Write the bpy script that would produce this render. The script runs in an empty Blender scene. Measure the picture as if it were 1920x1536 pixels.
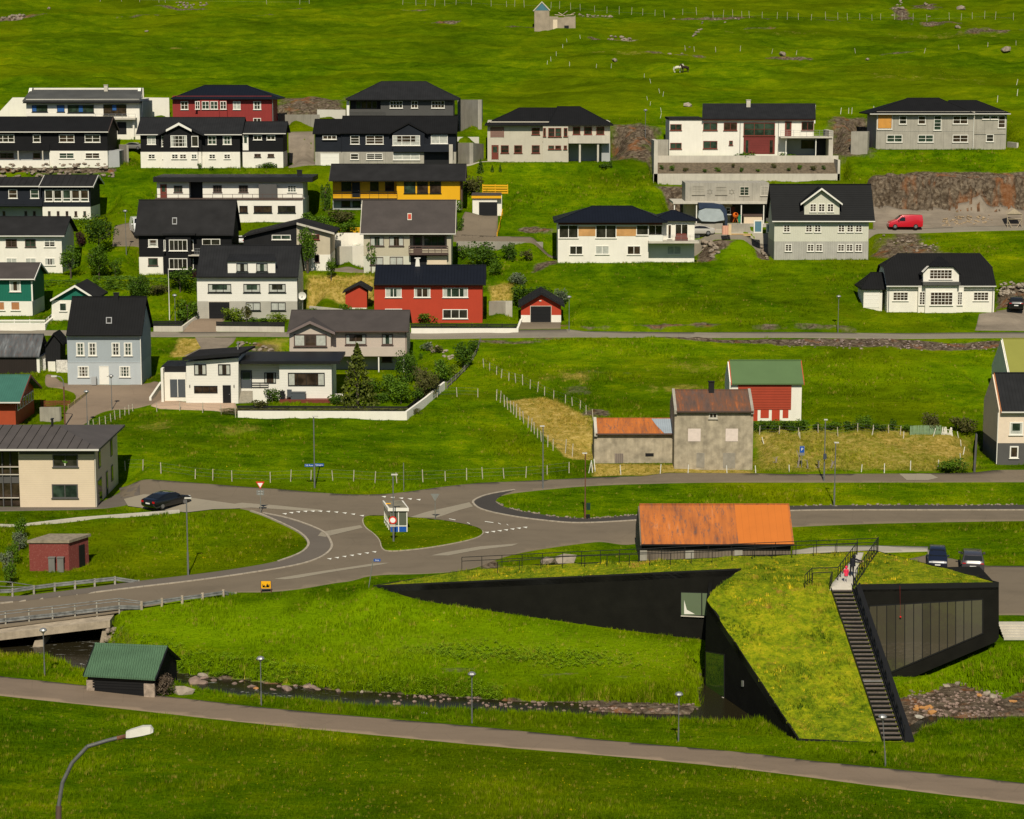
import bpy, bmesh, math, random
import numpy as np
from mathutils import Vector, Matrix
rad = math.radians
RNG = random.Random(7)
NR = np.random.RandomState(11)
S = bpy.context.scene
COL = S.collection

# ------------------------------------------------------------------ camera, sky, sun, exposure
F, PITCH, CAMZ = 4000.0, rad(9.2), 60.0
SP, CP = math.sin(PITCH), math.cos(PITCH)
cam = bpy.data.cameras.new("camera"); camo = bpy.data.objects.new("camera", cam); COL.objects.link(camo)
cam.sensor_width = 36.0; cam.lens = F/1920*36.0; cam.clip_start = 1.0; cam.clip_end = 3000.0
camo.location = (0, 0, CAMZ); camo.rotation_euler = (rad(90)-PITCH, 0, 0)
S.camera = camo
SUN_EL = rad(46)
world = bpy.data.worlds.new("World"); S.world = world; world.use_nodes = True
wn = world.node_tree; wn.nodes.clear()
sky = wn.nodes.new("ShaderNodeTexSky"); sky.sky_type = 'NISHITA'; sky.sun_disc = False
sky.sun_elevation = SUN_EL; sky.sun_rotation = rad(180); sky.dust_density = 0.6
bg = wn.nodes.new("ShaderNodeBackground"); bg.inputs[1].default_value = 0.055
wo = wn.nodes.new("ShaderNodeOutputWorld")
wn.links.new(sky.outputs[0], bg.inputs[0]); wn.links.new(bg.outputs[0], wo.inputs[0])
sl = bpy.data.lights.new("sun", 'SUN'); sl.energy = 4.7; sl.angle = rad(0.53); sl.color = (1.0, 0.92, 0.76)
so = bpy.data.objects.new("sun", sl); COL.objects.link(so); so.location = (0, -50, 150)
# light travels towards +Y (from behind the camera) and down
so.rotation_euler = Vector((0.0, math.cos(SUN_EL), -math.sin(SUN_EL))).to_track_quat('-Z', 'Y').to_euler()
S.view_settings.view_transform = 'Standard'; S.view_settings.look = 'None'
S.view_settings.gamma = 1.0; S.view_settings.exposure = 0.0; S.view_settings.use_curve_mapping = False

# ------------------------------------------------------------------ pixel helpers (a photo pixel -> a real place)
def ray(px, py):
    v = (py-768.0)/F
    return ((px-960.0)/F, CP - v*SP, -SP - v*CP)
def P(px, py, d):
    r = ray(px, py); return Vector((r[0]*d, r[1]*d, CAMZ + r[2]*d))
def onY(px, py, Y):
    r = ray(px, py); d = Y/r[1]; return Vector((r[0]*d, Y, CAMZ + r[2]*d))
def onZ(px, py, z):
    r = ray(px, py); d = (z-CAMZ)/r[2]; return Vector((r[0]*d, r[1]*d, z))

# ------------------------------------------------------------------ value noise
def _h(ix, iy, seed):
    n = (ix*374761393 + iy*668265263 + seed*974634777) & 0x7fffffff
    n = ((n ^ (n >> 13))*1274126177) & 0x7fffffff
    return ((n ^ (n >> 16)) & 0xffff)/65535.0
def vn(x, y, seed=0):
    x = np.asarray(x, float); y = np.asarray(y, float)
    ix = np.floor(x).astype(np.int64); iy = np.floor(y).astype(np.int64)
    fx = x-ix; fy = y-iy; fx = fx*fx*(3-2*fx); fy = fy*fy*(3-2*fy)
    a = _h(ix, iy, seed); b = _h(ix+1, iy, seed); c = _h(ix, iy+1, seed); d = _h(ix+1, iy+1, seed)
    return (a*(1-fx)+b*fx)*(1-fy) + (c*(1-fx)+d*fx)*fy
def fbm(x, y, seed=0, o=4):
    s = 0; a = 1; t = 0
    for i in range(o):
        s = s + a*vn(x*2**i, y*2**i, seed+i*17); t += a; a *= .5
    return s/t

# ------------------------------------------------------------------ terrain
CT = []
def cz(px, py, z):
    r = ray(px, py); d = z/r[2]; CT.append((r[0]*d, r[1]*d, z+CAMZ))
def cd(px, py, d):
    p = P(px, py, d); CT.append((p.x, p.y, p.z))
for X in (-190, -60, 60, 190):
    CT.append((X, 0, CAMZ-4)); CT.append((X, 59, CAMZ-26.5))
    CT.append((X, 540, CAMZ+33)); CT.append((X, 720, CAMZ+85))
for px in (-150, 480, 960, 1440, 2070): cz(px, 1545, -44.8-px*.0004)
for a in ((-150,1283,-45.1),(0,1295,-45.2),(480,1335,-45.7),(960,1385,-46),(1440,1440,-46.2),(1900,1490,-46.4),(2100,1515,-46.4),
          (0,1235,-46.2),(330,1240,-46.1),(640,1278,-46.7),(960,1300,-47.1),(1250,1308,-47.3),(1580,1300,-47.2),(380,1322,-46.5),(800,1350,-46.9),(1200,1372,-47.2),(1600,1385,-47.1),(1850,1380,-47.1),(1850,1300,-47.2),(1690,1262,-47.1),(1760,1262,-46.95),(1610,1250,-47.1),(1470,1250,-46.9),
          (330,1150,-44.7),(640,1170,-45.0),(960,1200,-45.4),(1280,1230,-45.9),(640,1115,-43.8),(960,1140,-44.3),(1318,1202,-45.5),
          (1800,1240,-46),(1900,1207,-45.3),(2050,1207,-45.3),(1900,1166,-44.1),(1900,1066,-43.6),(1760,1060,-43.55),(1600,1060,-43.4),(1500,1120,-44.4),
          (-120,1165,-45.1),(0,1145,-44.9),(200,1110,-44.5),(400,1085,-44.05),(700,1070,-43.4),(480,1000,-42.75),(100,1080,-44.1),(280,1000,-42.9),(60,960,-42.0),(-100,960,-42.0),
          (300,925,-41.6),(600,940,-42.1),(1000,940,-41.9),(1050,1005,-42.75),(820,990,-42.6),(1400,970,-42.4),(1920,965,-42.5),(1500,897,-41.1),(1920,895,-41.2),(1720,1005,-43.0),(1200,1040,-43.2),(900,1062,-43.1),
          (300,870,-40.2),(620,870,-40.4),(960,870,-40.8),(1262,877,-40.9),(1500,860,-40.3),(1850,860,-40.4),(0,850,-39.8)):
    cz(*a)
for px in (-200, 300, 800, 1300, 1700, 2100):
    for py, d in ((800,230),(720,245),(632,263.6),(560,275),(490,287),(440,297),(400,303),(330,313),(300,318),(250,328),(200,342),(100,385),(0,440)):
        cd(px, py, d)
CT = np.array(CT)
def tps_fit(pts, lam=0.4):
    n = len(pts); x = pts[:, :2]/100.0
    r = np.sqrt(((x[:, None]-x[None])**2).sum(-1))+1e-9
    K = r*r*np.log(r) + lam*0.01*np.eye(n)
    Pm = np.c_[np.ones(n), x]
    A = np.zeros((n+3, n+3)); A[:n, :n] = K; A[:n, n:] = Pm; A[n:, :n] = Pm.T
    return np.linalg.solve(A, np.r_[pts[:, 2], 0, 0, 0])
TW = tps_fit(CT)
def tps(X, Y):
    X = np.asarray(X, float); sh = X.shape; q = np.c_[X.ravel(), np.asarray(Y, float).ravel()]/100.0
    out = np.empty(len(q)); c = CT[:, :2]/100.0; n = len(c)
    for i in range(0, len(q), 20000):
        b = q[i:i+20000]; r = np.sqrt(((b[:, None]-c[None])**2).sum(-1))+1e-9
        out[i:i+20000] = (r*r*np.log(r))@TW[:n] + TW[n] + b@TW[n+1:]
    return out.reshape(sh)
GX0, GX1, GY0, GY1, GS = -130.0, 130.0, 112.0, 470.0, 0.5
gx = np.arange(GX0, GX1+.01, GS); gy = np.arange(GY0, GY1+.01, GS)
XX, YY = np.meshgrid(gx, gy)
cxs = gx[::6]; cys = gy[::6]                      # thin plate on a coarse grid, then cubic-ish refinement
CXX, CYY = np.meshgrid(cxs, cys); CH = tps(CXX, CYY)
def _up(A, n_out, k):
    t = np.arange(n_out)/k; i = np.clip(np.floor(t).astype(int), 0, A.shape[0]-1); f = (t-i)[:, None]
    g = lambda j: A[np.clip(i+j, 0, A.shape[0]-1)]
    p0, p1, p2, p3 = g(-1), g(0), g(1), g(2)
    return .5*(2*p1+(p2-p0)*f+(2*p0-5*p1+4*p2-p3)*f*f+(3*p1-p0-3*p2+p3)*f**3)
HB = _up(_up(CH, len(gy), 6).T, len(gx), 6).T.copy()
H = HB.copy()
def chk(P_, n=2, closed=True):
    for _ in range(n):
        Q_ = [] if closed else [P_[0]]; m = len(P_) if closed else len(P_)-1
        for i in range(m):
            a, b = P_[i], P_[(i+1) % len(P_)]; Q_ += [tuple(.75*u+.25*w for u, w in zip(a, b)), tuple(.25*u+.75*w for u, w in zip(a, b))]
        P_ = Q_ if closed else Q_+[P_[-1]]
    return P_
def samp(x, y, A=None):
    A = H if A is None else A
    fx = np.clip((np.asarray(x)-GX0)/GS, 0, len(gx)-1.001); fy = np.clip((np.asarray(y)-GY0)/GS, 0, len(gy)-1.001)
    ix = fx.astype(int); iy = fy.astype(int); fx = fx-ix; fy = fy-iy
    return (A[iy, ix]*(1-fx)+A[iy, ix+1]*fx)*(1-fy)+(A[iy+1, ix]*(1-fx)+A[iy+1, ix+1]*fx)*fy
def G(px, py, A=None):
    """where the line of sight through a pixel meets the ground"""
    r = ray(px, py); d = np.arange(118, 480, 0.4)
    z = CAMZ+r[2]*d; g = samp(r[0]*d, r[1]*d, A); b = np.nonzero((z < g) & (r[1]*d > 114))[0]
    if len(b) == 0: return P(px, py, 470)
    i = b[0]; d0 = d[max(i-1, 0)]; d1 = d[i]
    for _ in range(14):
        m = (d0+d1)/2
        if CAMZ+r[2]*m < samp(r[0]*m, r[1]*m, A): d1 = m
        else: d0 = m
    return P(px, py, d1)
def inpoly(poly, X, Y):
    ins = np.zeros(X.shape, bool); n = len(poly); j = n-1
    for i in range(n):
        xi, yi = poly[i][0], poly[i][1]; xj, yj = poly[j][0], poly[j][1]
        c = ((yi > Y) != (yj > Y)) & (X < (xj-xi)*(Y-yi)/((yj-yi) or 1e-9)+xi)
        ins ^= c; j = i
    return ins
def pdist(poly, X, Y, close=True):
    best = np.full(X.shape, 1e9); n = len(poly)
    for i in range(n if close else n-1):
        a = poly[i]; b = poly[(i+1) % n]; dx = b[0]-a[0]; dy = b[1]-a[1]; L = dx*dx+dy*dy+1e-9
        t = np.clip(((X-a[0])*dx+(Y-a[1])*dy)/L, 0, 1)
        best = np.minimum(best, (X-a[0]-t*dx)**2+(Y-a[1]-t*dy)**2)
    return np.sqrt(best)
def sub(poly, m):
    xs = [p[0] for p in poly]; ys = [p[1] for p in poly]
    x0 = max(int((min(xs)-m-GX0)/GS), 0); x1 = min(int((max(xs)+m-GX0)/GS)+2, len(gx))
    y0 = max(int((min(ys)-m-GY0)/GS), 0); y1 = min(int((max(ys)+m-GY0)/GS)+2, len(gy))
    return slice(y0, y1), slice(x0, x1)
def sm(t): t = np.clip(t, 0, 1); return t*t*(3-2*t)
def pad(poly, z, fall=3.0, fillonly=False):
    """level a building plot"""
    s = sub(poly, fall); X = XX[s]; Y = YY[s]
    if X.size == 0: return
    d = np.where(inpoly(poly, X, Y), 0, pdist(poly, X, Y)); w = sm(1-d/fall)
    H[s] = H[s]*(1-w)+z*w
SMOOTH = np.zeros_like(H)          # 1 where no lumps are wanted
MD = np.zeros_like(H); MS = np.zeros_like(H); ML = np.zeros_like(H); MF = np.zeros_like(H)   # dirt, straw, lush, flowers
def wpoly(pts): return [tuple(G(*p, HB)) for p in pts]
def flat(poly, m=0.8):
    s = sub(poly, m+1); X = XX[s]; Y = YY[s]
    if X.size == 0: return
    d = np.where(inpoly(poly, X, Y), 0, pdist(poly, X, Y)); SMOOTH[s] = np.maximum(SMOOTH[s], sm(1-(d-.4)/m))

# ------------------------------------------------------------------ materials
MATS = {}
def newmat(name):
    m = bpy.data.materials.new(name); m.use_nodes = True; nt = m.node_tree
    b = nt.nodes["Principled BSDF"]; MATS[name] = m
    return m, nt, b
def nd(nt, t, **k):
    n = nt.nodes.new(t)
    for a, v in k.items():
        if a.startswith('i'): n.inputs[int(a[1:])].default_value = v
        else: setattr(n, a, v)
    return n
def pos(nt, sc=(1, 1, 1)):
    g = nd(nt, "ShaderNodeNewGeometry"); m = nd(nt, "ShaderNodeMapping"); m.inputs[3].default_value = sc
    nt.links.new(g.outputs[0], m.inputs[0]); return m.outputs[0]
def noise(nt, vec, scale, detail=4, rough=.55, dist=0):
    n = nd(nt, "ShaderNodeTexNoise"); n.inputs['Scale'].default_value = scale; n.inputs['Detail'].default_value = detail
    n.inputs['Roughness'].default_value = rough; n.inputs['Distortion'].default_value = dist
    nt.links.new(vec, n.inputs['Vector']); return n.outputs[0]
def ramp(nt, fac, stops):
    r = nd(nt, "ShaderNodeValToRGB"); e = r.color_ramp.elements
    while len(e) > 1: e.remove(e[-1])
    for i, (p, c) in enumerate(stops):
        k = e[0] if i == 0 else e.new(p)
        k.position = p; k.color = (*c, 1) if len(c) == 3 else c
    nt.links.new(fac, r.inputs[0]); return r.outputs[0]
def mixc(nt, fac, a, b, mode='MIX'):
    m = nd(nt, "ShaderNodeMix", data_type='RGBA', blend_type=mode)
    for s, v in ((0, fac), (6, a), (7, b)):
        if hasattr(v, 'is_linked') or isinstance(v, bpy.types.NodeSocket): nt.links.new(v, m.inputs[s])
        elif s == 0: m.inputs[0].default_value = v
        else: m.inputs[s].default_value = (*v, 1)
    return m.outputs[2]
def mth(nt, op, a, b=0.0, clamp=False):
    m = nd(nt, "ShaderNodeMath", operation=op); m.use_clamp = clamp
    for s, v in ((0, a), (1, b)):
        if isinstance(v, bpy.types.NodeSocket): nt.links.new(v, m.inputs[s])
        else: m.inputs[s].default_value = v
    return m.outputs[0]
def bump(nt, b, h, st=.5, dist=.05):
    n = nd(nt, "ShaderNodeBump"); n.inputs['Strength'].default_value = st; n.inputs['Distance'].default_value = dist
    nt.links.new(h, n.inputs['Height']); nt.links.new(n.outputs[0], b.inputs['Normal'])
def cl(c, k): return tuple(min(1, x*k) for x in c)
def m_plain(name, c, rough=.7, var=.12, sc=1.5, metal=0, spec=.3, streak=.0, bumpd=0.01):
    if name in MATS: return MATS[name]
    m, nt, b = newmat(name)
    n = noise(nt, pos(nt), sc, 5)
    col = ramp(nt, n, [(.3, cl(c, 1-var)), (.7, cl(c, 1+var*.6))])
    if streak:
        s = noise(nt, pos(nt, (2.2, 2.2, .18)), 1.6, 5, .6)
        col = mixc(nt, mth(nt, 'MULTIPLY', ramp(nt, s, [(.45, (0, 0, 0)), (.75, (1, 1, 1))]), streak), col, cl(c, .55))
    nt.links.new(col, b.inputs['Base Color'])
    b.inputs['Roughness'].default_value = rough; b.inputs['Metallic'].default_value = metal
    b.inputs['Specular IOR Level'].default_value = spec
    if bumpd: bump(nt, b, noise(nt, pos(nt), sc*9, 4), .5, bumpd)
    return m
def m_lines(name, c, axis, period, dark=.72, rough=.6, var=.1, streak=0, spec=.3, w=.12, dist=.03):
    """boards, sheet profiles: fine parallel joints along one world axis"""
    if name in MATS: return MATS[name]
    m, nt, b = newmat(name)
    g = nd(nt, "ShaderNodeNewGeometry"); s = nd(nt, "ShaderNodeSeparateXYZ"); nt.links.new(g.outputs[0], s.inputs[0])
    fr = mth(nt, 'FRACT', mth(nt, 'DIVIDE', s.outputs[axis], period))
    tri = mth(nt, 'ABSOLUTE', mth(nt, 'SUBTRACT', fr, .5))
    ln = ramp(nt, tri, [(.5-w, (0, 0, 0)), (.5-w*.4, (1, 1, 1))])
    n = noise(nt, pos(nt), .8, 5)
    col = ramp(nt, n, [(.3, cl(c, 1-var)), (.7, cl(c, 1+var*.6))])
    if streak:
        k = noise(nt, pos(nt, (2.6, 2.6, .2)), 1.6, 5, .6)
        col = mixc(nt, mth(nt, 'MULTIPLY', ramp(nt, k, [(.45, (0, 0, 0)), (.75, (1, 1, 1))]), streak), col, cl(c, .55))
    col = mixc(nt, mth(nt, 'MULTIPLY', ln, 1-dark), col, cl(c, .15))
    nt.links.new(col, b.inputs['Base Color']); b.inputs['Roughness'].default_value = rough
    b.inputs['Specular IOR Level'].default_value = spec
    bump(nt, b, fr if axis == 2 else tri, .6, dist)
    return m
def m_rust(name, stops, axis=0, sc=(1.6, .25, .25), thr=None):
    if name in MATS: return MATS[name]
    m, nt, b = newmat(name)
    n = noise(nt, pos(nt, sc), 1.3, 7, .65, .3); n2 = noise(nt, pos(nt), .35, 3)
    f = mth(nt, 'ADD', mth(nt, 'MULTIPLY', n, .7), mth(nt, 'MULTIPLY', n2, .3))
    col = ramp(nt, f, stops)
    sp = ramp(nt, noise(nt, pos(nt, (1, .25, .25)), 4, 8, .78), [(.53, (0, 0, 0)), (.60, (1, 1, 1))])
    col = mixc(nt, mth(nt, 'MULTIPLY', sp, .7), col, (.10, .065, .055))
    g = nd(nt, "ShaderNodeNewGeometry"); s = nd(nt, "ShaderNodeSeparateXYZ"); nt.links.new(g.outputs[0], s.inputs[0])
    tri = mth(nt, 'ABSOLUTE', mth(nt, 'SUBTRACT', mth(nt, 'FRACT', mth(nt, 'DIVIDE', s.outputs[axis], .22)), .5))
    nt.links.new(col, b.inputs['Base Color']); b.inputs['Roughness'].default_value = .85
    bump(nt, b, tri, .5, .04); return m

# ------------------------------------------------------------------ mesh helpers
def link(o, parent=None):
    COL.objects.link(o)
    if parent is not None: o.parent = parent
    return o
def tag(o, label=None, cat=None, group=None, kind=None):
    if label: o['label'] = label
    if cat: o['category'] = cat
    if group: o['group'] = group
    if kind: o['kind'] = kind
    return o
def empty(name, loc, label, cat, group=None, rz=0):
    o = bpy.data.objects.new(name, None); o.location = loc; o.rotation_euler[2] = rz; o.empty_display_size = .3
    COL.objects.link(o); return tag(o, label, cat, group)
def mobj(name, V, Fc, mat, parent=None, smooth=False, mi=None, local=False):
    """V in world coordinates unless local; stored relative to the parent's base"""
    me = bpy.data.meshes.new(name)
    off = Vector((0, 0, 0))
    if parent is not None and not local:
        q = parent
        while q is not None: off = off + q.location; q = q.parent
    me.from_pydata([tuple(Vector(v)-off) for v in V], [], Fc)
    for mt in (mat if isinstance(mat, (list, tuple)) else [mat]): me.materials.append(mt)
    if mi: me.polygons.foreach_set('material_index', mi)
    if smooth: me.polygons.foreach_set('use_smooth', [True]*len(me.polygons))
    me.update()
    return link(bpy.data.objects.new(name, me), parent)
class B:
    """collects boxes, bars, prisms and links them as ONE mesh"""
    def __init__(s): s.V = []; s.F = []; s.M = []; s.m = 0
    def box(s, x0, x1, y0, y1, z0, z1):
        x0, x1 = min(x0, x1), max(x0, x1); y0, y1 = min(y0, y1), max(y0, y1); z0, z1 = min(z0, z1), max(z0, z1)
        n = len(s.V)
        s.V += [(x0,y0,z0),(x1,y0,z0),(x1,y1,z0),(x0,y1,z0),(x0,y0,z1),(x1,y0,z1),(x1,y1,z1),(x0,y1,z1)]
        for f in ((0,3,2,1),(4,5,6,7),(0,1,5,4),(1,2,6,5),(2,3,7,6),(3,0,4,7)): s.F.append(tuple(n+i for i in f)); s.M.append(s.m)
        return s
    def prism(s, pts, vec):
        """closed polygon pts (3-D) swept along vec"""
        n = len(s.V); k = len(pts); vec = Vector(vec)
        s.V += [tuple(p) for p in pts]+[tuple(Vector(p)+vec) for p in pts]
        s.F.append(tuple(n+i for i in range(k))[::-1]); s.F.append(tuple(n+k+i for i in range(k))); s.M += [s.m]*2
        for i in range(k):
            j = (i+1) % k; s.F.append((n+i, n+j, n+k+j, n+k+i)); s.M.append(s.m)
        return s
    def bar(s, a, b, r, k=6, r2=None):
        a = Vector(a); b = Vector(b); d = (b-a).normalized(); u = d.orthogonal().normalized(); w = d.cross(u); n = len(s.V)
        r2 = r if r2 is None else r2
        for c, q in ((a, r), (b, r2)):
            for i in range(k):
                t = 2*math.pi*(i+.5)/k; s.V.append(tuple(c+(u*math.cos(t)+w*math.sin(t))*q))
        for i in range(k):
            j = (i+1) % k; s.F.append((n+i, n+j, n+k+j, n+k+i)); s.M.append(s.m)
        s.F.append(tuple(n+i for i in range(k))[::-1]); s.F.append(tuple(n+k+i for i in range(k))); s.M += [s.m]*2
        return s
    def path(s, pts, r, k=6):
        for a, b in zip(pts, pts[1:]): s.bar(a, b, r, k)
        return s
    def lathe(s, c, prof, k=12):
        c = Vector(c); n = len(s.V)
        for (r, z) in prof:
            for i in range(k):
                t = 2*math.pi*i/k; s.V.append((c.x+r*math.cos(t), c.y+r*math.sin(t), c.z+z))
        for a in range(len(prof)-1):
            for i in range(k):
                j = (i+1) % k; s.F.append((n+a*k+i, n+a*k+j, n+(a+1)*k+j, n+(a+1)*k+i)); s.M.append(s.m)
        return s
    def quad(s, a, b, c, d):
        n = len(s.V); s.V += [tuple(a), tuple(b), tuple(c), tuple(d)]; s.F.append((n, n+1, n+2, n+3)); s.M.append(s.m); return s
    def out(s, name, mat, parent=None, smooth=False, local=False):
        return mobj(name, s.V, s.F, mat, parent, smooth, s.M if isinstance(mat, (list, tuple)) else None, local)
def drape(name, poly, zoff, mat, step=1.0, parent=None, zf=None, skirt=0.0):
    """a sheet following the ground: outline poly (world xy), cut on a grid so that it bends with the terrain"""
    bm = bmesh.new(); vs = [bm.verts.new((p[0], p[1], 0)) for p in poly]
    f0 = bm.faces.new(vs); f0.normal_update(); bmesh.ops.triangulate(bm, faces=bm.faces[:])
    xs = [p[0] for p in poly]; ys = [p[1] for p in poly]
    for ax, lo, hi in ((0, min(xs), max(xs)), (1, min(ys), max(ys))):
        t = math.ceil(lo/step)*step
        while t < hi:
            no = (1, 0, 0) if ax == 0 else (0, 1, 0); co = (t, 0, 0) if ax == 0 else (0, t, 0)
            bmesh.ops.bisect_plane(bm, geom=bm.verts[:]+bm.edges[:]+bm.faces[:], plane_co=co, plane_no=no, dist=1e-5)
            t += step
    co = np.array([v.co[:] for v in bm.verts])
    z = (zf(co[:, 0], co[:, 1]) if zf else samp(co[:, 0], co[:, 1]))+zoff
    for v, zz in zip(bm.verts, z): v.co.z = zz
    bmesh.ops.recalc_face_normals(bm, faces=bm.faces)
    if bm.faces and sum(f.normal.z for f in bm.faces) < 0: bmesh.ops.reverse_faces(bm, faces=bm.faces)
    if skirt:
        ed = [e for e in bm.edges if e.is_boundary]; r = bmesh.ops.extrude_edge_only(bm, edges=ed)
        for v in [g for g in r['geom'] if isinstance(g, bmesh.types.BMVert)]: v.co.z -= skirt
    me = bpy.data.meshes.new(name); bm.to_mesh(me); bm.free(); me.materials.append(mat)
    me.polygons.foreach_set('use_smooth', [True]*len(me.polygons))
    return link(bpy.data.objects.new(name, me), parent)
# ------------------------------------------------------------------ building plots: x0, x1, base y (photo pixels), depth in metres
PLOTS = dict(A1=(50,262,262,9), A2=(-40,202,315,8), A3=(264,530,315,8), A4=(591,855,310,8), B1=(324,510,250,8), B2=(652,852,250,8),
  B3=(914,1144,303,9), C1=(1255,1560,292,8), C2=(1643,1887,281,9), D1=(-30,170,412,7), D2=(295,568,413,7), D3=(624,864,394,7), YG=(886,931,405,5),
  E1=(-40,117,512,8), E2=(260,435,515,7.5), E3=(370,557,598,8), E4=(682,838,512,8), E5=(456,619,508,8), F1=(-30,61,593,7), F2=(97,170,602,7),
  G1=(127,264,722,7), G2=(543,763,695,8), G3=(303,625,754,8), H1=(702,905,606,7), H2=(647,686,580,3), H3=(977,1052,605,6), D4=(1046,1302,493,8),
  D5=(1451,1628,487,7), D6=(1285,1443,419,7), R1=(1664,1864,586,8), RB=(1367,1502,790,5), CB=(1264,1411,881,6.5), CW=(1114,1263,868,5), OS=(1200,1483,1056,6),
  RE=(1871,1960,872,7), RG=(1884,1980,745,8), OG=(-60,31,800,9), BS=(-40,74,703,5), SB=(92,119,698,3), CR=(-60,177,952,12), RS=(55,129,1071,2.7))
PL = {}
for k, (x0, x1, yb, dp) in PLOTS.items():
    c = G((x0+x1)/2, yb, HB); a = onY(x0, yb, c.y); b = onY(x1, yb, c.y)
    PL[k] = dict(Y=c.y, z=onY((x0+x1)/2, yb, c.y).z, X0=a.x, X1=b.x, D=dp)
for k, p in sorted(PL.items(), key=lambda t: t[1]['Y']):
    pad([(p['X0']-.5, p['Y']-1.2), (p['X1']+.5, p['Y']-1.2), (p['X1']+.5, p['Y']+p['D']+.6), (p['X0']-.5, p['Y']+p['D']+.6)], p['z'], 3.2)

# terraces in front of the modern house, level ground at the foot of the long black wall
c_ = PL['C1']; pad([(onY(1226,300,c_['Y']).x, c_['Y']-7.8), (onY(1574,300,c_['Y']).x, c_['Y']-7.8), (onY(1574,300,c_['Y']).x, c_['Y']-2.0), (onY(1226,300,c_['Y']).x, c_['Y']-2.0)], onY(1400,346,c_['Y']-6.5).z-.1, 1.2)
BA = P(700, 1099, 178.0); BBp = P(1390, 1067, 171.8)
def onwall(px, py, p0, p1):
    r = ray(px, py); dx, dy = p1.x-p0.x, p1.y-p0.y
    d = (p0.x*dy-p0.y*dx)/(r[0]*dy-r[1]*dx); return Vector((r[0]*d, r[1]*d, CAMZ+r[2]*d))
foot = [onwall(x, y, BA, BBp) for x, y in ((701,1100),(792,1125),(942,1148),(1092,1170),(1205,1186),(1322,1201),(1400,1212))]
s_ = sub([(p.x, p.y) for p in foot], 6); X = XX[s_]; Y = YY[s_]
dl = pdist([(p.x, p.y) for p in foot], X, Y, False); tz = np.interp(X, [p.x for p in foot], [p.z for p in foot])
w = sm(1-dl/5.0)*sm((X-foot[0].x+3)/3)*sm((foot[-1].x+1-X)/2); H[s_] = H[s_]*(1-w)+tz*w
P0w = P(1611, 1097, 166.6); P1w = P(1873, 1093, 167.3); foot3 = [onwall(x, y, P0w, P1w) for x, y in ((1640,1296),(1680,1289),(1715,1275),(1750,1261),(1800,1239),(1850,1216),(1880,1204))]
s_ = sub([(p.x, p.y) for p in foot3], 5); X = XX[s_]; Y = YY[s_]; dl = pdist([(p.x, p.y) for p in foot3], X, Y, False); tz = np.interp(X, [p.x for p in foot3], [p.z for p in foot3])-.35
w = sm(1-dl/3.5)*sm((X-foot3[0].x+1)/1)*sm((foot3[-1].x+1.5-X)/1.5); H[s_] = np.minimum(H[s_], H[s_]*(1-w)+tz*w)
q_ = [G(1868,1166,HB), G(2010,1166,HB), G(2010,1199,HB), G(1868,1199,HB)]; pad([(p.x, p.y) for p in q_], q_[3].z-.25, .6)
HR = H.copy()

# ------------------------------------------------------------------ river bed
def zw(X): return CAMZ-47.45-0.011*np.asarray(X)
def onW(px, py):
    z = CAMZ-47.4
    for _ in range(4): p = onZ(px, py, float(z)); z = zw(p.x)
    return (p.x, p.y)
far = [(-120,1170),(60,1174),(170,1176),(190,1186),(200,1210),(220,1234),(257,1243),(328,1261),(405,1272),(453,1275),(519,1283),(571,1288),(641,1296),(720,1299),(804,1304),(882,1309),(942,1314),(1000,1316),(1150,1319),(1310,1326),(1500,1318),(1687,1312),(1740,1304),(1782,1284),(1807,1291),(1855,1309),(1886,1315),(1915,1302),(2050,1300)]
near = [(2050,1352),(1915,1355),(1807,1358),(1749,1353),(1712,1374),(1640,1362),(1500,1356),(1310,1352),(1100,1347),(1000,1346),(867,1340),(790,1337),(720,1336),(628,1329),(540,1320),(488,1314),(457,1316),(431,1310),(379,1302),(330,1290),(250,1280),(155,1272),(140,1260),(82,1246),(0,1240),(-120,1232)]
kf = far.index((1310,1326)); fw1 = [onW(*p) for p in far[:kf+1]]; fw2 = [onW(*p) for p in far[kf+2:]]
RIV = fw1+[(14.35,158.0),(15.2,164.8),(26.4,164.8),(26.2,157.0)]+fw2+[onW(*p) for p in near]
s_ = sub(RIV, 4); X = XX[s_]; Y = YY[s_]
ins = inpoly(RIV, X, Y); dd = pdist(RIV, X, Y)
wz = zw(X); bed = wz-0.12-0.35*sm(dd/1.5)
gravel = sm((X-1.5)/7.0)*(1-sm((X-13.2)/.8)*sm((25-X)/2))                                  # right of here the bed is mostly a dry gravel bar
bar = wz+0.10+0.10*sm(dd/1.0)
nearY = np.interp(X, *zip(*sorted([onW(*p) for p in near])))
frac = sm((Y-nearY-0.9)/1.0)
bedg = bed*(1-gravel*frac)+bar*(gravel*frac)
H[s_] = np.where(ins, bedg, H[s_])
wbank = sm(1-(dd-.25)/1.1)
H[s_] = np.where(~ins, np.maximum(H[s_]*(1-wbank)+(wz+.12)*wbank, wz+.12), H[s_])
SMOOTH[s_] = np.maximum(SMOOTH[s_], np.where(ins, .85, 0))
RIVMASK = np.zeros_like(H); RIVMASK[s_] = np.where(ins, 1, sm(1-dd/.3)*sm((fbm(X*.4, Y*.4, 77, 3)-.42)*8))
MD[s_] = np.maximum(MD[s_], RIVMASK[s_])

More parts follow.
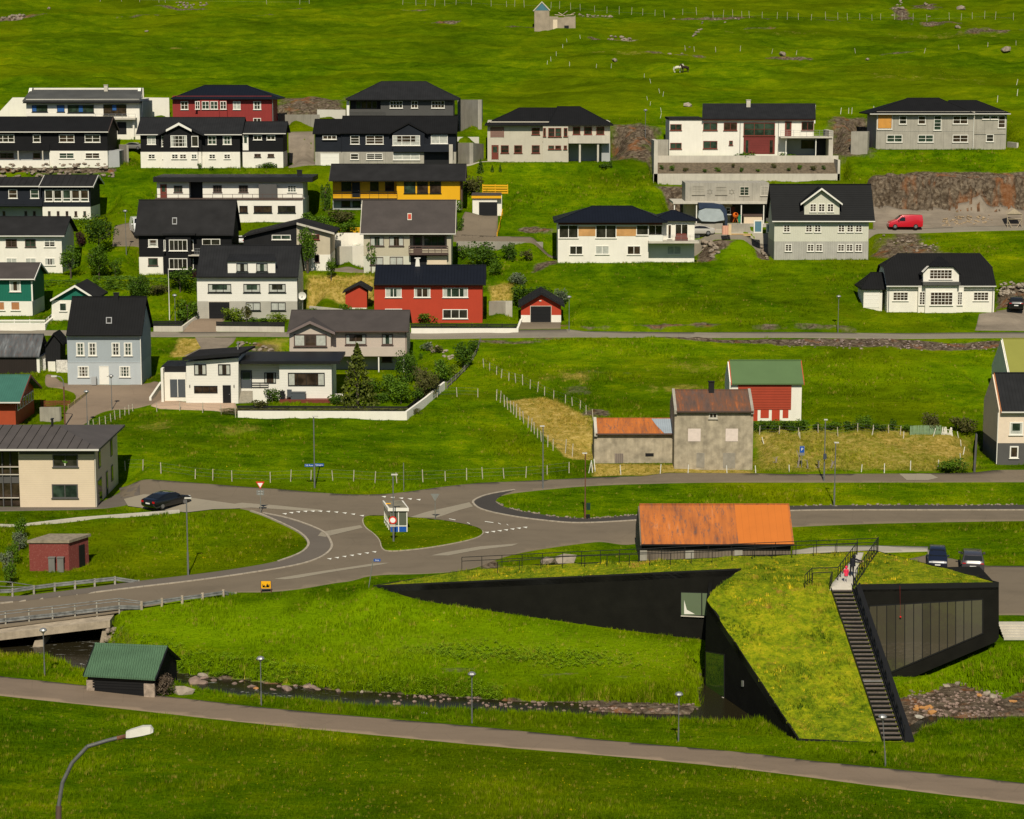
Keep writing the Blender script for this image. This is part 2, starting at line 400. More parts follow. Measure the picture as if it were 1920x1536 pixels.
# ------------------------------------------------------------------ sheets on the ground (photo pixels)
ROADS = dict(
main=[(-150,1103),(0,1123),(130,1108),(260,1090),(350,1080),(440,1068),(521,1054),(562,1040),(578,1027),(579,1016),(565,1001),(543,989),(508,973),(489,965),(470,958),(440,952),(400,955),(350,962),(225,950),(222,896),(300,901),(375,907),(475,915),(521,918),(602,925),(670,929),(733,927),(779,921),(833,913),(901,906),(960,904),(1040,900),(1140,895),(1315,892),(1480,890),(1686,889),(1920,886),(2060,885),(2060,905),(1920,904),(1700,905),(1480,905),(1315,905),(1115,910),(1015,919),(945,927),(929,937),(931,945),(945,952),(980,960),(1040,970),(1102,974),(1200,965),(1500,949),(1700,948),(1920,949),(2060,949),(2060,975),(1920,977),(1660,981),(1486,988),(1300,1000),(1200,1010),(1115,1016),(1005,1031),(940,1045),(884,1070),(792,1077),(697,1078),(660,1090),(630,1093),(570,1104),(508,1111),(440,1111),(400,1112),(262,1142),(110,1162),(0,1176),(-150,1192)],
path=[(-150,1248),(0,1270),(150,1285),(250,1300),(400,1317),(480,1327),(700,1347),(890,1363),(1055,1380),(1149,1391),(1400,1412),(1500,1426),(1644,1440),(1920,1470),(2080,1488),(2080,1530),(1920,1508),(1700,1482),(1400,1442),(1167,1419),(942,1402),(700,1378),(474,1357),(250,1331),(0,1305),(-150,1288)],
upper=[(-80,618),(60,622),(130,622),(290,623),(540,624),(770,626),(1060,622),(1300,624),(1600,625),(1920,624),(2080,624),(2080,634),(1920,634),(1600,635),(1300,634),(1060,633),(770,636),(540,632),(290,632),(130,630),(60,629),(-80,626)],
street=[(87,701),(125,722),(267,724),(302,701),(306,756),(283,764),(250,768),(208,768),(179,778),(154,801),(120,803),(120,775),(150,742),(120,734),(83,728)],
mid=[(850,440),(935,444),(1046,446),(1046,456),(940,455),(850,453)],
right_upper=[(1300,441),(1445,440),(1640,430),(1920,423),(2080,421),(2080,431),(1920,432),(1640,438),(1445,449),(1300,449)],
left_lane=[(215,424),(252,416),(264,462),(210,462)],
red_garage_drive=[(977,604),(1052,604),(1051,621),(972,622)],
yellow_drive=[(872,407),(934,407),(932,446),(850,446)],
house_drive=[(372,599),(428,599),(406,623),(343,623)],
)
LOT = [(1700,1050),(1745,1040),(1852,1062),(2060,1064),(2060,1166),(1690,1166)]
DIRTROADS = dict(gravel_slope=[(366,633),(443,633),(437,643),(415,660),(345,668),(377,653)],
 gravel_yard=[(1637,396),(1900,395),(2060,396),(2060,424),(1890,424),(1637,430)],
 gravel_drive=[(1828,620),(1836,596),(1868,586),(1868,578),(2060,574),(2060,622)],
 gravel_lane=[(541,248),(589,247),(592,312),(541,314)],
 gravel_pad=[(620,492),(682,492),(682,512),(622,512)])
PAVED = dict(paving=[(283,766),(304,745),(349,755),(440,757),(447,776),(400,772),(300,770)], concrete_yard=[(1300,419),(1445,419),(1445,440),(1300,440)],
 concrete_path=[(1486,1026),(1640,1024),(1740,1026),(1745,1034),(1640,1037),(1486,1040)],
 concrete_apron=[(905,306),(914,302),(925,305),(862,318),(862,306)])
for k_ in ('main', 'path', 'street'): ROADS[k_] = chk(ROADS[k_])
ROADS['office_forecourt'] = [(-60,950),(36,950),(178,950),(226,912),(222,897),(262,900),(262,936),(236,948),(196,958),(150,961),(-60,963)]
WP = {k: wpoly(v) for k, v in {**ROADS, **DIRTROADS, **PAVED, 'lot': LOT}.items()}
for k, v in WP.items(): flat(v)
flat(wpoly([(1866,1160),(2010,1160),(2010,1200),(1866,1200)]))
def mpoly(M, pts, st=1.0, fall=1.5, nz=.5, seed=0):
    w = wpoly(pts); s = sub(w, fall*2); X = XX[s]; Y = YY[s]
    if X.size == 0: return
    d = np.where(inpoly(w, X, Y), -pdist(w, X, Y), pdist(w, X, Y))
    n = (fbm(X*.35, Y*.35, seed, 4)-.5)*nz*fall*3
    M[s] = np.maximum(M[s], st*sm(.5-(d+n)/fall/2))
def mblob(M, px, py, rx, ry, st=1.0, seed=0):
    c = G(px, py, HB); s = sub([(c.x-rx, c.y-ry), (c.x+rx, c.y+ry)], 2); X = XX[s]; Y = YY[s]
    if X.size == 0: return
    r = np.sqrt(((X-c.x)/rx)**2+((Y-c.y)/ry)**2); n = fbm(X*.5, Y*.5, seed+3, 4)-.5
    M[s] = np.maximum(M[s], st*sm(1.25-r+n*1.6))
# bare soil and stones
mpoly(MD, [(1190,636),(1450,639),(1600,640),(1882,641),(1882,652),(1800,657),(1620,655),(1480,653),(1400,645),(1250,642)], 1, .5)
mpoly(MD, [(1000,633),(1180,635),(1180,638),(1000,637)], .8, .6)
mpoly(MD, [(1637,333),(1960,325),(1960,396),(1637,396)], 1, .8)
mpoly(MD, [(1637,438),(1740,440),(1760,465),(1790,478),(1630,484)], .6, 1.6, 1.2)
mpoly(MD, [(1305,450),(1385,452),(1340,480),(1345,490),(1306,490)], .95, .8)
mpoly(MD, [(1415,450),(1440,450),(1440,490),(1420,480)], .9, .6)
mpoly(MD, [(1010,492),(1046,470),(1046,500),(1000,508)], .8, .8)
mpoly(MD, [(1870,540),(1960,520),(1960,575),(1868,572)], 1, .8)
mpoly(MD, [(1140,235),(1255,240),(1222,292),(1222,305),(1142,303)], .62, 1.6, 1)
mpoly(MD, [(520,185),(650,185),(650,220),(522,216)], .6, 1.4, 1)
mpoly(MD, [(1222,345),(1285,345),(1285,390),(1262,378)], .8, .8)
mpoly(MD, [(1560,222),(1640,222),(1640,290),(1560,300)], .62, 1.6, 1)
mpoly(MD, [(-60,318),(218,318),(218,331),(-60,331)], 1, .4)
mpoly(MD, [(1690,1311),(1780,1278),(1810,1292),(1850,1312),(1745,1358),(1708,1378)], 1, .5)
mpoly(MD, [(190,1160),(235,1165),(270,1210),(215,1210)], .35, .8)
mpoly(MD, [(900,1040),(925,1050),(950,1068),(900,1066)], .7, .5)
mpoly(MD, [(700,640),(740,640),(775,665),(800,700),(780,720)], .6, .8)
mpoly(MD, [(470,640),(530,645),(520,665),(470,660)], .5, .8)
for i, (px, py, rx, ry, st) in enumerate([(20,33,6,1.2,.9),(350,8,8,.8,.7),(260,32,4,1,.5),(500,28,4,1,.6),(560,18,3,1.5,.6),(770,20,4,2,.7),(830,44,5,1.2,.9),(1000,53,8,.8,.6),(1150,70,6,1.2,.7),(1250,98,9,1,.6),(1100,30,8,.8,.6),(1350,38,12,.8,.7),(1420,50,5,1,.6),(1480,98,5,1,.7),(1690,20,2,6,.7),(1740,10,3,7,.8),(1750,35,6,2,.6),(1850,55,8,3,.6),(1560,40,6,1,.5),(1680,100,5,1,.5),(1120,72,3,1,.4),(1260,615,7,.8,.8),(1100,617,4,.8,.6),(1500,618,6,.6,.6),(940,620,2,1,.4),(1590,620,2,1,.4),(1000,430,3,1.2,.9),(715,630,3,1,.5),(960,640,8,.7,.6),(1110,700,5,1,.35),(1085,725,2,3,.4),(1120,780,2,2,.6),(1650,560,5,1,.5),(850,1155,2,.6,.3),(840,1255,3,.6,.4),(1050,1265,2,.5,.4),(1180,1270,4,.5,.3)]):
    mblob(MD, px, py, rx, ry, st, i)
# dry straw colour
mpoly(MS, [(950,752),(1010,744),(1045,750),(1070,768),(1113,792),(1113,862),(1060,852),(1020,818),(985,788)], 1, .8)
mpoly(MS, [(1411,812),(1560,810),(1820,815),(1830,880),(1640,884),(1411,884)], .50, 1.2, 1)
mpoly(MS, [(1640,822),(1800,820),(1815,865),(1700,862)], .62, 2, 1)
mpoly(MS, [(1110,868),(1262,872),(1411,882),(1411,890),(1110,892)], .7, .6)
mpoly(MS, [(572,520),(650,522),(700,525),(700,550),(640,556),(575,545)], .8, 1)
mpoly(MS, [(915,535),(960,530),(960,556),(918,560)], .8, .8)
mpoly(MS, [(330,632),(382,634),(380,652),(350,668),(318,668)], .75, .8)
mpoly(MS, [(480,636),(540,636),(540,668),(480,660)], .45, 1)
for i, (px, py, rx, ry, st) in enumerate([(1300,690,6,3,.3),(1280,726,5,2,.4),(1080,705,4,2,.5),(330,85,6,2,.4),(1340,40,9,3,.22),(1450,60,14,3,.25),(1800,60,20,4,.28),(1700,140,16,5,.3),(1500,90,18,3,.2),(1200,100,10,4,.3),(870,1215,8,2,.18),(1180,1240,8,2,.25),(440,805,3,2,.35),(290,800,3,2,.35),(540,430,3,2,.3),(1050,1205,8,1.5,.15)]):
    mblob(MS, px, py, rx, ry, st, i+50)
# yellow flowers
for i, (px, py, rx, ry, st) in enumerate([(480,1040,9,5,.7),(350,1050,12,4,.35),(820,1005,5,3,.5),(1700,130,22,8,.5),(1300,690,7,4,.5),(1080,110,6,2,.5),(600,560,1,1,.1),(400,1430,18,8,.3),(900,1470,22,8,.35),(1600,1500,15,5,.3),(1250,1240,10,4,.4),(860,1200,10,4,.3),(620,880,30,5,.25),(1700,960,20,3,.2),(1000,1060,15,2,.5)]):
    mblob(MF, px, py, rx, ry, st, i+90)
# lush bright bands
for i, (px, py, rx, ry, st) in enumerate([(560,1180,20,7,1),(900,1210,20,5,.9),(300,1150,9,5,.95),(1200,1225,9,5,.8),(620,1250,22,4,.6),(900,1265,20,3,.5),(1000,1160,14,3,.6),(1700,700,22,8,.45),(1400,470,6,5,.8),(1000,590,14,4,.3),(700,900,30,4,.2),(1850,1250,10,5,.6),(1450,720,10,8,.25),(1100,660,18,4,.3),(520,1300,14,1,.5),(1500,1400,20,3,.3)]):
    mblob(ML, px, py, rx, ry, st, i+130)

# ------------------------------------------------------------------ rock cutting above the gravel yard: a real step in the hill
ct = [G(px, 397, HB) for px in (1630, 1700, 1800, 1900, 2000, 2100)]
cut = [(p.x, p.y) for p in ct]
zt = float(np.mean([p.z for p in ct]))
s_ = sub([(cut[0][0], cut[0][1]-2), (cut[-1][0]+10, cut[0][1]+14)], 1); X = XX[s_]; Y = YY[s_]
cy = np.interp(X, [c[0] for c in cut], [c[1] for c in cut])+(fbm(X*.25, X*0+3, 5, 3)-.5)*1.2
t = (Y-cy); wx = sm((X-cut[0][0]+1)/1.5)
face = zt+4.7*sm(t/1.6+(fbm(X*.8, X*0, 12, 4)-.5)*.9*sm(t))+ (fbm(X*1.1, Y*1.1, 8, 4)-.5)*2.0*sm(t/.6)*sm(2.5-t)
w = wx*sm((t+.2)/.4)*sm(1-(t-2.5)/4.0)
H[s_] = H[s_]*(1-w)+face*w
MD[s_] = np.maximum(MD[s_], wx*sm((t+.5)/.5)*sm(1-(t-2.2)/1.2))

# ------------------------------------------------------------------ lumps
lum = (fbm(XX*.055, YY*.075, 1, 3)-.5)*1.5 + (fbm(XX*.35, YY*.5, 9, 3)-.5)*.34 + (fbm(XX*1.4, YY*1.6, 15, 2)-.5)*.12
up = sm((YY-335)/30)
lum = lum*(1+.9*up) + up*(np.abs(fbm(XX*.05, YY*.16, 33, 4)-.5)*-3.0)
near_pad = np.zeros_like(H)
for k, p in PL.items():
    q = [(p['X0']-.5, p['Y']-1.2), (p['X1']+.5, p['Y']-1.2), (p['X1']+.5, p['Y']+p['D']), (p['X0']-.5, p['Y']+p['D'])]
    s = sub(q, 3); near_pad[s] = np.maximum(near_pad[s], sm(1-np.where(inpoly(q, XX[s], YY[s]), 0, pdist(q, XX[s], YY[s]))/2.5))
H += lum*(1-SMOOTH)*(1-.85*near_pad)*(.25+.75*sm((YY-175)/70))
H += MD*(1-SMOOTH*.7)*(fbm(XX*1.1, YY*1.1, 40, 3)-.5)*.35
H += np.where(RIVMASK > .5, (fbm(XX*.9, YY*.9, 61, 3)-.5)*.16, 0)

# ------------------------------------------------------------------ ground material
def grass_color(nt, v, straw=None, lush=None, flw=None):
    n1 = noise(nt, v, .05, 6, .6, .6); n2 = noise(nt, v, .45, 6, .62, .4); n3 = noise(nt, v, 4.5, 4, .7)
    mp = nd(nt, "ShaderNodeMapping"); mp.inputs[3].default_value = (.6, 2.2, 2.2); nt.links.new(v, mp.inputs[0])
    n4 = noise(nt, mp.outputs[0], .6, 6, .65, .5)
    f = mth(nt, 'ADD', mth(nt, 'ADD', mth(nt, 'MULTIPLY', n1, .30), mth(nt, 'MULTIPLY', n2, .26)), mth(nt, 'ADD', mth(nt, 'MULTIPLY', n4, .24), mth(nt, 'MULTIPLY', n3, .20)))
    c = ramp(nt, f, [(.38, (.017, .045, .0006)), (.45, (.043, .096, .0008)), (.52, (.082, .146, .001)), (.61, (.168, .216, .002))])
    ol = ramp(nt, noise(nt, v, .035, 5, .6, 1.0), [(.46, (0, 0, 0)), (.62, (1, 1, 1))]); c = mixc(nt, mth(nt, 'MULTIPLY', ol, .5), c, (.108, .132, .001))
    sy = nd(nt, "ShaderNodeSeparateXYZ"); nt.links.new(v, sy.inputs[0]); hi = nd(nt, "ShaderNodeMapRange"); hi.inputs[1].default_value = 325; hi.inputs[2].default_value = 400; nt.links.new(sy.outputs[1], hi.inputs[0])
    c = mixc(nt, mth(nt, 'MULTIPLY', hi.outputs[0], .35), c, (.050, .072, .001))  # upper slope darkened: vignette shade painted into the grass colour
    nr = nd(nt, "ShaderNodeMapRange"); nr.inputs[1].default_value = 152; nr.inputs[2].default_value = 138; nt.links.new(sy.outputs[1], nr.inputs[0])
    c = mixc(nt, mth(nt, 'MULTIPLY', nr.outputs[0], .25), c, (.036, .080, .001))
    big = ramp(nt, noise(nt, mp.outputs[0], .07, 4, .55, .8), [(.40, (.78, .80, .8)), (.50, (1, 1, 1)), (.60, (1.25, 1.16, 1.0))]); c = mixc(nt, 1.0, c, big, 'MULTIPLY')
    if lush is not None: c = mixc(nt, mth(nt, 'MULTIPLY', lush, .62), c, (.165, .275, .002))
    if straw is not None:
        sc = ramp(nt, noise(nt, v, 1.4, 6, .7, .6), [(.32, (.16, .15, .02)), (.5, (.33, .24, .05)), (.68, (.50, .37, .12))])
        c = mixc(nt, straw, c, sc)
    return c
def at(nt, name, typ='GEOMETRY'):
    a = nd(nt, "ShaderNodeAttribute", attribute_type=typ); a.attribute_name = name; return a
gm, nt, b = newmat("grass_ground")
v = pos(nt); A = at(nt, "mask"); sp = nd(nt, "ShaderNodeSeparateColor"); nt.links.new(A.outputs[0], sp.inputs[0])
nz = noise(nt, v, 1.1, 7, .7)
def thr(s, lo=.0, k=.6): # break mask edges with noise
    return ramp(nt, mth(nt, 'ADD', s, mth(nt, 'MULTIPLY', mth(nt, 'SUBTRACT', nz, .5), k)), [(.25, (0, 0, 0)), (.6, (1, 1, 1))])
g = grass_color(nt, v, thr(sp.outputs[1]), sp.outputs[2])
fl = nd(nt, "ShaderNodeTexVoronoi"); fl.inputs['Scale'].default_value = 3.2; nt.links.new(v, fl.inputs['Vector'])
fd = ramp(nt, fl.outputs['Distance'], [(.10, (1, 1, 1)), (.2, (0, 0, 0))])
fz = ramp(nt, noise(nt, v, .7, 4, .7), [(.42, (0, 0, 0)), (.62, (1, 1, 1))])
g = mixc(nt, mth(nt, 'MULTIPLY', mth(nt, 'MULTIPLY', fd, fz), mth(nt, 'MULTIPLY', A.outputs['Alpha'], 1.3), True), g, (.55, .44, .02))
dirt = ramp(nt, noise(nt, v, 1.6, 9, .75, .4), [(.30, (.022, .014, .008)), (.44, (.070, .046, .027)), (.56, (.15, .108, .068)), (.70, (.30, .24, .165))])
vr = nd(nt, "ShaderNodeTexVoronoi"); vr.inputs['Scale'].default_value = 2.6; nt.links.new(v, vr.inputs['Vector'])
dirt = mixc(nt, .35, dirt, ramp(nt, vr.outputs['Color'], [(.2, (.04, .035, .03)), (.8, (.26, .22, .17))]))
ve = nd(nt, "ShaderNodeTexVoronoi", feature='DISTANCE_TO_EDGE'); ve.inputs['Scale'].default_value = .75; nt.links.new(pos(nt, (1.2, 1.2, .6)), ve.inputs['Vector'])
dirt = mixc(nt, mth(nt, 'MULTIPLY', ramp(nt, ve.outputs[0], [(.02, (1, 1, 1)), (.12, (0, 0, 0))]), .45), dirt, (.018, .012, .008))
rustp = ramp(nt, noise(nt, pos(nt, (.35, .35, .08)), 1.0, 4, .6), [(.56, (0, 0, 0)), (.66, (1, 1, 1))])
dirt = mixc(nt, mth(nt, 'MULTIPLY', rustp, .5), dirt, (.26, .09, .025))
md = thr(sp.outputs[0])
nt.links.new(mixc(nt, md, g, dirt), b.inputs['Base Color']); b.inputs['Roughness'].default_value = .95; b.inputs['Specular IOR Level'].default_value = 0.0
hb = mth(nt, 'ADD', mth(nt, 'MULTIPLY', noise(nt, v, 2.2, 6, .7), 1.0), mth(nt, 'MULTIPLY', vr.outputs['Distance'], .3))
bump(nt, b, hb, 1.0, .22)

# ------------------------------------------------------------------ terrain mesh
keep = (np.abs(XX) < .24*YY*1.22+14)
Vx = np.stack([XX, YY, H], -1).reshape(-1, 3); idx = np.arange(XX.size).reshape(XX.shape)
q = np.stack([idx[:-1, :-1], idx[:-1, 1:], idx[1:, 1:], idx[1:, :-1]], -1)[keep[:-1, :-1] & keep[1:, 1:] & keep[:-1, 1:] & keep[1:, :-1]]
used = np.zeros(XX.size, bool); used[q.ravel()] = True; rm = np.cumsum(used)-1
me = bpy.data.meshes.new("ground"); vv = Vx[used]; qq = rm[q]
me.vertices.add(len(vv)); me.vertices.foreach_set('co', vv.ravel()); me.loops.add(qq.size); me.loops.foreach_set('vertex_index', qq.ravel().astype(np.int32))
me.polygons.add(len(qq)); me.polygons.foreach_set('loop_start', np.arange(0, qq.size, 4, dtype=np.int32)); me.update(calc_edges=True)
me.polygons.foreach_set('use_smooth', np.ones(len(qq), bool))
ca = me.color_attributes.new("mask", 'FLOAT_COLOR', 'POINT')
ca.data.foreach_set('color', np.stack([MD, MS, ML, MF], -1).reshape(-1, 4)[used].ravel().astype(np.float32))
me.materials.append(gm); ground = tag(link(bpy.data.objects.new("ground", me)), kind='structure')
# farther ground around it, coarse and a little lower
ox = np.concatenate([np.arange(-900, -130, 40), np.arange(-130, 131, 10), np.arange(170, 901, 40)])
oy = np.concatenate([np.arange(-80, 100, 20), np.arange(100, 480, 10), np.arange(480, 1300, 40)])
OX, OY = np.meshgrid(ox, oy); cxl = np.clip(OX, -150, 150); cyl = np.clip(OY, -40, 700)
OH = tps(cxl, cyl)+(OY-cyl)*.25
inn = (OX > GX0) & (OX < GX1) & (OY > GY0) & (OY < GY1)
OH = np.where(inn, np.minimum(OH, samp(OX, OY))-2.5, OH-.3)
nx_ = len(ox); fo = [(j*nx_+i, j*nx_+i+1, (j+1)*nx_+i+1, (j+1)*nx_+i) for j in range(len(oy)-1) for i in range(nx_-1)]
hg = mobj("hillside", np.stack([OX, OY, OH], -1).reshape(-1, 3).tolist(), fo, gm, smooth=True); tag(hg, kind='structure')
# ------------------------------------------------------------------ water
wm, nt, b = newmat("water")
v = pos(nt); n = noise(nt, v, 2.5, 4, .6, .5)
foam = ramp(nt, noise(nt, pos(nt, (.55, 1.6, 1)), 1.7, 8, .72, .8), [(.60, (0, 0, 0)), (.68, (1, 1, 1))])
gx_ = nd(nt, "ShaderNodeNewGeometry"); sx = nd(nt, "ShaderNodeSeparateXYZ"); nt.links.new(gx_.outputs[0], sx.inputs[0])
left = ramp(nt, mth(nt, 'MULTIPLY', mth(nt, 'ADD', sx.outputs[0], 40), .02), [(0.0, (1, 1, 1)), (.48, (1, 1, 1)), (.6, (.0, .0, .0))])
fo_ = mth(nt, 'MULTIPLY', foam, left)
nt.links.new(mixc(nt, fo_, (.018, .015, .007), (.50, .50, .46)), b.inputs['Base Color'])
nt.links.new(ramp(nt, fo_, [(0, (.22, .22, .22)), (1, (.7, .7, .7))]), b.inputs['Roughness'])
bump(nt, b, n, .25, .05); b.inputs['Specular IOR Level'].default_value = .22
RIVW = []
c0 = np.array(RIV)
bmw = bmesh.new(); vs = [bmw.verts.new((x, y, 0)) for x, y in RIV]; f = bmw.faces.new(vs)
bmesh.ops.triangulate(bmw, faces=bmw.faces[:])
for t in range(-60, 61, 2): bmesh.ops.bisect_plane(bmw, geom=bmw.verts[:]+bmw.edges[:]+bmw.faces[:], plane_co=(t, 0, 0), plane_no=(1, 0, 0))
for v_ in bmw.verts: v_.co.z = float(zw(v_.co.x))
for e in [e for e in bmw.edges if e.is_boundary]: pass
bmesh.ops.recalc_face_normals(bmw, faces=bmw.faces)
if sum(f.normal.z for f in bmw.faces) < 0: bmesh.ops.reverse_faces(bmw, faces=bmw.faces)
me = bpy.data.meshes.new("river_water"); bmw.to_mesh(me); bmw.free(); me.materials.append(wm)
tag(link(bpy.data.objects.new("river_water", me)), kind='structure')

# ------------------------------------------------------------------ asphalt, gravel, paving
def asphalt(name, c, var=.18, wear=0.5):
    m, nt, b = newmat(name); v = pos(nt)
    n = noise(nt, v, .28, 7, .65, .5); n2 = noise(nt, pos(nt, (.25, 1.2, 1)), .5, 6, .65, .3); n3 = noise(nt, v, 14, 3, .7)
    f = mth(nt, 'ADD', mth(nt, 'ADD', mth(nt, 'MULTIPLY', n, .4), mth(nt, 'MULTIPLY', n2, .4)), mth(nt, 'MULTIPLY', n3, .2))
    col = ramp(nt, f, [(.35, cl(c, 1-var)), (.5, c), (.66, cl(c, 1+var*wear))])
    vr = nd(nt, "ShaderNodeTexVoronoi", feature='DISTANCE_TO_EDGE'); vr.inputs['Scale'].default_value = .22
    dd_ = mth(nt, 'ADD', vr.outputs[0], mth(nt, 'MULTIPLY', n3, .01)); nt.links.new(v, vr.inputs['Vector'])
    ck = ramp(nt, dd_, [(.004, (1, 1, 1)), (.011, (0, 0, 0))])
    col = mixc(nt, mth(nt, 'MULTIPLY', ck, .35), col, cl(c, .45))
    nt.links.new(col, b.inputs['Base Color']); b.inputs['Roughness'].default_value = .9; b.inputs['Specular IOR Level'].default_value = .25
    bump(nt, b, noise(nt, v, 20, 3, .7), .4, .02); return m
M_ROAD = asphalt("asphalt", (.158, .126, .088)); M_PATH = asphalt("path_asphalt", (.215, .160, .112)); M_DARK = asphalt("new_asphalt", (.052, .046, .040), .12)
M_UP = asphalt("upper_asphalt", (.20, .175, .135)); M_PATCH = asphalt("patched_asphalt", (.27, .235, .175), .08); M_SIDE = asphalt("sidewalk_asphalt", (.125, .105, .085), .12)
M_GRAV = asphalt("gravel", (.20, .165, .125), .35, 1.2); M_CONCF = asphalt("concrete_paving", (.34, .31, .25), .15); M_PINK = asphalt("pink_paving", (.42, .30, .21), .08)
ROADM = dict(main=("main_road", M_ROAD), path=("footpath", M_PATH), upper=("upper_road", M_UP), street=("village_street", M_PATH), mid=("hill_road", M_ROAD),
  right_upper=("hillside_road", M_UP), left_lane=("lane", M_ROAD), office_forecourt=("forecourt", M_SIDE), red_garage_drive=("driveway", M_ROAD), yellow_drive=("driveway", M_ROAD), house_drive=("driveway", M_PATH))
for k, (nm, mt) in ROADM.items():
    if k == 'main': continue
    tag(drape(nm, WP[k], .05, mt, 1.0 if k in ('path','upper') else .5, skirt=.15), kind='structure')
ZR = lambda x, y: samp(x, y, HR)
tag(drape("main_road", WP['main'], .05, M_ROAD, 1.0, zf=ZR, skirt=.15), kind='structure')
for k in DIRTROADS: tag(drape("gravel_ground", WP[k], .045, M_GRAV, .5, skirt=.15), kind='structure')
tag(drape("paving", WP['paving'], .06, M_PINK, skirt=.2), kind='structure'); tag(drape("concrete_yard", WP['concrete_yard'], .06, M_CONCF, skirt=.2), kind='structure')
tag(drape("concrete_path", WP['concrete_path'], .06, M_CONCF, skirt=.2), kind='structure'); tag(drape("concrete_path", WP['concrete_apron'], .06, M_CONCF, skirt=.2), kind='structure')
tag(drape("parking_area", WP['lot'], .05, M_ROAD, skirt=.15), kind='structure')
WH = m_plain("road_paint", (.72, .70, .62), .8, .1)
def gsheet(name, pts, zo, mt, kind='structure', step=.8):
    w = [tuple(G(*p, HR)) for p in (chk(pts) if len(pts) > 12 else pts)]; return tag(drape(name, [(x, y) for x, y, z in w], zo-.04, mt, step, zf=ZR), kind=kind)
# dark new footway round the lens-shaped lawn, sidewalk on the left bend
lens_in = [(1920,901),(1686,902),(1500,904),(1315,906),(1115,911),(1015,920),(945,928),(929,937),(931,945),(945,952),(980,960),(1040,970),(1102,974),(1200,966),(1400,953),(1500,949),(1700,948),(1920,949)]
lens_out = [(1920,957),(1660,957),(1500,957),(1350,964),(1200,976),(1090,982),(1040,979),(965,970),(902,957),(885,945),(890,937),(915,927),(965,919)]
gsheet("new_footway", [(965,921),(945,927.5),(929,937),(931,945),(945,952),(980,960),(1040,970),(1102,974),(1200,965.5),(1400,952.5),(1500,949),(1700,948),(2050,948)]+[(2050,956),(1700,955.5)]+lens_out[2:], .104, M_DARK)
gsheet("sidewalk", [(489,965.5),(508,973.5),(543,989.5),(565,1001.5),(578,1016),(577,1027),(561,1040.5),(520,1054.5),(440,1068.5),(350,1080.5),(260,1090.5),(130,1108.5),(0,1123.5),(-140,1103),(-140,1112),(0,1133),(130,1118),(260,1102),(350,1092),(440,1080),(554,1062),(592,1051),(613,1040),(624,1027),(619,1013),(608,997),(575,982),(540,972),(500,962.5)], .104, M_SIDE)
for pts in ([(440,946),(453,944),(520,949),(602,957),(602,961),(520,956),(470,953),(440,955)], [(596,1006),(602,999),(640,992),(676,986),(680,991),(650,998),(610,1008)], [(765,972),(800,961),(850,950),(880,943),(887,951),(860,958),(819,972)],
            [(513,1087),(530,1084),(620,1070),(700,1058),(731,1056.5),(715,1060),(640,1071),(560,1085),(535,1088)], [(808,1043),(830,1038),(900,1026),(972,1020.5),(960,1025),(900,1032),(840,1043)],
            [(232,937),(270,928),(340,932),(440,946),(440,955),(400,956),(350,962),(240,950)], [(1686,889.5),(1745,890),(1759,897),(1740,901.5),(1700,901.5)]):
    gsheet("patched_asphalt", pts, .108, M_PATCH)
# give-way teeth and centre dashes
def teeth(n, a, b_, c=None, w=9, h=4.5):
    e = empty("give_way_markings", G(*a, HR), "row of white give-way triangles "+DESC.pop(0), "road marking", "give-way markings at the junction")
    for i in range(n):
        t = i/(n-1)
        if c is None: x = a[0]+(b_[0]-a[0])*t; y = a[1]+(b_[1]-a[1])*t
        else: x = (1-t)**2*a[0]+2*t*(1-t)*c[0]+t*t*b_[0]; y = (1-t)**2*a[1]+2*t*(1-t)*c[1]+t*t*b_[1]
        p = [G(x, y, HR), G(x+w, y-.6, HR), G(x+w*.8, y+h*.5, HR)]
        B().prism([Vector((k.x, k.y, samp(k.x, k.y, HR)+.085)) for k in p], (0, 0, .004)).out("white_triangle", WH, e)
DESC = ["below the upper bend of the left lawn", "in front of the bottom tip of the shelter island", "beside the verge behind the bus shelter", "at the right tip of the shelter island"]
teeth(11, (529,964.5), (674,968), (590,953)); teeth(7, (613,1049), (697,1036)); teeth(5, (715,932.5), (780,938)); teeth(7, (908,999.5), (980,990))
e = empty("centre_dashes", G(909, 979, HR), "faint white centre dashes on the asphalt right of the bus shelter", "road marking")
for (x, y, w) in ((909,979,16),(934,982,5),(950,984,3),(842,974,12),(876,981,5)):
    p = [G(x, y, HR), G(x+w, y+2.2, HR), G(x+w, y+3.2, HR), G(x, y+1, HR)]; B().prism([Vector((k.x, k.y, samp(k.x, k.y, HR)+.085)) for k in p], (0, 0, .004)).out("dash", WH, e)
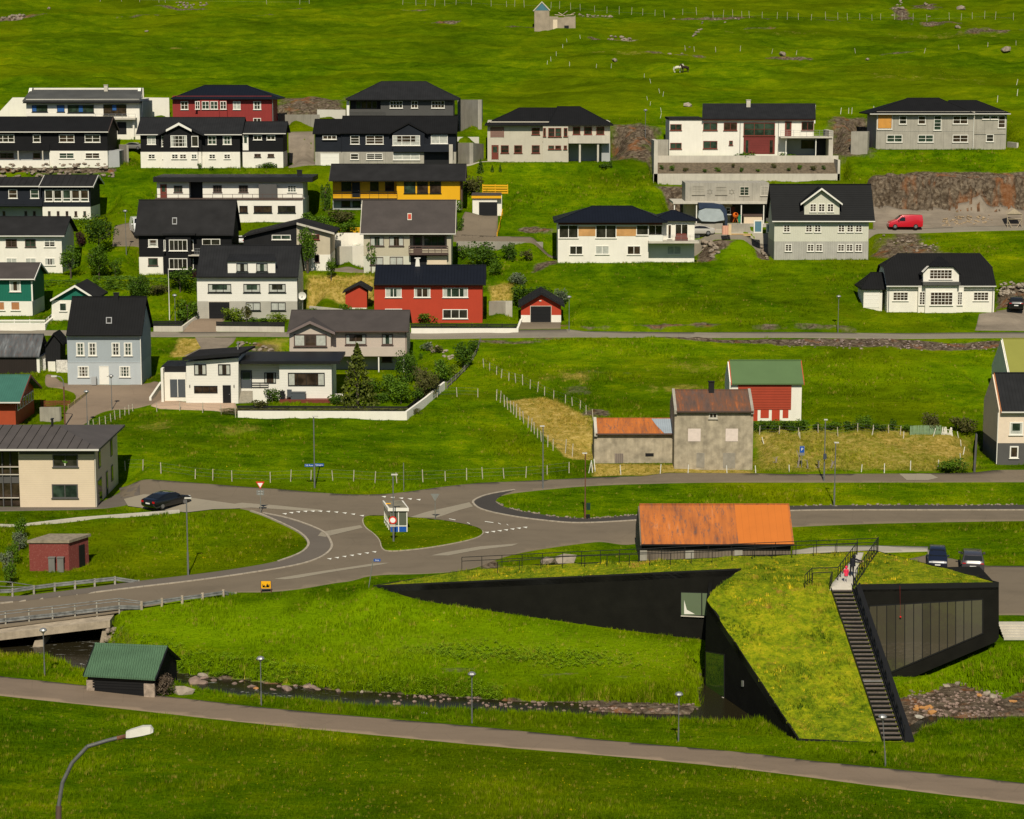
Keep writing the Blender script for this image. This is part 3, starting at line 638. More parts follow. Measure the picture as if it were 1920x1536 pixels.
# kerbs: rows of stones
KM = m_plain("kerb_stone", (.36, .31, .24), .85, .25, 3)
kerb_mesh = None
def kerb(label, pts, h=.12, w=.22, L=1.0):
    W = [G(*p, HR) for p in (chk(pts[:-1])+[chk(pts[:-1])[0]] if pts[0] == pts[-1] else chk(pts, 2, False))]
    e = None; base = W[0]; e = empty("kerb", base, label, "kerb", "kerbs of the junction")
    for a, b_ in zip(W, W[1:]):
        d = math.hypot(b_.x-a.x, b_.y-a.y); n = max(1, int(d/L))
        for i in range(n):
            p0 = a.lerp(b_, i/n); p1 = a.lerp(b_, (i+1)/n); dx, dy = (p1.x-p0.x), (p1.y-p0.y); l = math.hypot(dx, dy); ang = math.atan2(dy, dx)
            global kerb_mesh
            if kerb_mesh is None:
                o = B().box(0, 1, -.5, .5, -.3, 1).out("kerb_stone", KM, None); kerb_mesh = o.data; COL.objects.unlink(o)
            o = bpy.data.objects.new("kerb_stone", kerb_mesh); o.location = (p0.x-base.x, p0.y-base.y, float(samp(p0.x, p0.y, HR))-.0-base.z); o.rotation_euler = (0, math.atan2(-(samp(p1.x, p1.y)-samp(p0.x, p0.y)), l), ang); o.scale = (l-.02, w, h); link(o, e)
isl = [(680,975.5),(689,970),(716,970),(765,973),(819,977),(873,986),(901,994),(907,1003),(887,1013),(833,1024),(779,1032),(727,1036),(716,1030),(714,1016),(703,1003),(684,990)]
W_isl = [tuple(G(*p))[:2] for p in chk(isl)]
kerb("pale kerb ringing the bus shelter island", isl+[isl[0]])
kerb("pale kerb along the outer edge of the new dark footway", lens_out[::-1][2:]+lens_out[:1] if False else [(965,919.5),(915,927.5),(890,937.5),(885,945),(902,957.5),(965,970.5),(1040,979.5),(1090,982.5),(1200,976.5),(1350,964.5),(1500,957.5),(1660,957.5),(1920,957.5)])
kerb("kerb between the left sidewalk and the bending road", [(494,963),(548,974),(608,997),(619,1013),(624,1027),(613,1040),(592,1051),(554,1062),(440,1080),(350,1092),(260,1102),(130,1118),(0,1133)])
kerb("kerb at the edge of the round left lawn", [(470,959),(489,965),(508,973),(543,989),(565,1001),(579,1016),(578,1027),(562,1040),(521,1054)])
# the shelter island lawn is real raised turf
tag(drape("traffic_island", W_isl, .2, gm, .8, None, None, .3), kind='structure')
LG = [tuple(G(*p))[:2] for p in [(1920,901),(1686,902)]]
# kerb-side rubble edge of the lens lawn
# ------------------------------------------------------------------ house kit
W = m_plain("white_render", (.76, .725, .635), .75, .05, .7, streak=.12)
WB = m_lines("white_boards", (.77, .745, .67), 2, .30, .86, .6, .04)
WT = m_plain("white_trim", (.76, .735, .66), .5, .03, 2, bumpd=0)
CREAM = m_lines("cream_boards", (.72, .59, .43), 2, .21, .82, .65, .04)
BEIGE = m_plain("beige_render", (.50, .46, .37), .85, .07, .8, streak=.12)
CONC = m_plain("concrete", (.34, .315, .26), .9, .18, .7, streak=.45, bumpd=.02)
CONCB = m_lines("board_marked_concrete", (.36, .335, .28), 0, 1.25, .7, .9, .14, streak=.35, w=.03)
CONCL = m_plain("pale_concrete", (.52, .48, .40), .9, .12, .6, streak=.3)
PLAS = m_plain("weathered_plaster", (.38, .325, .235), .95, .38, 1.3, streak=.4, bumpd=.03)
BLK = m_lines("black_boards", (.0125, .0125, .0135), 2, .22, .6, .7, .12, spec=.12)
BLKV = m_lines("black_upright_boards", (.017, .017, .018), 0, .2, .6, .7, .12, spec=.12)
NAVY = m_lines("slate_blue_boards", (.019, .022, .029), 2, .22, .6, .7, .12, spec=.12)
REDW = m_plain("red_paint", (.42, .045, .018), .6, .06, .6, streak=.1)
REDD = m_lines("dark_red_boards", (.26, .028, .024), 0, .22, .7, .6, .08)
REDB = m_lines("red_cladding_boards", (.40, .060, .030), 2, .29, .35, .6, .08, dist=.06)
YEL = m_lines("yellow_boards", (.80, .42, .012), 2, .2, .85, .55, .04)
GRN = m_lines("green_boards", (.008, .13, .085), 0, .2, .7, .55, .06)
BLUE = m_plain("pale_blue_render", (.32, .36, .38), .75, .06, .5, streak=.12)
BLUE2 = m_plain("paler_blue_render", (.42, .455, .47), .75, .05, .5, streak=.12)
CRM2 = m_lines("sand_boards", (.50, .45, .33), 2, .2, .86, .65, .04)
GG = m_lines("grey_green_boards", (.56, .55, .45), 0, .24, .88, .65, .05)
GREYC = m_lines("grey_sheet", (.40, .385, .34), 0, .3, .8, .8, .12, streak=.3)
DGRY = m_plain("dark_grey_render", (.085, .082, .078), .8, .08, .8)
LGRY = m_plain("light_grey_render", (.44, .43, .38), .8, .06, .8, streak=.1)
SHADE = m_plain("wall_shade_grey", (.36, .37, .37), .8, .06, .8)  # grey with shade painted in for recessed and end walls; plain for bin box
PINKW = m_lines("pinkish_boards", (.52, .44, .37), 2, .25, .86, .65, .04)
MGRY = m_lines("grey_boards", (.085, .083, .078), 2, .2, .7, .65, .08)
WOODP = m_lines("oiled_larch_boards", (.62, .33, .12), 2, .16, .6, .6, .25)
ORW = m_plain("orange_plywood", (.55, .26, .05), .7, .1, 2)
REDBR = m_plain("red_brown_paint", (.16, .035, .022), .55, .08, 1)
BROWN = m_plain("brown_paint", (.085, .055, .045), .6, .1, 1)
BLKP = m_plain("black_paint", (.010, .010, .011), .5, .1, 1)
GRYD = m_plain("grey_door_paint", (.07, .08, .09), .5, .05, 1)
BLUEP = m_plain("blue_paint", (.02, .09, .28), .5, .05, 1)
METAL = m_plain("galvanised_steel", (.42, .42, .41), .45, .12, 2, .7)
GUT = m_plain("gutter_paint", (.62, .60, .54), .45, .05, 1)
R_BLK = m_lines("black_roof_sheet", (.010, .010, .0105), 0, .32, .6, .75, .15, spec=.12)
R_BLK2 = m_lines("black_roof_tiles", (.010, .0105, .011), 2, .28, .35, .65, .15, spec=.12, dist=.06)
R_NAV = m_lines("blue_black_roof_sheet", (.008, .010, .016), 0, .4, .6, .55, .12, spec=.15)
R_CHA = m_plain("charcoal_roof_felt", (.021, .0205, .021), .9, .25, .5, spec=.1)
R_CHA2 = m_lines("charcoal_roof_sheet", (.019, .0195, .021), 0, .35, .7, .8, .2, spec=.1)
R_BRN = m_plain("grey_brown_roof", (.060, .050, .046), .85, .18, .5, streak=.2)
R_GRY = m_plain("grey_zinc_roof", (.085, .073, .066), .6, .14, .6)
R_GRN = m_plain("green_roof_sheet_flat", (.085, .145, .055), .6, .06, .5)
R_TEAL = m_lines("teal_roof_sheet", (.078, .152, .085), 0, .18, .55, .6, .16, streak=.15, w=.2, dist=.05)
R_TEAL2 = m_lines("dull_green_roof_sheet", (.045, .14, .105), 0, .25, .75, .55, .1)
R_OLIV = m_plain("olive_roof_sheet", (.22, .22, .04), .6, .06, .5)
R_SLATE = m_plain("slate_roof", (.075, .075, .068), .75, .25, .35)
R_OLD = m_rust("old_grey_roof_sheet", [(.35, (.03, .032, .036)), (.55, (.09, .095, .10)), (.7, (.22, .23, .24))], 0, (1.6, .3, .3))
R_RUSTB = m_rust("brown_rust_roof", [(.34, (.06, .042, .035)), (.46, (.105, .055, .036)), (.55, (.15, .060, .028)), (.66, (.34, .095, .022))])
R_RUSTO = m_rust("orange_rust_roof", [(.34, (.16, .05, .02)), (.45, (.34, .10, .02)), (.60, (.47, .135, .02)), (.76, (.40, .26, .17))])
def glass(name, c, r=.06):
    m, nt, b = newmat(name); n = noise(nt, pos(nt), 1.1, 3)
    nt.links.new(ramp(nt, n, [(.4, c), (.62, cl(c, 2.6))]), b.inputs['Base Color']); b.inputs['Roughness'].default_value = r
    b.inputs['Specular IOR Level'].default_value = .55; return m
GLS = [glass("window_glass", (.014, .013, .010)), glass("window_glass_green_reflection", (.016, .026, .018)), glass("window_glass_brown", (.022, .015, .010))]  # the green variant has reflected green mixed into its colour
CURT = m_plain("curtain_cloth", (.42, .43, .38), .9, .2, 3, bumpd=0)
CURO = m_plain("orange_curtain", (.38, .17, .07), .9, .15, 3, bumpd=0)
class Hs:
    def __init__(s, key, name, label, cat="house", group=None, Y=None, z=None):
        p = PL.get(key); s.Y = p['Y'] if Y is None else Y; s.z = p['z'] if z is None else z; s.D = p['D']; s.yb = PLOTS[key][2]
        s.root = empty(name, ((p['X0']+p['X1'])/2, s.Y, s.z), label, cat, group)
    def p(s, px, py, dy=0): return onY(px, py, s.Y+dy)
    def w(s, x0, x1, y0, y1, mat, dy=0, D=None, name="wall"):
        """box: front face on the plane dy behind the facade line, y0 top, y1 bottom (None = into the ground)"""
        D = s.D if D is None else D; ym = (y0+(y1 or s.yb))/2
        a = s.p(x0, ym, dy); b_ = s.p(x1, ym, dy); zt = s.p((x0+x1)/2, y0, dy).z; zb = s.z-1.3 if y1 is None else s.p((x0+x1)/2, y1, dy).z
        return B().box(a.x, b_.x, s.Y+dy, s.Y+dy+D, zb, zt).out(name, mat, s.root)
    def gable(s, x0, x1, ye, yr, mat, over=.45, D=None, thk=.16, dy=0, wall=None, wx=None, wy=None, fascia=None, name="roof", gut=None, seams=0, ef=.35):
        D = s.D if D is None else D; Ye = s.Y+dy-over; Yr = s.Y+dy+D/2; Yb = s.Y+dy+D+over; xm = (x0+x1)/2
        ze = onY(xm, ye, Ye).z; zr = onY(xm, yr, Yr).z; X0 = onY(x0, (ye+yr)/2, (Ye+Yr)/2).x; X1 = onY(x1, (ye+yr)/2, (Ye+Yr)/2).x
        k = (zr-ze)/(Yr-Ye)
        pr = [(X0, Ye, ze), (X0, Yr, zr), (X0, Yb, ze), (X0, Yb, ze-thk), (X0, Yr, zr-thk*1.1), (X0, Ye, ze-thk)]
        ro = B().prism(pr, (X1-X0, 0, 0)).out(name, mat, s.root)
        if wall is not None:
            y_ = s.Y+dy; zu = ze+k*over-thk-.01; zb = s.z-1.3 if wy is None else s.p(xm, wy, dy).z
            wa = s.p(wx[0], (wy or s.yb), dy).x; wb = s.p(wx[1], (wy or s.yb), dy).x
            B().prism([(wa, y_, zb), (wa, y_, zu), (wa, Yr, zr-thk*1.1-.01), (wa, y_+D, zu), (wa, y_+D, zb)], (wb-wa, 0, 0)).out("wall", wall, s.root)
        if fascia is not None:
            for X in (X0-.03, X1-.05):
                B().prism([(X, Ye-.02, ze+.03), (X, Yr, zr+.03), (X, Yb, ze+.03), (X, Yb, ze-thk-.05), (X, Yr, zr-thk-.09), (X, Ye-.02, ze-thk-.05)], (.08, 0, 0)).out("bargeboard", fascia, s.root)
        if gut is not None: B().box(X0, X1, Ye-.14, Ye-.01, ze-.12, ze+.01).out("gutter", gut, s.root)
        for i in range(seams):
            X = X0+(X1-X0)*(i+.5)/seams
            B().prism([(X, Ye, ze), (X, Yr, zr), (X, Yr, zr+.06), (X, Ye, ze+.06)], (.04, 0, 0)).out("roof_seam", mat, ro)
        B().box(X0, X1, Yr-.12, Yr+.12, zr-.05, zr+.05).out("ridge_cap", mat, ro)
        s.rf = (Ye, ze, k, Yr, zr); s.ro = ro; return ro
    def hip(s, x0, x1, ye, r0, r1, yr, mat, over=.5, D=None, thk=.16, dy=0, gut=None, lip=None, name="roof"):
        D = s.D if D is None else D; Ye = s.Y+dy-over; Yr = s.Y+dy+D/2; Yb = s.Y+dy+D+over; xm = (x0+x1)/2
        ze = onY(xm, ye, Ye).z; zr = onY(xm, yr, Yr).z; X0 = onY(x0, ye, Ye).x; X1 = onY(x1, ye, Ye).x
        a = onY(r0, yr, Yr).x; b_ = onY(r1, yr, Yr).x; t = thk
        V = [(X0,Ye,ze),(X1,Ye,ze),(X1,Yb,ze),(X0,Yb,ze),(a,Yr,zr),(b_,Yr,zr),(X0,Ye,ze-t),(X1,Ye,ze-t),(X1,Yb,ze-t),(X0,Yb,ze-t)]
        Fc = [(0,1,5,4),(1,2,5),(2,3,4,5),(3,0,4),(0,6,7,1),(1,7,8,2),(2,8,9,3),(3,9,6,0),(6,9,8,7)]
        ro = mobj(name, V, Fc, mat, s.root)
        q = B()
        for u, v_ in ((V[0], V[4]), (V[1], V[5]), (V[4], V[5])): q.bar(Vector(u)+Vector((0,0,.02)), Vector(v_)+Vector((0,0,.02)), .05, 5)
        q.out("ridge_cap", mat, ro)
        if gut is not None: B().box(X0, X1, Ye-.14, Ye-.01, ze-.12, ze+.01).out("gutter", gut, s.root)
        s.rf = (Ye, ze, (zr-ze)/(Yr-Ye), Yr, zr); s.ro = ro; return ro
    def slab(s, x0, x1, y0, y1, mat, over=.3, D=None, dy=0, name="roof", lo=0):
        D = s.D if D is None else D; Ye = s.Y+dy-over; a = onY(x0, y0, Ye).x; b_ = onY(x1, y0, Ye).x; zt = onY((x0+x1)/2, y0, Ye).z; zb = onY((x0+x1)/2, y1, Ye).z
        return B().box(a, b_, Ye, s.Y+dy+D+over, zb, zt).out(name, mat, s.root)
    def exy(s, pts, D, mat, dy=0, name="wall", par=None):
        """outline given in photo pixels on the plane dy behind the facade, swept back by D"""
        return B().prism([s.p(x, y, dy) for x, y in pts], (0, D, 0)).out(name, mat, par or s.root)
    def chev(s, l, pk, r, D, mat, th=.22, dy=0, name="gable_roof", par=None):
        """front-facing gable roof: left eave, peak, right eave pixels"""
        A = [s.p(*k, dy) for k in (l, pk, r)]; Z = Vector((0, 0, th))
        return B().prism([A[0], A[1], A[2], A[2]-Z, A[1]-Z*1.2, A[0]-Z], (0, D, 0)).out(name, mat, par or s.root)
    def win(s, x0, y0, x1, y1, nx=2, ny=2, fm=None, dy=0, cur=0, g=None, fw=.085, mw=.05, sill=True, cm=None, par=None):
        fm = fm or WT; ym = (y0+y1)/2; xm = (x0+x1)/2; y_ = s.Y+dy
        X0 = s.p(x0, ym, dy).x; X1 = s.p(x1, ym, dy).x; Z1 = s.p(xm, y0, dy).z; Z0 = s.p(xm, y1, dy).z
        q = B(); f = y_-.07; k = y_+.02
        q.box(X0, X1, f, k, Z1-fw, Z1); q.box(X0, X1, f, k, Z0, Z0+fw); q.box(X0, X0+fw, f, k, Z0+fw, Z1-fw); q.box(X1-fw, X1, f, k, Z0+fw, Z1-fw)
        iw = (X1-X0-2*fw); ih = (Z1-Z0-2*fw)
        for i in range(1, nx): c = X0+fw+iw*i/nx; q.box(c-mw/2*(1.6 if nx <= 3 else 1), c+mw/2*(1.6 if nx <= 3 else 1), f+.012, k, Z0+fw, Z1-fw)
        for j in range(1, ny): c = Z0+fw+ih*j/ny; q.box(X0+fw, X1-fw, f+.02, k, c-mw/2, c+mw/2)
        if sill: q.box(X0-.08, X1+.08, y_-.14, y_, Z0-.07, Z0-.004)
        wo_ = q.out("window", fm, par or s.root)
        g = GLS[RNG.randrange(3)] if g is None else g
        q = B(); q.box(X0+fw, X1-fw, y_-.02, y_-.006, Z0+fw, Z1-fw); q.out("pane", g, wo_)
        if cur:
            q = B(); cwid = iw*(.16 if cur < 3 else .3)
            if cur in (1, 2, 3):
                B().box(X0+fw, X0+fw+cwid, y_-.028, y_-.022, Z0+fw, Z1-fw).out("curtain", cm or CURT, wo_); B().box(X1-fw-cwid, X1-fw, y_-.028, y_-.022, Z0+fw, Z1-fw).out("curtain", cm or CURT, wo_)
            if cur == 2: q.box(X0+fw+cwid, X1-fw-cwid, y_-.028, y_-.022, Z0+fw, Z0+fw+ih*.28)
            if cur == 4: q.box(X0+fw, X1-fw, y_-.028, y_-.022, Z0+fw, Z1-fw)
            if cur == 5: q.box(X0+fw, X1-fw, y_-.028, y_-.022, Z1-fw-ih*.4, Z1-fw)
            if q.V: q.out("curtain", cm or CURT, wo_)
        return wo_
    def wins(s, L, y0, y1, *a, **k):
        for x0, x1 in L: s.win(x0, y0, x1, y1, *a, **k)
    def door(s, x0, y0, x1, y1, mat, dy=0, fm=None, lites=0, name="door"):
        ym = (y0+y1)/2; xm = (x0+x1)/2; y_ = s.Y+dy; X0 = s.p(x0, ym, dy).x; X1 = s.p(x1, ym, dy).x; Z1 = s.p(xm, y0, dy).z; Z0 = s.p(xm, y1, dy).z
        d = B().box(X0, X1, y_-.035, y_-.002, Z0, Z1).out(name, mat, s.root); q = B()
        q.box(X0-.07, X0-.002, y_-.07, y_, Z0, Z1+.07); q.box(X1+.002, X1+.07, y_-.07, y_, Z0, Z1+.07); q.box(X0, X1, y_-.07, y_, Z1+.002, Z1+.07); q.out("frame", fm or mat, d)
        if name == "garage_door":
            n = 4; q = B()
            for i in range(1, n): z = Z0+(Z1-Z0)*i/n; q.box(X0, X1, y_-.05, y_-.036, z-.015, z+.015)
            q.out("panel_ribs", mat, d)
        else: B().box(X1-.16, X1-.06, y_-.09, y_-.036, Z0+.95, Z0+1.0).out("handle", METAL, d)
        if lites: B().box(X0+.15, X1-.15, y_-.045, y_-.036, Z0+(Z1-Z0)*.5, Z1-.15).out("pane", GLS[1], d)
        return d
    def rail(s, x0, x1, y0, y1, mat, dy=0, rails=3, posts=6, r=.03, name="railing", slats=0):
        a = s.p(x0, y0, dy); b_ = s.p(x1, y0, dy); zb = s.p((x0+x1)/2, y1, dy).z; zt = s.p((x0+x1)/2, y0, dy).z; q = B(); y_ = s.Y+dy
        for i in range(rails+1):
            z = zb+(zt-zb)*(i+.35)/(rails+.35); h = slats or r; q.box(a.x, b_.x, y_-.02, y_+.02, z-h, z+h)
        for i in range(posts): X = a.x+(b_.x-a.x)*i/(posts-1); q.box(X-r, X+r, y_-.045, y_-.021, zb, zt)
        return q.out(name, mat, s.root)
    def chim(s, x0, x1, y0, y1, mat, dy=None, flare=0, cap=None):
        dy = s.D/2 if dy is None else dy; a = s.p(x0, y1, dy); b_ = s.p(x1, y1, dy); zt = s.p(x0, y0, dy).z; w = b_.x-a.x
        o = B().prism([(a.x-flare, a.y, a.z-1.2), (b_.x+flare, a.y, a.z-1.2), (b_.x-flare, a.y, zt), (a.x+flare, a.y, zt)], (0, max(.5, w*.8), 0)).out("chimney", mat, s.root)
        B().box(a.x-.06, b_.x+.06, a.y-.06, a.y+max(.5, w*.8)+.06, zt-.001, zt+.08).out("chimney_cap", cap or mat, o); return o
    def pipe(s, x, y0, y1, mat, dy=0): a = s.p(x, y0, dy-.08); b_ = s.p(x, y1, dy-.08); return B().bar((a.x, a.y, a.z), (a.x, a.y, b_.z), .05).out("downpipe", mat, s.root)
    def skyl(s, x0, y0, x1, y1, fm, g=None):
        Ye, ze, k, Yr, zr = s.rf; xm = (x0+x1)/2
        def onroof(px, py):
            r = ray(px, py); d = (CAMZ-ze+k*Ye)/(k*r[1]-r[2]); return Vector((r[0]*d, r[1]*d, CAMZ+r[2]*d))
        P4 = [onroof(x0, y1), onroof(x1, y1), onroof(x1, y0), onroof(x0, y0)]; n = Vector((0, -k, 1)).normalized()
        o = B().prism([p_+n*.02 for p_ in P4], n*.1).out("skylight", fm, s.ro); c = sum(P4, Vector())/4
        B().prism([c+(p_-c)*.72+n*.125 for p_ in P4], n*.01).out("pane", g or GLS[0], s.root).name = "skylight_pane"; return o

# ------------------------------------------------------------------ top row
h = Hs('A1', "modern_house", "white modern house with slate grey sloping roof and blue blinds, top left corner")
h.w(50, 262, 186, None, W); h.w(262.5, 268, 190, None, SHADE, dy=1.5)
h.exy([(50,191),(55,191),(262,192),(262,165),(60,165)][:0] or [(42,194),(44,190.5),(262,190),(262,193.5)], 9.0, R_CHA2, dy=-.8, name="eave_strip")
a = [h.p(42,191,-.8), h.p(263,190.5,-.8), h.p(266,170.5,8.5), h.p(58,170.5,8.5)]
B().prism(a, (0,0,.18)).out("roof", R_SLATE, h.root)
q = B(); f_ = [h.p(60,172,9.0), h.p(269,172,9.0)]; zt = h.p(60,165,9.0).z; q.box(f_[0].x, f_[1].x, f_[0].y, f_[0].y+.4, f_[0].z-2, zt); q.out("parapet", W, h.root)
for x in (58.5, 262): 
    A_ = h.p(x,172,9.0); q = B().prism([(A_.x, A_.y, A_.z-1), (A_.x, A_.y, zt), (A_.x, A_.y-1.2, zt), (A_.x, A_.y-2.6, zt-1.2), (A_.x, A_.y-2.6, zt-1.6)], (.45,0,0)); q.out("parapet_return", W, h.root)
h.chim(195,202,160,170.5,CONCL,dy=7)
h.w(50,176,211,218,W,dy=-.05,D=.04)
h.wins([(60,89),(107,121)],197,210,2,1,BLKP,dy=-.01); h.win(127,197,176,211.5,3,1,BLKP,dy=-.01); h.win(194,196,237,216,3,2,BLKP,dy=-.01)
q = B()
for x0, x1, y0, y1 in ((61,68,198,209),(108,120,198,209.5),(148,155,198,210),(211,218,197,207)):
    A_ = h.p(x0,y1,-.04); C_ = h.p(x1,y0,-.04); B().box(A_.x, C_.x, A_.y-.04, A_.y-.03, A_.z, C_.z).out("blind", BLUEP, h.root)

h.w(179,254,221,224.5,CONCL,dy=-1.3,D=1.3,name="balcony_slab"); h.rail(179,254,214,221,METAL,dy=-1.25,rails=1,posts=7,r=.02)
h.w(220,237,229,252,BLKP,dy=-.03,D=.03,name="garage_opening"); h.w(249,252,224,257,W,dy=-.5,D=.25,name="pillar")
o = PL['A1']
def slabwall(name, label, cat, pts_base, tops, mat, th=.25, group=None, cap=None):
    """free-standing wall: pts_base photo pixels along its foot, tops photo y of its top edge at each of them"""
    Gs = [G(*p) for p in pts_base]; e = empty(name, Gs[0], label, cat, group); q = B(); c = B()
    for i in range(len(Gs)-1):
        a, b_ = Gs[i], Gs[i+1]; za = onY(pts_base[i][0], tops[i], a.y).z; zb = onY(pts_base[i+1][0], tops[i+1], b_.y).z
        d = Vector((b_.x-a.x, b_.y-a.y, 0)).normalized(); n = Vector((-d.y, d.x, 0))*th
        q.prism([(a.x,a.y,a.z-1),(b_.x,b_.y,b_.z-1),(b_.x,b_.y,zb),(a.x,a.y,za)], n)
        if cap: c.prism([Vector((a.x,a.y,za+.001))-n*.15, Vector((b_.x,b_.y,zb+.001))-n*.15, Vector((b_.x,b_.y,zb+.001))+n*1.15, Vector((a.x,a.y,za+.001))+n*1.15], (0,0,.07))
    q.out("wall_face", mat, e)
    if cap: c.out("coping", cap, e)
    return e
slabwall("retaining_wall", "tall white retaining wall between the modern white house and the red hip-roofed house", "retaining wall", [(268,224),(318,224)], [183,183.5], W, .3)
slabwall("terrace_wall", "white stepped terrace wall at the left end of the modern white house", "terrace wall", [(-20,222),(0,220),(25,219),(50,219)], [222,209,183,183], W, .3)

h = Hs('A2', "long_house", "long black and white house with black roof at the left edge, second row")
h.gable(-60,208,247,219,R_BLK,wall=BLK,wx=(-50,202),wy=283,gut=GUT,fascia=BROWN)
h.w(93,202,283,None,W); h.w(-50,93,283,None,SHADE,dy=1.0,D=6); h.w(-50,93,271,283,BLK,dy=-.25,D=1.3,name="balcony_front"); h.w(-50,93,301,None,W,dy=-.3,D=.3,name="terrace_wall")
for x in (34,80): h.w(x-1,x+1,283,301,CONCL,dy=-.25,D=.2,name="pillar")
h.win(-6,252.5,27,267,3,2); h.win(62,252.5,76,267,1,2); h.win(111,252.5,139.5,267,2,2); h.win(159,252.5,188,267,2,2)
h.win(111,286.5,139,297.5,2,2); h.win(160,286.5,187,297.5,2,2); h.win(0,287,26,297,2,2,BROWN,dy=1); h.win(62,287,76,297,1,2,BROWN,dy=1)
h.w(201,224,283,None,SHADE,dy=.6,D=6)

h = Hs('A3', "gabled_house", "black over white timber house with many small-paned windows and a central gable")
h.gable(259,457,252,220,R_CHA2,wall=BLK,wx=(264,450),wy=285,gut=GUT)
h.w(264,450,285,None,W); 
h.gable(458,538,250,228,R_CHA2,wall=BLK,wx=(455,531),wy=285,over=.4,D=6,dy=.6,gut=GUT,name="wing_roof"); h.w(455,531,285,None,W,dy=.6,D=6)
h.exy([(306,285),(306,249),(335,234),(371,249),(371,285)],1.3,BLK,dy=-1.1); h.w(306,371,285,None,W,dy=-1.1,D=1.3)
h.exy([(300,285),(300,252),(306,252),(306,285)],1,BLK,dy=-.6); h.exy([(371,285),(371,252),(378,252),(378,285)],1,BLK,dy=-.6)
h.w(300,306,285,None,W,dy=-.6,D=.8); h.w(371,378,285,None,W,dy=-.6,D=.8)
h.chev((295,253),(335,230.5),(382,253),5.0,R_CHA2,.2,dy=-1.45); h.chev((311,243),(335,230),(359,243),.12,WT,.32,dy=-1.6,name="bargeboard")
h.win(276,255,292,271,2,3,cur=4,g=GLS[2]); h.win(303,255,312,275,2,4,dy=-.62); h.win(320,254,350.5,275.5,4,3,dy=-1.12,cur=1); h.win(359,255,372,275,1,1,dy=-1.12)
h.win(390,255,405.5,271,2,2); h.win(418,255,434,271,2,2,cur=1)
h.win(278,289,291,298,2,2); h.win(305,289,312.5,298,2,2,dy=-.62); h.win(322,289,334,298,2,2,dy=-1.12); h.win(337,289,349.5,298,2,2,dy=-1.12); h.win(359,289,369,298,2,2,dy=-1.12); h.win(392,289,404,298,2,2); h.win(420,289,432,298,2,2)
h.door(456,255,465,282,WT,dy=.6,lites=1); h.win(475,254,491,262.5,2,1,dy=.6); h.win(500,254,516,262.5,2,1,dy=.6); h.win(477,288.5,489,294.5,2,1,BROWN,dy=.6); h.win(502,288.5,514,294.5,2,1,BROWN,dy=.6)

h = Hs('A4', "long_house", "long slate blue house over a concrete ground floor with a white garage door")
h.gable(640,858,249,217.5,R_BLK,wall=NAVY,wx=(640,855),wy=285); h.gable(588,640,250,223.5,R_BLK,wall=NAVY,wx=(591,640),wy=285,D=7,dy=.15,name="garage_roof")
h.w(591,855,285,None,CONCB)
h.chev((729,250),(766,229.5),(803,250),4.5,R_BLK,.2,dy=-.7); h.exy([(737,285),(737,250),(766,234),(796,250),(796,285)],.7,NAVY,dy=-.5)
h.win(605,254,631,261.5,3,1); h.win(657,254,674,270.5,1,3); h.win(686,254,719,270.5,2,3); h.win(736,254,787.5,273,3,3,dy=-.5,cur=2); h.win(808,253,839.5,269.5,2,2,cur=4)
h.door(602,288.5,635,314,WT,name="garage_door"); h.win(657,288,672.5,299.5,1,2); h.win(687,288,717.5,299.5,2,3); h.win(737,288,787,300,3,2,cur=4)
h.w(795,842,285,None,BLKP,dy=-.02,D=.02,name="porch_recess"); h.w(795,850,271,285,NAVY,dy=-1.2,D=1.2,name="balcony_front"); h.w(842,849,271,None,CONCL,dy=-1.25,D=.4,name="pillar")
h.pipe(640,252,285,NAVY)

h = Hs('B1', "hip_roofed_house", "dark red house with a black hip roof and white small-paned windows")
h.w(324,510,180,None,REDD); h.w(371,376,188,None,REDD,dy=-.5,D=.5); h.w(376,411,188,None,REDD,dy=-.8,D=.8); h.w(411,426,188,None,REDD,dy=-.5,D=.5)
h.hip(320,523,184.5,384,463,160,R_NAV,over=.7)
h.win(339,190,353,205.5,2,2); h.win(366,190,375,205,2,2,dy=-.52); h.win(378.5,190,392.5,205,2,2,dy=-.82); h.win(394.5,190,408.5,205,2,2,dy=-.82); h.win(413,190,424.5,205,2,2,dy=-.52); h.win(437,190,451,205.5,2,2,cur=4); h.win(475,190,489.5,205.5,2,2,cur=1); h.win(475,221.5,489.5,235,2,2); h.pipe(511,188,228,METAL)

h = Hs('B2', "hip_roofed_house", "grey boarded house with charcoal hip roof and glazed corner veranda")
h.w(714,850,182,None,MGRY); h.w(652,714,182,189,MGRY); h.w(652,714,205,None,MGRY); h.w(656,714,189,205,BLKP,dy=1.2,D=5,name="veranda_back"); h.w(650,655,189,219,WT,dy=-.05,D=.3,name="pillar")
h.hip(648,861,186,715,799,153,R_CHA2,over=.8)
for x in (670,680,690,700): h.win(x-2.5,190,x+7,204,1,1,DGRY,dy=.6,sill=False,fw=.06)
h.rail(655,722,206,217,MGRY,dy=-.4,rails=4,posts=5,r=.02)
h.win(731,189.5,755,203,4,2); h.win(771,189.5,783.5,203,2,2); h.win(809,189.5,833.5,203,4,2)
slabwall("retaining_wall", "grey concrete retaining wall between the red house and the grey hip-roofed house", "retaining wall", [(521,244),(597,244)], [215,215], CONCB, .3)
slabwall("terrace_wall", "low white terrace wall left of the grey hip-roofed house", "terrace wall", [(597,222),(648,222)], [205.5,206], W, .3)
slabwall("retaining_wall", "sloping board-marked concrete retaining wall right of the grey hip-roofed house", "retaining wall", [(858,243),(900,243),(905,228)], [187,187,187], CONCB, .3)
slabwall("garden_wall", "white garden wall with planting above it left of the beige hip-roofed house", "garden wall", [(857,269),(898,269)], [257,257], W, .3)
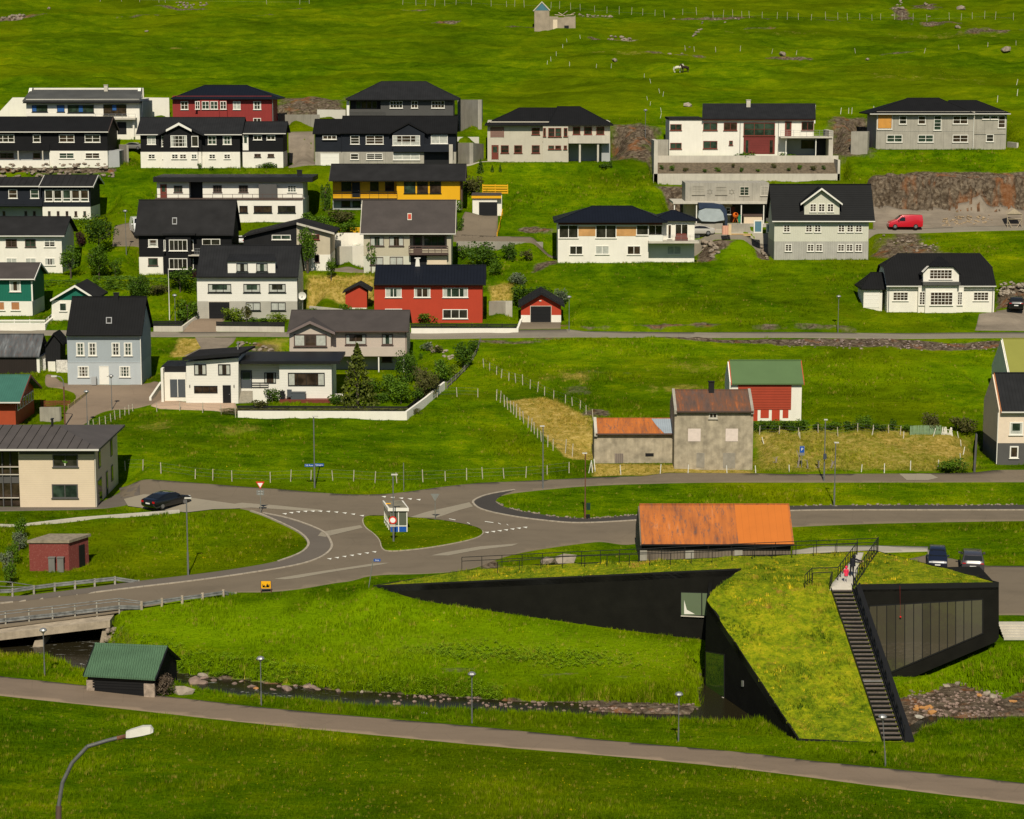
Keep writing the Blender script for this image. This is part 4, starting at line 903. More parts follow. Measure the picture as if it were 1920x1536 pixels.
slabwall("retaining_wall", "stained concrete retaining wall below the white garden wall", "retaining wall", [(857,308),(884,308),(907,300)], [268,268,270], CONC, .3)
slabwall("retaining_wall", "short blank concrete wall right of the black and white annex", "retaining wall", [(224,306),(238,306)], [271,272], CONC, .3)

h = Hs('B3', "hip_roofed_house", "beige rendered house with black hip roofs, red-brown windows and a balcony")
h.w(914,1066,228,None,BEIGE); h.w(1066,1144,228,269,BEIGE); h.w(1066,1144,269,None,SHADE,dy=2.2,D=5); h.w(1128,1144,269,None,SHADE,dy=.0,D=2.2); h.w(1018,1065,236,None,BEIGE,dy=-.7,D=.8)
h.hip(909,1150,234,973,1087,202.5,R_BLK,over=.7,gut=R_CHA); h.hip(1028,1149,233,1045,1087,200,R_BLK,over=.8,D=8.8,name="upper_roof")
h.w(1066,1143,254.5,269,CONCL,dy=-1.4,D=1.4,name="balcony")
for x in (1085.5,1119.5): h.w(x,x+3.5,269,None,CONCL,dy=-1.2,D=.3,name="pillar")
h.door(920.5,239.5,944,257.5,m_lines("brown_louvres",(.24,.14,.11),2,.25,.5,.7),fm=REDBR,name="shutter")
rb = REDBR
h.win(997,240,1012,252.5,1,2,rb); h.win(1028,240,1040,256.5,1,2,rb,dy=-.72); h.win(1041,240,1052.5,256.5,1,2,rb,dy=-.72); h.win(1057,240,1064,256,1,2,rb,dy=-.72); h.win(1018.5,240,1023.5,256,1,2,rb,dy=-.72)
h.wins([(1074,1088),(1095,1110),(1118,1133)],238,252.5,1,2,rb); h.door(922.5,273,934,299,REDBR,lites=1); h.wins([(939,954),(964,979),(997,1012)],272.5,287,1,2,rb); h.wins([(1028,1039),(1041,1052),(1057,1063)],273,280,1,1,rb,dy=-.72)

h = Hs('C1', "modern_house", "white modern house with charcoal lean-to roof, tall red-framed glazing and balcony on concrete terraces")
h.w(1255,1317.5,224,None,W); h.slab(1254,1318,221,225,R_CHA,.15); h.w(1317.6,1476,226,None,W,dy=-.15,D=8.1); h.w(1476,1526,226,259,W,dy=-.15,D=8.1); h.w(1464,1530,259,None,SHADE,dy=2.0,D=5.5)
A_ = [h.p(1316.5,221.5,-.7), h.p(1529.5,221.5,-.7), h.p(1529,194,5.0), h.p(1317.5,194,5.0)]
B().prism(A_, (0,0,-.2)).out("roof", R_CHA2, h.root); h.w(1317.5,1529,222.2,225.8,REDBR,dy=-.6,D=.4,name="fascia")
B().prism([A_[3]-Vector((0,0,.2)), A_[2]-Vector((0,0,.2)), A_[2]-Vector((0,0,3)), A_[3]-Vector((0,0,3))], (0,-.3,0)).out("rear_wall", W, h.root)
h.chim(1399.5,1407,188,204,CONCL,dy=3.5)
h.win(1256.5,233,1278,244.5,2,1,rb); h.win(1256.5,268,1278,279.5,2,1,rb); h.win(1318.5,230,1345,244.5,2,1,rb,dy=-.17); h.win(1357,230,1382,244.5,2,1,rb,dy=-.17); h.win(1318.5,264.5,1345,279,2,1,rb,dy=-.17); h.win(1367,264,1374,272,1,1,rb,dy=-.17)
h.win(1394,230,1453,255,3,2,rb,dy=-.17,g=GLS[1],fw=.12); h.w(1394,1453,255.3,289,m_lines("red_panel",(.17,.03,.025),2,.35,.7),dy=-.19,D=.05,name="entrance_panel"); h.win(1397,262,1404,288,1,1,rb,dy=-.2,sill=False); h.win(1442,262,1450,288,1,1,rb,dy=-.2,sill=False)
h.door(1472.5,229,1483,256,REDBR,dy=-.17,lites=1); h.win(1503,229,1525.5,244.5,2,1,rb,dy=-.17)
for x in (1388,1460): h.pipe(x,228,290,METAL,dy=-.15)
h.w(1463.6,1561,256.5,259.2,CONCL,dy=-2.2,D=4.2,name="balcony_slab"); h.rail(1463.6,1561,244.5,256.5,METAL,dy=-2.15,rails=3,posts=9,r=.018)
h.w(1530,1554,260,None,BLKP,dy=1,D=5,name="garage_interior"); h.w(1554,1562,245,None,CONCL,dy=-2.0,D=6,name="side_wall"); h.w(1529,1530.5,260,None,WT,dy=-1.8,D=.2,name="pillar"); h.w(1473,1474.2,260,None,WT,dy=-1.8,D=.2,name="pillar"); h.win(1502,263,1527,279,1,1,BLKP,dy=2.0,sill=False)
# terraces below it
c = PL['C1']; zt1 = c['z']; e = empty("retaining_wall", onY(1222,345,c['Y']-5), "tall pale concrete terrace walls with a planted bed below the red and white modern house", "retaining wall")
Y2 = c['Y']-6.5; Y1 = c['Y']-2.6
q = B(); q.box(onY(1224,292,Y1).x, onY(1572,292,Y1).x, Y1, Y1+.3, onY(1400,308,Y1).z-1, onY(1400,292,Y1).z); q.out("upper_wall", CONCL, e)
q = B(); q.box(onY(1225,330,Y2).x, onY(1575,330,Y2).x, Y2, Y2+.3, onY(1400,352,Y2).z-2.5, onY(1400,326,Y2).z); q.out("lower_wall", CONCL, e)
q = B(); q.box(onY(1223,300,Y1-.1).x, onY(1230,300,Y1-.1).x, Y2, c['Y'], onY(1230,350,Y2).z-2, onY(1230,262,Y1).z); q.box(onY(1571,300,Y2).x, onY(1575.5,300,Y2).x, Y2, Y1+.3, onY(1570,350,Y2).z-2, onY(1570,300,Y2).z); q.out("side_wall", CONCL, e)
q = B(); q.box(onY(1230,262,Y1).x, onY(1254,262,Y1).x, Y1+.5, Y1+.9, zt1-2, onY(1240,262,Y1+.5).z); q.out("stub_wall", CONC, e)
SOIL = m_plain("soil_bed", (.13, .10, .065), .95, .4, 2.5, bumpd=.08)
zb_ = onY(1400,325.5,Y2).z-.25; B().prism([(onY(1230,320,Y2).x, Y2+.3, zb_), (onY(1571,320,Y2).x, Y2+.3, zb_), (onY(1571,320,Y2).x, Y1, onY(1400,305,Y1).z), (onY(1230,320,Y2).x, Y1, onY(1400,305,Y1).z)], (0,0,-1)).out("soil_bed", SOIL, e)
B().box(onY(1230,300,Y1+.3).x, onY(1571,300,Y1+.3).x, Y1+.3, c['Y']+.3, zt1-2, zt1-.02).out("terrace_floor", CONCF if False else M_CONCF, e)
BEDZ = (Y2, Y1, zb_, (onY(1400,305,Y1).z-zb_)/(Y1-Y2-.3))

h = Hs('C2', "hip_roofed_house", "unfinished grey concrete house with black hip roof and an orange boarded opening")
h.w(1643,1827,209,None,CONCB,D=8.5); h.w(1827,1887,209,None,CONCB,dy=.5,D=7)
h.hip(1631,1828,213.3,1702,1760,184,R_BLK,over=.6,gut=GUT); h.hip(1760,1895,213,1779,1831,188.5,R_BLK,over=.6,D=7,dy=.5,gut=GUT,name="wing_roof")
h.win(1645,214,1673,242.5,1,1,WT); h.door(1647.5,216,1670.5,240.5,ORW,dy=-.09,name="boarding")
h.win(1686,217.5,1700,233,1,2); h.win(1721.5,217.5,1735.5,233,1,2); h.win(1751,217,1765,244.5,1,4); h.win(1786.5,217.5,1814.6,232.6,2,2); h.win(1842,217,1856,224,1,1,dy=.5); h.win(1857,217,1871,224,1,1,dy=.5); h.win(1871.5,217,1885,240,1,3,dy=.5)
h.wins([(1662.5,1691.7),(1721,1750),(1786,1815)],253,266.8,2,2); h.win(1849,252,1863,266,1,2,dy=.5); h.pipe(1826.5,214,280,WT,dy=-.1); h.w(1643,1887,245.6,246.4,GREYC,dy=-.03,D=.03,name="floor_joint")
slabwall("concrete_shed", "small grey concrete wall block left of the unfinished concrete house", "concrete wall", [(1595,289),(1626,289)], [247,247], CONC, 1.6)
slabwall("low_wall", "low rounded concrete wall right of the unfinished concrete house", "concrete wall", [(1888,278),(1906,278)], [266,268], CONCL, .3)

# ------------------------------------------------------------------ third row
h = Hs('D1', "long_house", "slate blue and white house with seamed grey roof at the left edge, five big windows")
h.gable(78,180,349.5,328,R_GRY if False else R_CHA,wall=NAVY,wx=(80,170),wy=388,gut=GUT,seams=9,fascia=GUT,D=7); h.gable(-60,78,349,332.5,R_CHA,wall=NAVY,wx=(-60,79),wy=388,dy=.9,D=6,seams=12,gut=GUT,name="wing_roof")
h.w(80,170,388,None,W); h.w(-60,79,388,None,SHADE,dy=1.5,D=5); h.w(-60,79,384,387,NAVY,dy=-.3,D=1.8,name="balcony_slab"); h.rail(-60,79,374,384,NAVY,dy=-.25,rails=3,posts=9)
for i in range(5): x = 84+i*16.7; h.win(x,356,x+15.7,378,1,1,fw=.1); h.win(x,371.5,x+15.7,378,1,1,fw=.1,dy=-.005); x = 90+i*16.6; h.win(x,396,x+5,405,1,1,BROWN)
h.win(16,355.5,32.6,372,1,2,dy=.9); h.win(57,355.5,73,372,1,2,dy=.9)
for x in (5,46,62): h.win(x,396,x+5,405,1,1,BROWN,dy=1.5)

h = Hs('D2', "flat_roofed_house", "long white flat-roofed house with black fascia and brown deck railing")
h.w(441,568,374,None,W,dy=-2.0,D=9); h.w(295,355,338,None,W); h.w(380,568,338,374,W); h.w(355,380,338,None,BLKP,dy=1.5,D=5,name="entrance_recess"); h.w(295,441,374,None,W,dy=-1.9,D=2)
h.slab(287,586,332.5,341.5,BLKP,.9); h.chim(557,566,320,331,BLKP,dy=4)
h.w(290,567,373.2,375.2,BROWN,dy=-2.1,D=2.1,name="deck_edge"); h.rail(292,355,364.5,373.5,BROWN,dy=-2.05,rails=1,posts=4); h.rail(380,567,364.5,373.5,BROWN,dy=-2.05,rails=1,posts=11)
h.door(301.5,346.5,312,372.5,REDBR,lites=1); h.win(326,348,342,360.5,3,3,BROWN); h.win(399.5,347.5,416,360.5,3,3,BROWN); h.win(448,347.5,465,360.5,3,3,BROWN); h.win(497,348,514,357,3,3); h.win(539,348,555.5,360.5,3,3)
h.wins([(449,464.5),(476,510),(521,554)],386,399,2,1,BLKP,dy=-2.0); h.w(485,519,346,372,DGRY,dy=-1.0,D=.4,name="windbreak")

h = Hs('D3', "long_house", "bright yellow house with charcoal gable roof and black balcony rail")
h.gable(619,874,338,307.5,R_CHA,over=.7,wall=YEL,wx=(744,864),wy=375,fascia=R_BRN); h.w(624,744,335,375,YEL,dy=1.2,D=5.8); h.w(624,677,375,None,SHADE,dy=.8,D=6); h.w(677,864,375,None,W,dy=.2)
h.w(624,744.5,373.5,376.5,BLKP,dy=-.3,D=1.7,name="balcony_slab"); h.rail(624,744.5,358.5,373.5,BLKP,dy=-.28,rails=3,posts=8,r=.025); h.w(624,744,366,373.5,YEL,dy=1.1,D=.05,name="balcony_back")
h.win(640,341,659,358,1,1,BLKP,dy=1.2); h.door(661,343,674,370,BLKP,dy=1.1); h.win(694,341,710,358,1,1,BLKP,dy=1.2); h.win(722,341,739,358,1,1,BLKP,dy=1.2)
h.wins([(757.5,779),(782,802.5),(806,827)],341,362.5,1,1,BLKP,fw=.06); h.win(640,376.5,657,388,1,1,BLKP,dy=.8); h.win(661,376.5,676,388,1,1,BLKP,dy=.8); h.w(864,867,339,None,BROWN,dy=.5,D=6); h.pipe(863,340,392,BLKP)
g_ = Hs('YG', "garage", "white flat-roofed garage with yellow fascia and black door beside the yellow house", "garage")
g_.w(886,932,372,None,W); g_.slab(884,940,366.5,372,YEL,.3); g_.slab(884,940,365.6,366.8,R_BRN,.35); g_.door(899,380,931.5,405,BLKP,name="garage_door"); g_.w(932,941,366,None,W,dy=.5,D=.5)
def slatfence(label, pts, tops, mat, n=4, cat="fence", gap=.35, post=None, name="slat_fence", group=None, pitch=1.8):
    """horizontal boards, each its own part, with posts"""
    Gs = [G(*p) for p in pts]; e = empty(name, Gs[0], label, cat, group)
    for i in range(len(Gs)-1):
        a, b_ = Gs[i], Gs[i+1]; ha = onY(pts[i][0], tops[i], a.y).z-a.z; hb_ = onY(pts[i+1][0], tops[i+1], b_.y).z-b_.z
        for j in range(n):
            t0 = (j+gap*.5)/n; t1 = (j+1-gap*.5)/n; d = Vector((b_.x-a.x, b_.y-a.y, 0)).normalized(); nn = Vector((-d.y, d.x, 0))*.035
            B().prism([(a.x,a.y,a.z+ha*t0),(b_.x,b_.y,b_.z+hb_*t0),(b_.x,b_.y,b_.z+hb_*t1),(a.x,a.y,a.z+ha*t1)], nn).out("slat", mat, e)
        L = (b_-a).length; m = max(1, int(L/pitch))
        for k in range(m+1):
            c_ = a.lerp(b_, k/m); hh = ha+(hb_-ha)*k/m; B().box(c_.x-.05, c_.x+.05, c_.y+.036, c_.y+.12, c_.z-.4, c_.z+hh).out("post", post or mat, e)
    return e
slatfence("yellow slatted screen on white wall above the yellow-trimmed garage", [(905,364),(952,364)], [345.5,346], YEL, 4)
slatfence("yellow board rail descending beside the steep grey driveway", [(932,444),(938,428),(942,404)], [436,414,392], YEL, 2)
slatfence("yellow boards on the terrace edge left of the sand-coloured house", [(634,437),(678,437)], [426,426], YEL, 3)
slabwall("retaining_wall", "white wall under the yellow terrace boards left of the sand-coloured house", "retaining wall", [(620,463),(682,463)], [437,437], W, .3)
slabwall("retaining_wall", "grey concrete road wall below the steep driveway", "retaining wall", [(856,470),(931,470),(1018,466)], [453,453,454], CONC, .3)
q = Hs('E5', "lean_house", "small house with shallow front gable, half black boards and half beige")
q.exy([(456.5,515),(456.5,446),(556,421),(556,515)],8,BLKV); q.exy([(556.2,515),(556.2,421),(619,438),(619,515)],8,m_plain("fawn_render",(.48,.42,.31),.8,.06)); q.exy([(584,515),(584,477.5),(619.3,477.5),(619.3,515)],8,W,dy=-.02)
q.chev((454,442),(556,417.5),(627,437),9,R_CHA,.2,dy=-.5); q.chev((556,418),(556.5,417.4),(627,436.6),.1,CONCL,.25,dy=-.62,name="bargeboard")
q.win(509.7,440.5,545,449.5,2,1); q.win(572,440,599,449.5,2,1,REDBR); q.win(590,478,599,492,1,1,BROWN)

h = Hs('E1', "two_storey_house", "white two-storey house with charcoal gable roof at the left edge")
h.gable(-60,127,442,406,R_CHA,wall=W,wx=(-60,117.5),gut=GUT,over=.5)
h.win(11,448.5,31.7,463,2,3,BROWN); h.win(47,448.5,67,463,2,2,BROWN); h.win(83,448.5,103.5,463,2,3,cur=5); h.win(12,484,32,498,2,1,cur=4); h.win(48,484,68,498,2,1,cur=4); h.win(84,484,103.5,497.5,2,1,cur=3)

h = Hs('E2', "steep_roofed_house", "black timber house with a very large black roof and white bay windows")
h.gable(256,441,440,374.6,R_CHA,wall=BLK,wx=(261,435),wy=482,over=.5); h.w(261,306,482,None,W); h.w(306,435,482,None,BLK); h.w(311,358,440,None,BLK,dy=-.9,D=1); h.slab(304,366,438.5,441.5,R_CHA,1.2,D=1)
h.win(278,449,296,463.5,1,2,cur=2); h.win(317,449.5,351.5,470.5,4,1,dy=-.92); h.win(307,449.5,311,470,1,1,dy=-.5); h.win(355,449.5,363,470,1,1,dy=-.0); h.win(379,448,413,460,2,1); h.win(278,484,296,498,1,1,BROWN); h.win(317,484.5,351.5,505,4,1,dy=-.92); h.win(355,484.5,363,505,1,1)
h.w(353,375,478.5,480.5,CONCL,dy=-1.2,D=1.2,name="balcony_slab"); h.rail(365,376,466,478.5,METAL,dy=-1.15,rails=2,posts=5,r=.015); h.skyl(323,409,332,422,METAL)

h = Hs('E3', "dormer_house", "white house with charcoal roof, wide white box dormer and black garage door")
h.gable(372,562,518.6,460,R_CHA2,wall=WB,wx=(370,557.5),wy=565,gut=BLKP,over=.4); h.w(370,557.5,565,None,m_lines("grey_block",(.42,.40,.34),2,.25,.85,.8)); 
Yd = .05; h.w(427,516,491,512,WT,dy=Yd,D=2.6,name="dormer_wall")
a_ = [h.p(425,491,Yd-.25), h.p(519,491,Yd-.25), h.p(515,477.5,3.0), h.p(430,477.5,3.0)]; B().prism(a_, (0,0,.15)).out("dormer_roof", R_CHA2, h.root)
h.win(443.5,494,464.8,509.5,2,1,BLKP,dy=Yd,cur=3); h.win(480.6,494,502,509.5,2,1,BLKP,dy=Yd,cur=3)
h.win(390,532.5,433.6,548.5,3,1,BLKP,cur=2); h.win(456.5,532.5,488,548.5,2,1,BLKP,cur=2); h.win(504,532.5,535.7,548.5,2,1,BLKP,cur=2); h.door(392,566.5,430.6,597.5,BLKP,name="garage_door",fm=CONCL); h.win(461,567,488.6,582.5,2,1,BLKP,cur=4); h.win(508,567,535.7,582.5,2,1,BLKP,cur=4); h.pipe(558,522,598,BLKP)
# satellite dish
c_ = onY(566.5, 555, h.Y+.4); e = empty("satellite_dish", onY(566.5, 585, h.Y+.4), "large white satellite dish at the right corner of the house with the box dormer", "satellite dish")
n_ = 14; V = []; Fq = []
for r_, z_ in ((0.0,.16),(.18,.14),(.36,.07),(.52,0)):
    for i in range(n_): t = 2*math.pi*i/n_; V.append((c_.x+r_*math.cos(t), c_.y+z_, c_.z+r_*math.sin(t)))
for a in range(3):
    for i in range(n_): j = (i+1) % n_; Fq.append((a*n_+i, a*n_+j, (a+1)*n_+j, (a+1)*n_+i))
mobj("dish", V, Fq, WT, e, True); B().bar((c_.x,c_.y+.15,c_.z-2.2),(c_.x,c_.y+.15,c_.z),.05).out("mast", METAL, e); B().bar((c_.x,c_.y-.5,c_.z-.1),(c_.x,c_.y+.1,c_.z-.5),.02).box(c_.x-.05,c_.x+.05,c_.y-.6,c_.y-.48,c_.z-.16,c_.z-.04).out("feed_arm", METAL, e)

h = Hs('E4', "gabled_house", "sand-coloured house with grey-brown gable roof, brown balcony and red skylight")
h.gable(677,855,438,375,R_BRN,wall=CRM2,wx=(682,768.5),wy=480,over=.5,gut=GUT,fascia=CONCL); h.w(768.5,838,436,480,CRM2,dy=1.3,D=6.6); h.w(838,846,436,None,CRM2); h.w(682,838,480,None,GG,dy=.01); h.w(801,838,480,None,CREAM,dy=-.3,D=.3)
h.gable(768,855,438,375,R_BRN,wall=CRM2,wx=(840,848),wy=480,over=.5) if False else None
h.win(694,444,720,461.5,2,1,BROWN,cur=3); h.win(729.7,444,757,461.5,2,1,BROWN,cur=3); h.door(776,443,790.6,476,BROWN,dy=1.3,lites=1); h.win(795.6,443,834,462,3,1,BROWN,dy=1.3)
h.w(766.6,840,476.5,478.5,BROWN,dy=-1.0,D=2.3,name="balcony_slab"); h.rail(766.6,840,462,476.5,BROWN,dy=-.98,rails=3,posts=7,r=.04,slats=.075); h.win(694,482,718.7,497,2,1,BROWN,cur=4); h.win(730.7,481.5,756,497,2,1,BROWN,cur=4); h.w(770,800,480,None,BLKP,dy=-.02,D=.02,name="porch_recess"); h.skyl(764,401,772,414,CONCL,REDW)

h = Hs('F1', "two_storey_house", "green and white house with brown roof at the left edge above a striped terrace wall")
h.gable(-60,71,523,492.7,R_BRN,wall=GRN,wx=(-60,61),wy=565,over=.5,gut=WT,fascia=WT); h.w(-60,61,565,None,W,dy=.01); h.w(58.5,61.3,527,565,WT,dy=-.04,D=.04,name="corner_board")
h.win(18,526,39,547,1,1,fw=.14,cur=3); h.win(-8,565.5,9,582,1,1,cur=4,cm=CURO); h.win(20.5,565.5,37.5,582,1,1,cur=4,cm=CURO)
slabwall("terrace_wall", "white terrace wall with green band below the green and white house", "terrace wall", [(-60,620),(85,620),(109,597)], [608,608,588], W, .3)
slatfence("white and green board parapet on the terrace of the green and white house", [(-60,609),(85,609),(108,589)], [599,599,580], WT, 2)
h = Hs('F2', "small_outbuilding", "small white outbuilding with green gable and white bargeboards", "outbuilding")
h.exy([(97,563),(97,560),(140,538),(176,560),(176,563)],7,GRN); h.exy([(97,606),(97,563),(176,563),(176,606)],7,W); h.chev((94,562),(140,534.5),(180,560),8,R_CHA,.2,dy=-.4); h.chev((94,562),(140,534.5),(180,560),.1,WT,.24,dy=-.52,name="bargeboard"); h.win(111.5,568,125,583.5,1,1)

h = Hs('H1', "long_house", "bright red house with black roof and white three-part windows", "house")
h.gable(703,911,533,497,R_NAV,wall=REDW,wx=(702,904.6),over=.45,fascia=BLKP,gut=BLKP)
h.win(722.5,539.7,753,557.7,2,1,cur=3); h.win(776.4,539.7,807,557.7,2,1,cur=1); h.win(830,539.7,877.5,557.7,3,1,cur=1); h.win(830,580,877,597.5,3,1); h.win(722,579,754,594,2,1); h.chim(778.5,787.5,485,499,WT,dy=3.2,flare=.12)
h = Hs('H2', "red_shed", "small red shed with black gable roof and white base left of the red house", "shed")
h.exy([(647.5,577),(647.5,548),(672,534),(688,547),(688,577)],3,REDW); h.w(647.5,688,577,None,W,dy=.005,D=3); h.chev((642,548),(673,531.5),(696,545),3.8,R_CHA,.18,dy=-.4)
h = Hs('H3', "garage", "red gabled garage with wide black door and white base at the road", "garage")
h.exy([(977,591),(977,572),(1014,552),(1052,572),(1052,591)],6,REDW); h.w(977,1052,591,None,W,dy=-.01,D=6); h.chev((972,574),(1015,548.5),(1059,573.5),7,R_CHA2,.24,dy=-.6); h.door(995,574.5,1033,604,BLKP,fm=CONCL,name="garage_door"); h.w(1011,1015,563.5,565,WT,dy=-.1,D=.1,name="lamp")

h = Hs('D4', "hip_roofed_house", "white house with glossy black hip roof and orange larch panels between wide windows")
h.w(1046,1216,413,None,W); h.w(1216,1302,413,None,W,dy=.9,D=7); h.w(1046,1302,413,423,REDBR,dy=.6,D=6) if False else None
h.w(1047,1242,417,421.5,REDBR,dy=-.05,D=.05,name="fascia"); h.hip(1038.7,1252,415.8,1110,1185,386.5,R_NAV,over=.9); h.hip(1222,1310,413,1258,1266,394.5,R_NAV,over=.5,D=6,dy=.9,name="wing_roof")
h.win(1048,422,1084,446.5,2,1); h.win(1117,422,1155.5,446.5,2,1); h.w(1084.7,1116.3,425,442.8,WOODP,dy=-.03,D=.03,name="larch_panel"); h.w(1156,1192.7,425,442.8,WOODP,dy=-.03,D=.03,name="larch_panel")
h.win(1193,422,1216,441,1,1); h.win(1216,422,1242,441,2,1,dy=.9-.02); h.win(1252,421,1259,448,1,1,dy=.9); h.win(1265.6,420,1290,449,2,1,dy=.9)
h.win(1068,461,1092.6,477.5,2,1); h.win(1116.5,461,1142,477,2,1,cur=4); h.win(1176,461,1201,477.5,2,1); h.win(1250.7,461,1277,477,2,1,dy=.9,cur=4)
h.w(1216,1311,452.5,456.5,CONCL,dy=-1.2,D=2.1,name="balcony_slab"); h.w(1216,1243,441.5,452.5,WT,dy=-1.2,D=.06,name="balcony_panel"); h.rail(1243,1311,441,452.5,METAL,dy=-1.18,rails=4,posts=5,r=.015)
e = empty("barbecue", onY(1278,452,h.Y-.3), "reddish covered garden bench standing on the white balcony", "bench"); p_ = onY(1278,452,h.Y-.5)
B().box(p_.x-.85,p_.x+.85,p_.y,p_.y+.5,p_.z,p_.z+.42).out("seat", REDBR, e); B().prism([(p_.x-.85,p_.y+.5,p_.z+.42),(p_.x+.85,p_.y+.5,p_.z+.42),(p_.x+.65,p_.y+.5,p_.z+.95),(p_.x-.65,p_.y+.5,p_.z+.95)],(0,.1,0)).out("backrest", REDBR, e); e.name = "garden_bench"

h = Hs('D5', "dormer_house", "grey-green boarded house with black tiled roof and gabled three-window dormer")
h.gable(1445,1637,414.6,345.5,R_BLK2,wall=GG,wx=(1451.5,1628),wy=453,over=.5,gut=WT); h.w(1451.5,1628,453,None,GREYC,dy=.01)
for L, y0, y1 in (([(1469,1481.3),(1510.5,1522.8),(1527,1539.3),(1571.4,1583.6),(1587.8,1600),(1604,1616.4)],421.5,435.5),([(1472,1484.6),(1513.4,1526),(1529.6,1542),(1570.5,1583),(1586.5,1599),(1603.6,1616)],458,471.5)):
    h.wins(L,y0,y1,2,3,g=GLS[2])
Yd = .15; h.exy([(1508,402.4),(1508,379),(1541,357),(1574,379),(1574,402.4)],3.8,GG,dy=Yd,name="dormer_wall"); h.chev((1501.5,382),(1541,352.5),(1580,382),4.5,R_BLK2,.2,dy=Yd-.5,name="dormer_roof"); h.chev((1501.5,382),(1541,352.5),(1580,382),.1,WT,.22,dy=Yd-.62,name="bargeboard")
h.wins([(1518.5,1530.5),(1534.6,1546.6),(1551,1563)],382,397.5,2,3,dy=Yd,g=GLS[2])

h = Hs('D6', "concrete_house", "raw concrete house with star-shaped wall marks above an open carport, behind the boat", "unfinished house")
h.exy([(1285,379),(1285,343),(1442,343),(1442,379)],6,CONCB); h.w(1262,1442,379,382.5,CONCL,dy=-1.6,D=7.5,name="floor_slab"); h.w(1286,1325,382.5,None,CREAM,dy=1.5,D=5); h.w(1325,1372,382.5,None,CREAM,dy=1.6,D=5); h.w(1370,1377,388,None,REDBR,dy=1.4,D=.2,name="door"); h.w(1377,1442,382.5,None,DGRY,dy=3,D=3)
for x in (1263.5,1305,1389,1431): h.w(x,x+1.8,382.5,None,WT,dy=-1.4,D=.16,name="post")
h.win(1387,350,1404.5,367,2,3,CONCL,g=GLS[1]); h.win(1298,349,1321,365,3,3,CONC,g=CONC,mw=.03); h.win(1342,350,1363,365,1,2,CONC,g=CONC,mw=.03); h.win(1426,349,1441,367,2,3,CONCL,g=CONC,mw=.03); h.win(1361,389,1370,402,1,2)
for cx_ in (1331,1372):
    q = B(); c_ = h.p(cx_, 360, -.01)
    for sgn in (1, -1):
        T = [Vector((c_.x+.42*math.sin(t), c_.y-.02, c_.z+sgn*.42*math.cos(t))) for t in (0, 2.094, 4.189)]
        for i in range(3): q.bar(T[i], T[(i+1) % 3], .02, 4)
    q.out("star_mark", CONC, h.root)
h.w(1393,1431,402,406,BROWN,dy=-.9,D=1.2,name="bench_top"); h.w(1395,1429,406,None,CREAM,dy=-.8,D=1,name="crate_front")

h = Hs('R1', "half_hipped_house", "white house with tall black half-hipped roof, small-paned windows and central bay")
h.w(1663.6,1864.4,533,None,W); Ye = h.Y-.5; D = h.D; Yr = h.Y+D/2; Yb = h.Y+D+.5
ze = onY(1760,536,Ye).z; zr = onY(1760,475.5,Yr).z; Ym = h.Y+1.35; zm = ze+(zr-ze)*(Ym-Ye)/(Yr-Ye)
X0 = onY(1662,536,Ye).x; X1 = onY(1868,536,Ye).x; a = onY(1683,475.5,Yr).x; b_ = onY(1837,475.5,Yr).x; Ymb = 2*Yr-Ym
V = [(X0,Ye,ze),(X1,Ye,ze),(X1,Ym,zm),(X0,Ym,zm),(a,Yr,zr),(b_,Yr,zr),(X1,Ymb,zm),(X0,Ymb,zm),(X1,Yb,ze),(X0,Yb,ze)]
zz = ze+(zr-ze)*.56; Yq = Ye+(Yr-Ye)*.56; V[2]=(X1,Yq,zz); V[3]=(X0,Yq,zz); V[6]=(X1,2*Yr-Yq,zz); V[7]=(X0,2*Yr-Yq,zz)
ro = mobj("roof", V, [(0,1,2,5,4,3),(2,6,5),(3,4,7),(4,5,6,8,9,7),(0,9,8,1)], R_BLK, h.root)
xa = onY(1664,560,h.Y).x; xb = onY(1864,560,h.Y).x; zc = ze+(zz-ze)*.1
B().prism([(xa,h.Y,ze-.1),(xa,Yq+.1,zz-.15),(xa,2*Yr-Yq-.1,zz-.15),(xa,h.Y+D,ze-.1)], (xb-xa,0,0)).out("wall", W, h.root)
q = B()
for u, v2 in ((V[3],V[4]),(V[4],V[5]),(V[5],V[2])): q.bar(u, v2, .07, 5)
q.out("ridge_cap", R_CHA, ro); B().box(X0,X1,Ye-.12,Ye-.01,ze-.12,ze).out("gutter", GUT, h.root)
h.w(1735,1794,536,None,W,dy=-1.0,D=1.1); h.w(1721.5,1735,536,None,W,dy=-.55,D=.6); h.w(1794,1806.5,536,None,W,dy=-.55,D=.6); h.slab(1731,1801,530,535.5,R_SLATE,1.4,D=1)
Yd = -.15; h.exy([(1731,531),(1731,512),(1742,501),(1787,501),(1798,512),(1798,531)],1.5,W,dy=Yd,name="dormer_wall")
pk = h.p(1763,479,3.6); A_ = [h.p(1726,516,Yd-.3), h.p(1741,500,Yd-.3), h.p(1788,500,Yd-.3), h.p(1803,516,Yd-.3)]
mobj("dormer_roof", [*A_, pk+Vector((0,.6,0)), A_[0]+Vector((0,2.2,0)), A_[3]+Vector((0,2.2,0))], [(1,2,4),(0,1,4,5),(2,3,6,4)], R_BLK, h.root)
h.win(1742.7,505.5,1785.3,523.5,6,3,dy=Yd,g=GLS[2]); h.win(1674,547.5,1702.8,564,4,3,g=GLS[2]); h.win(1723.5,547,1734.5,572,2,5,dy=-.57,g=GLS[2]); h.win(1744,547.5,1786.5,572.5,6,4,dy=-1.02,g=GLS[2]); h.win(1795,547,1804.3,572,2,5,dy=-.57,g=GLS[2]); h.win(1825,547.5,1853.6,564,4,3,g=GLS[2])
h.pipe(1667,538,586,METAL); h.pipe(1862,538,586,METAL)
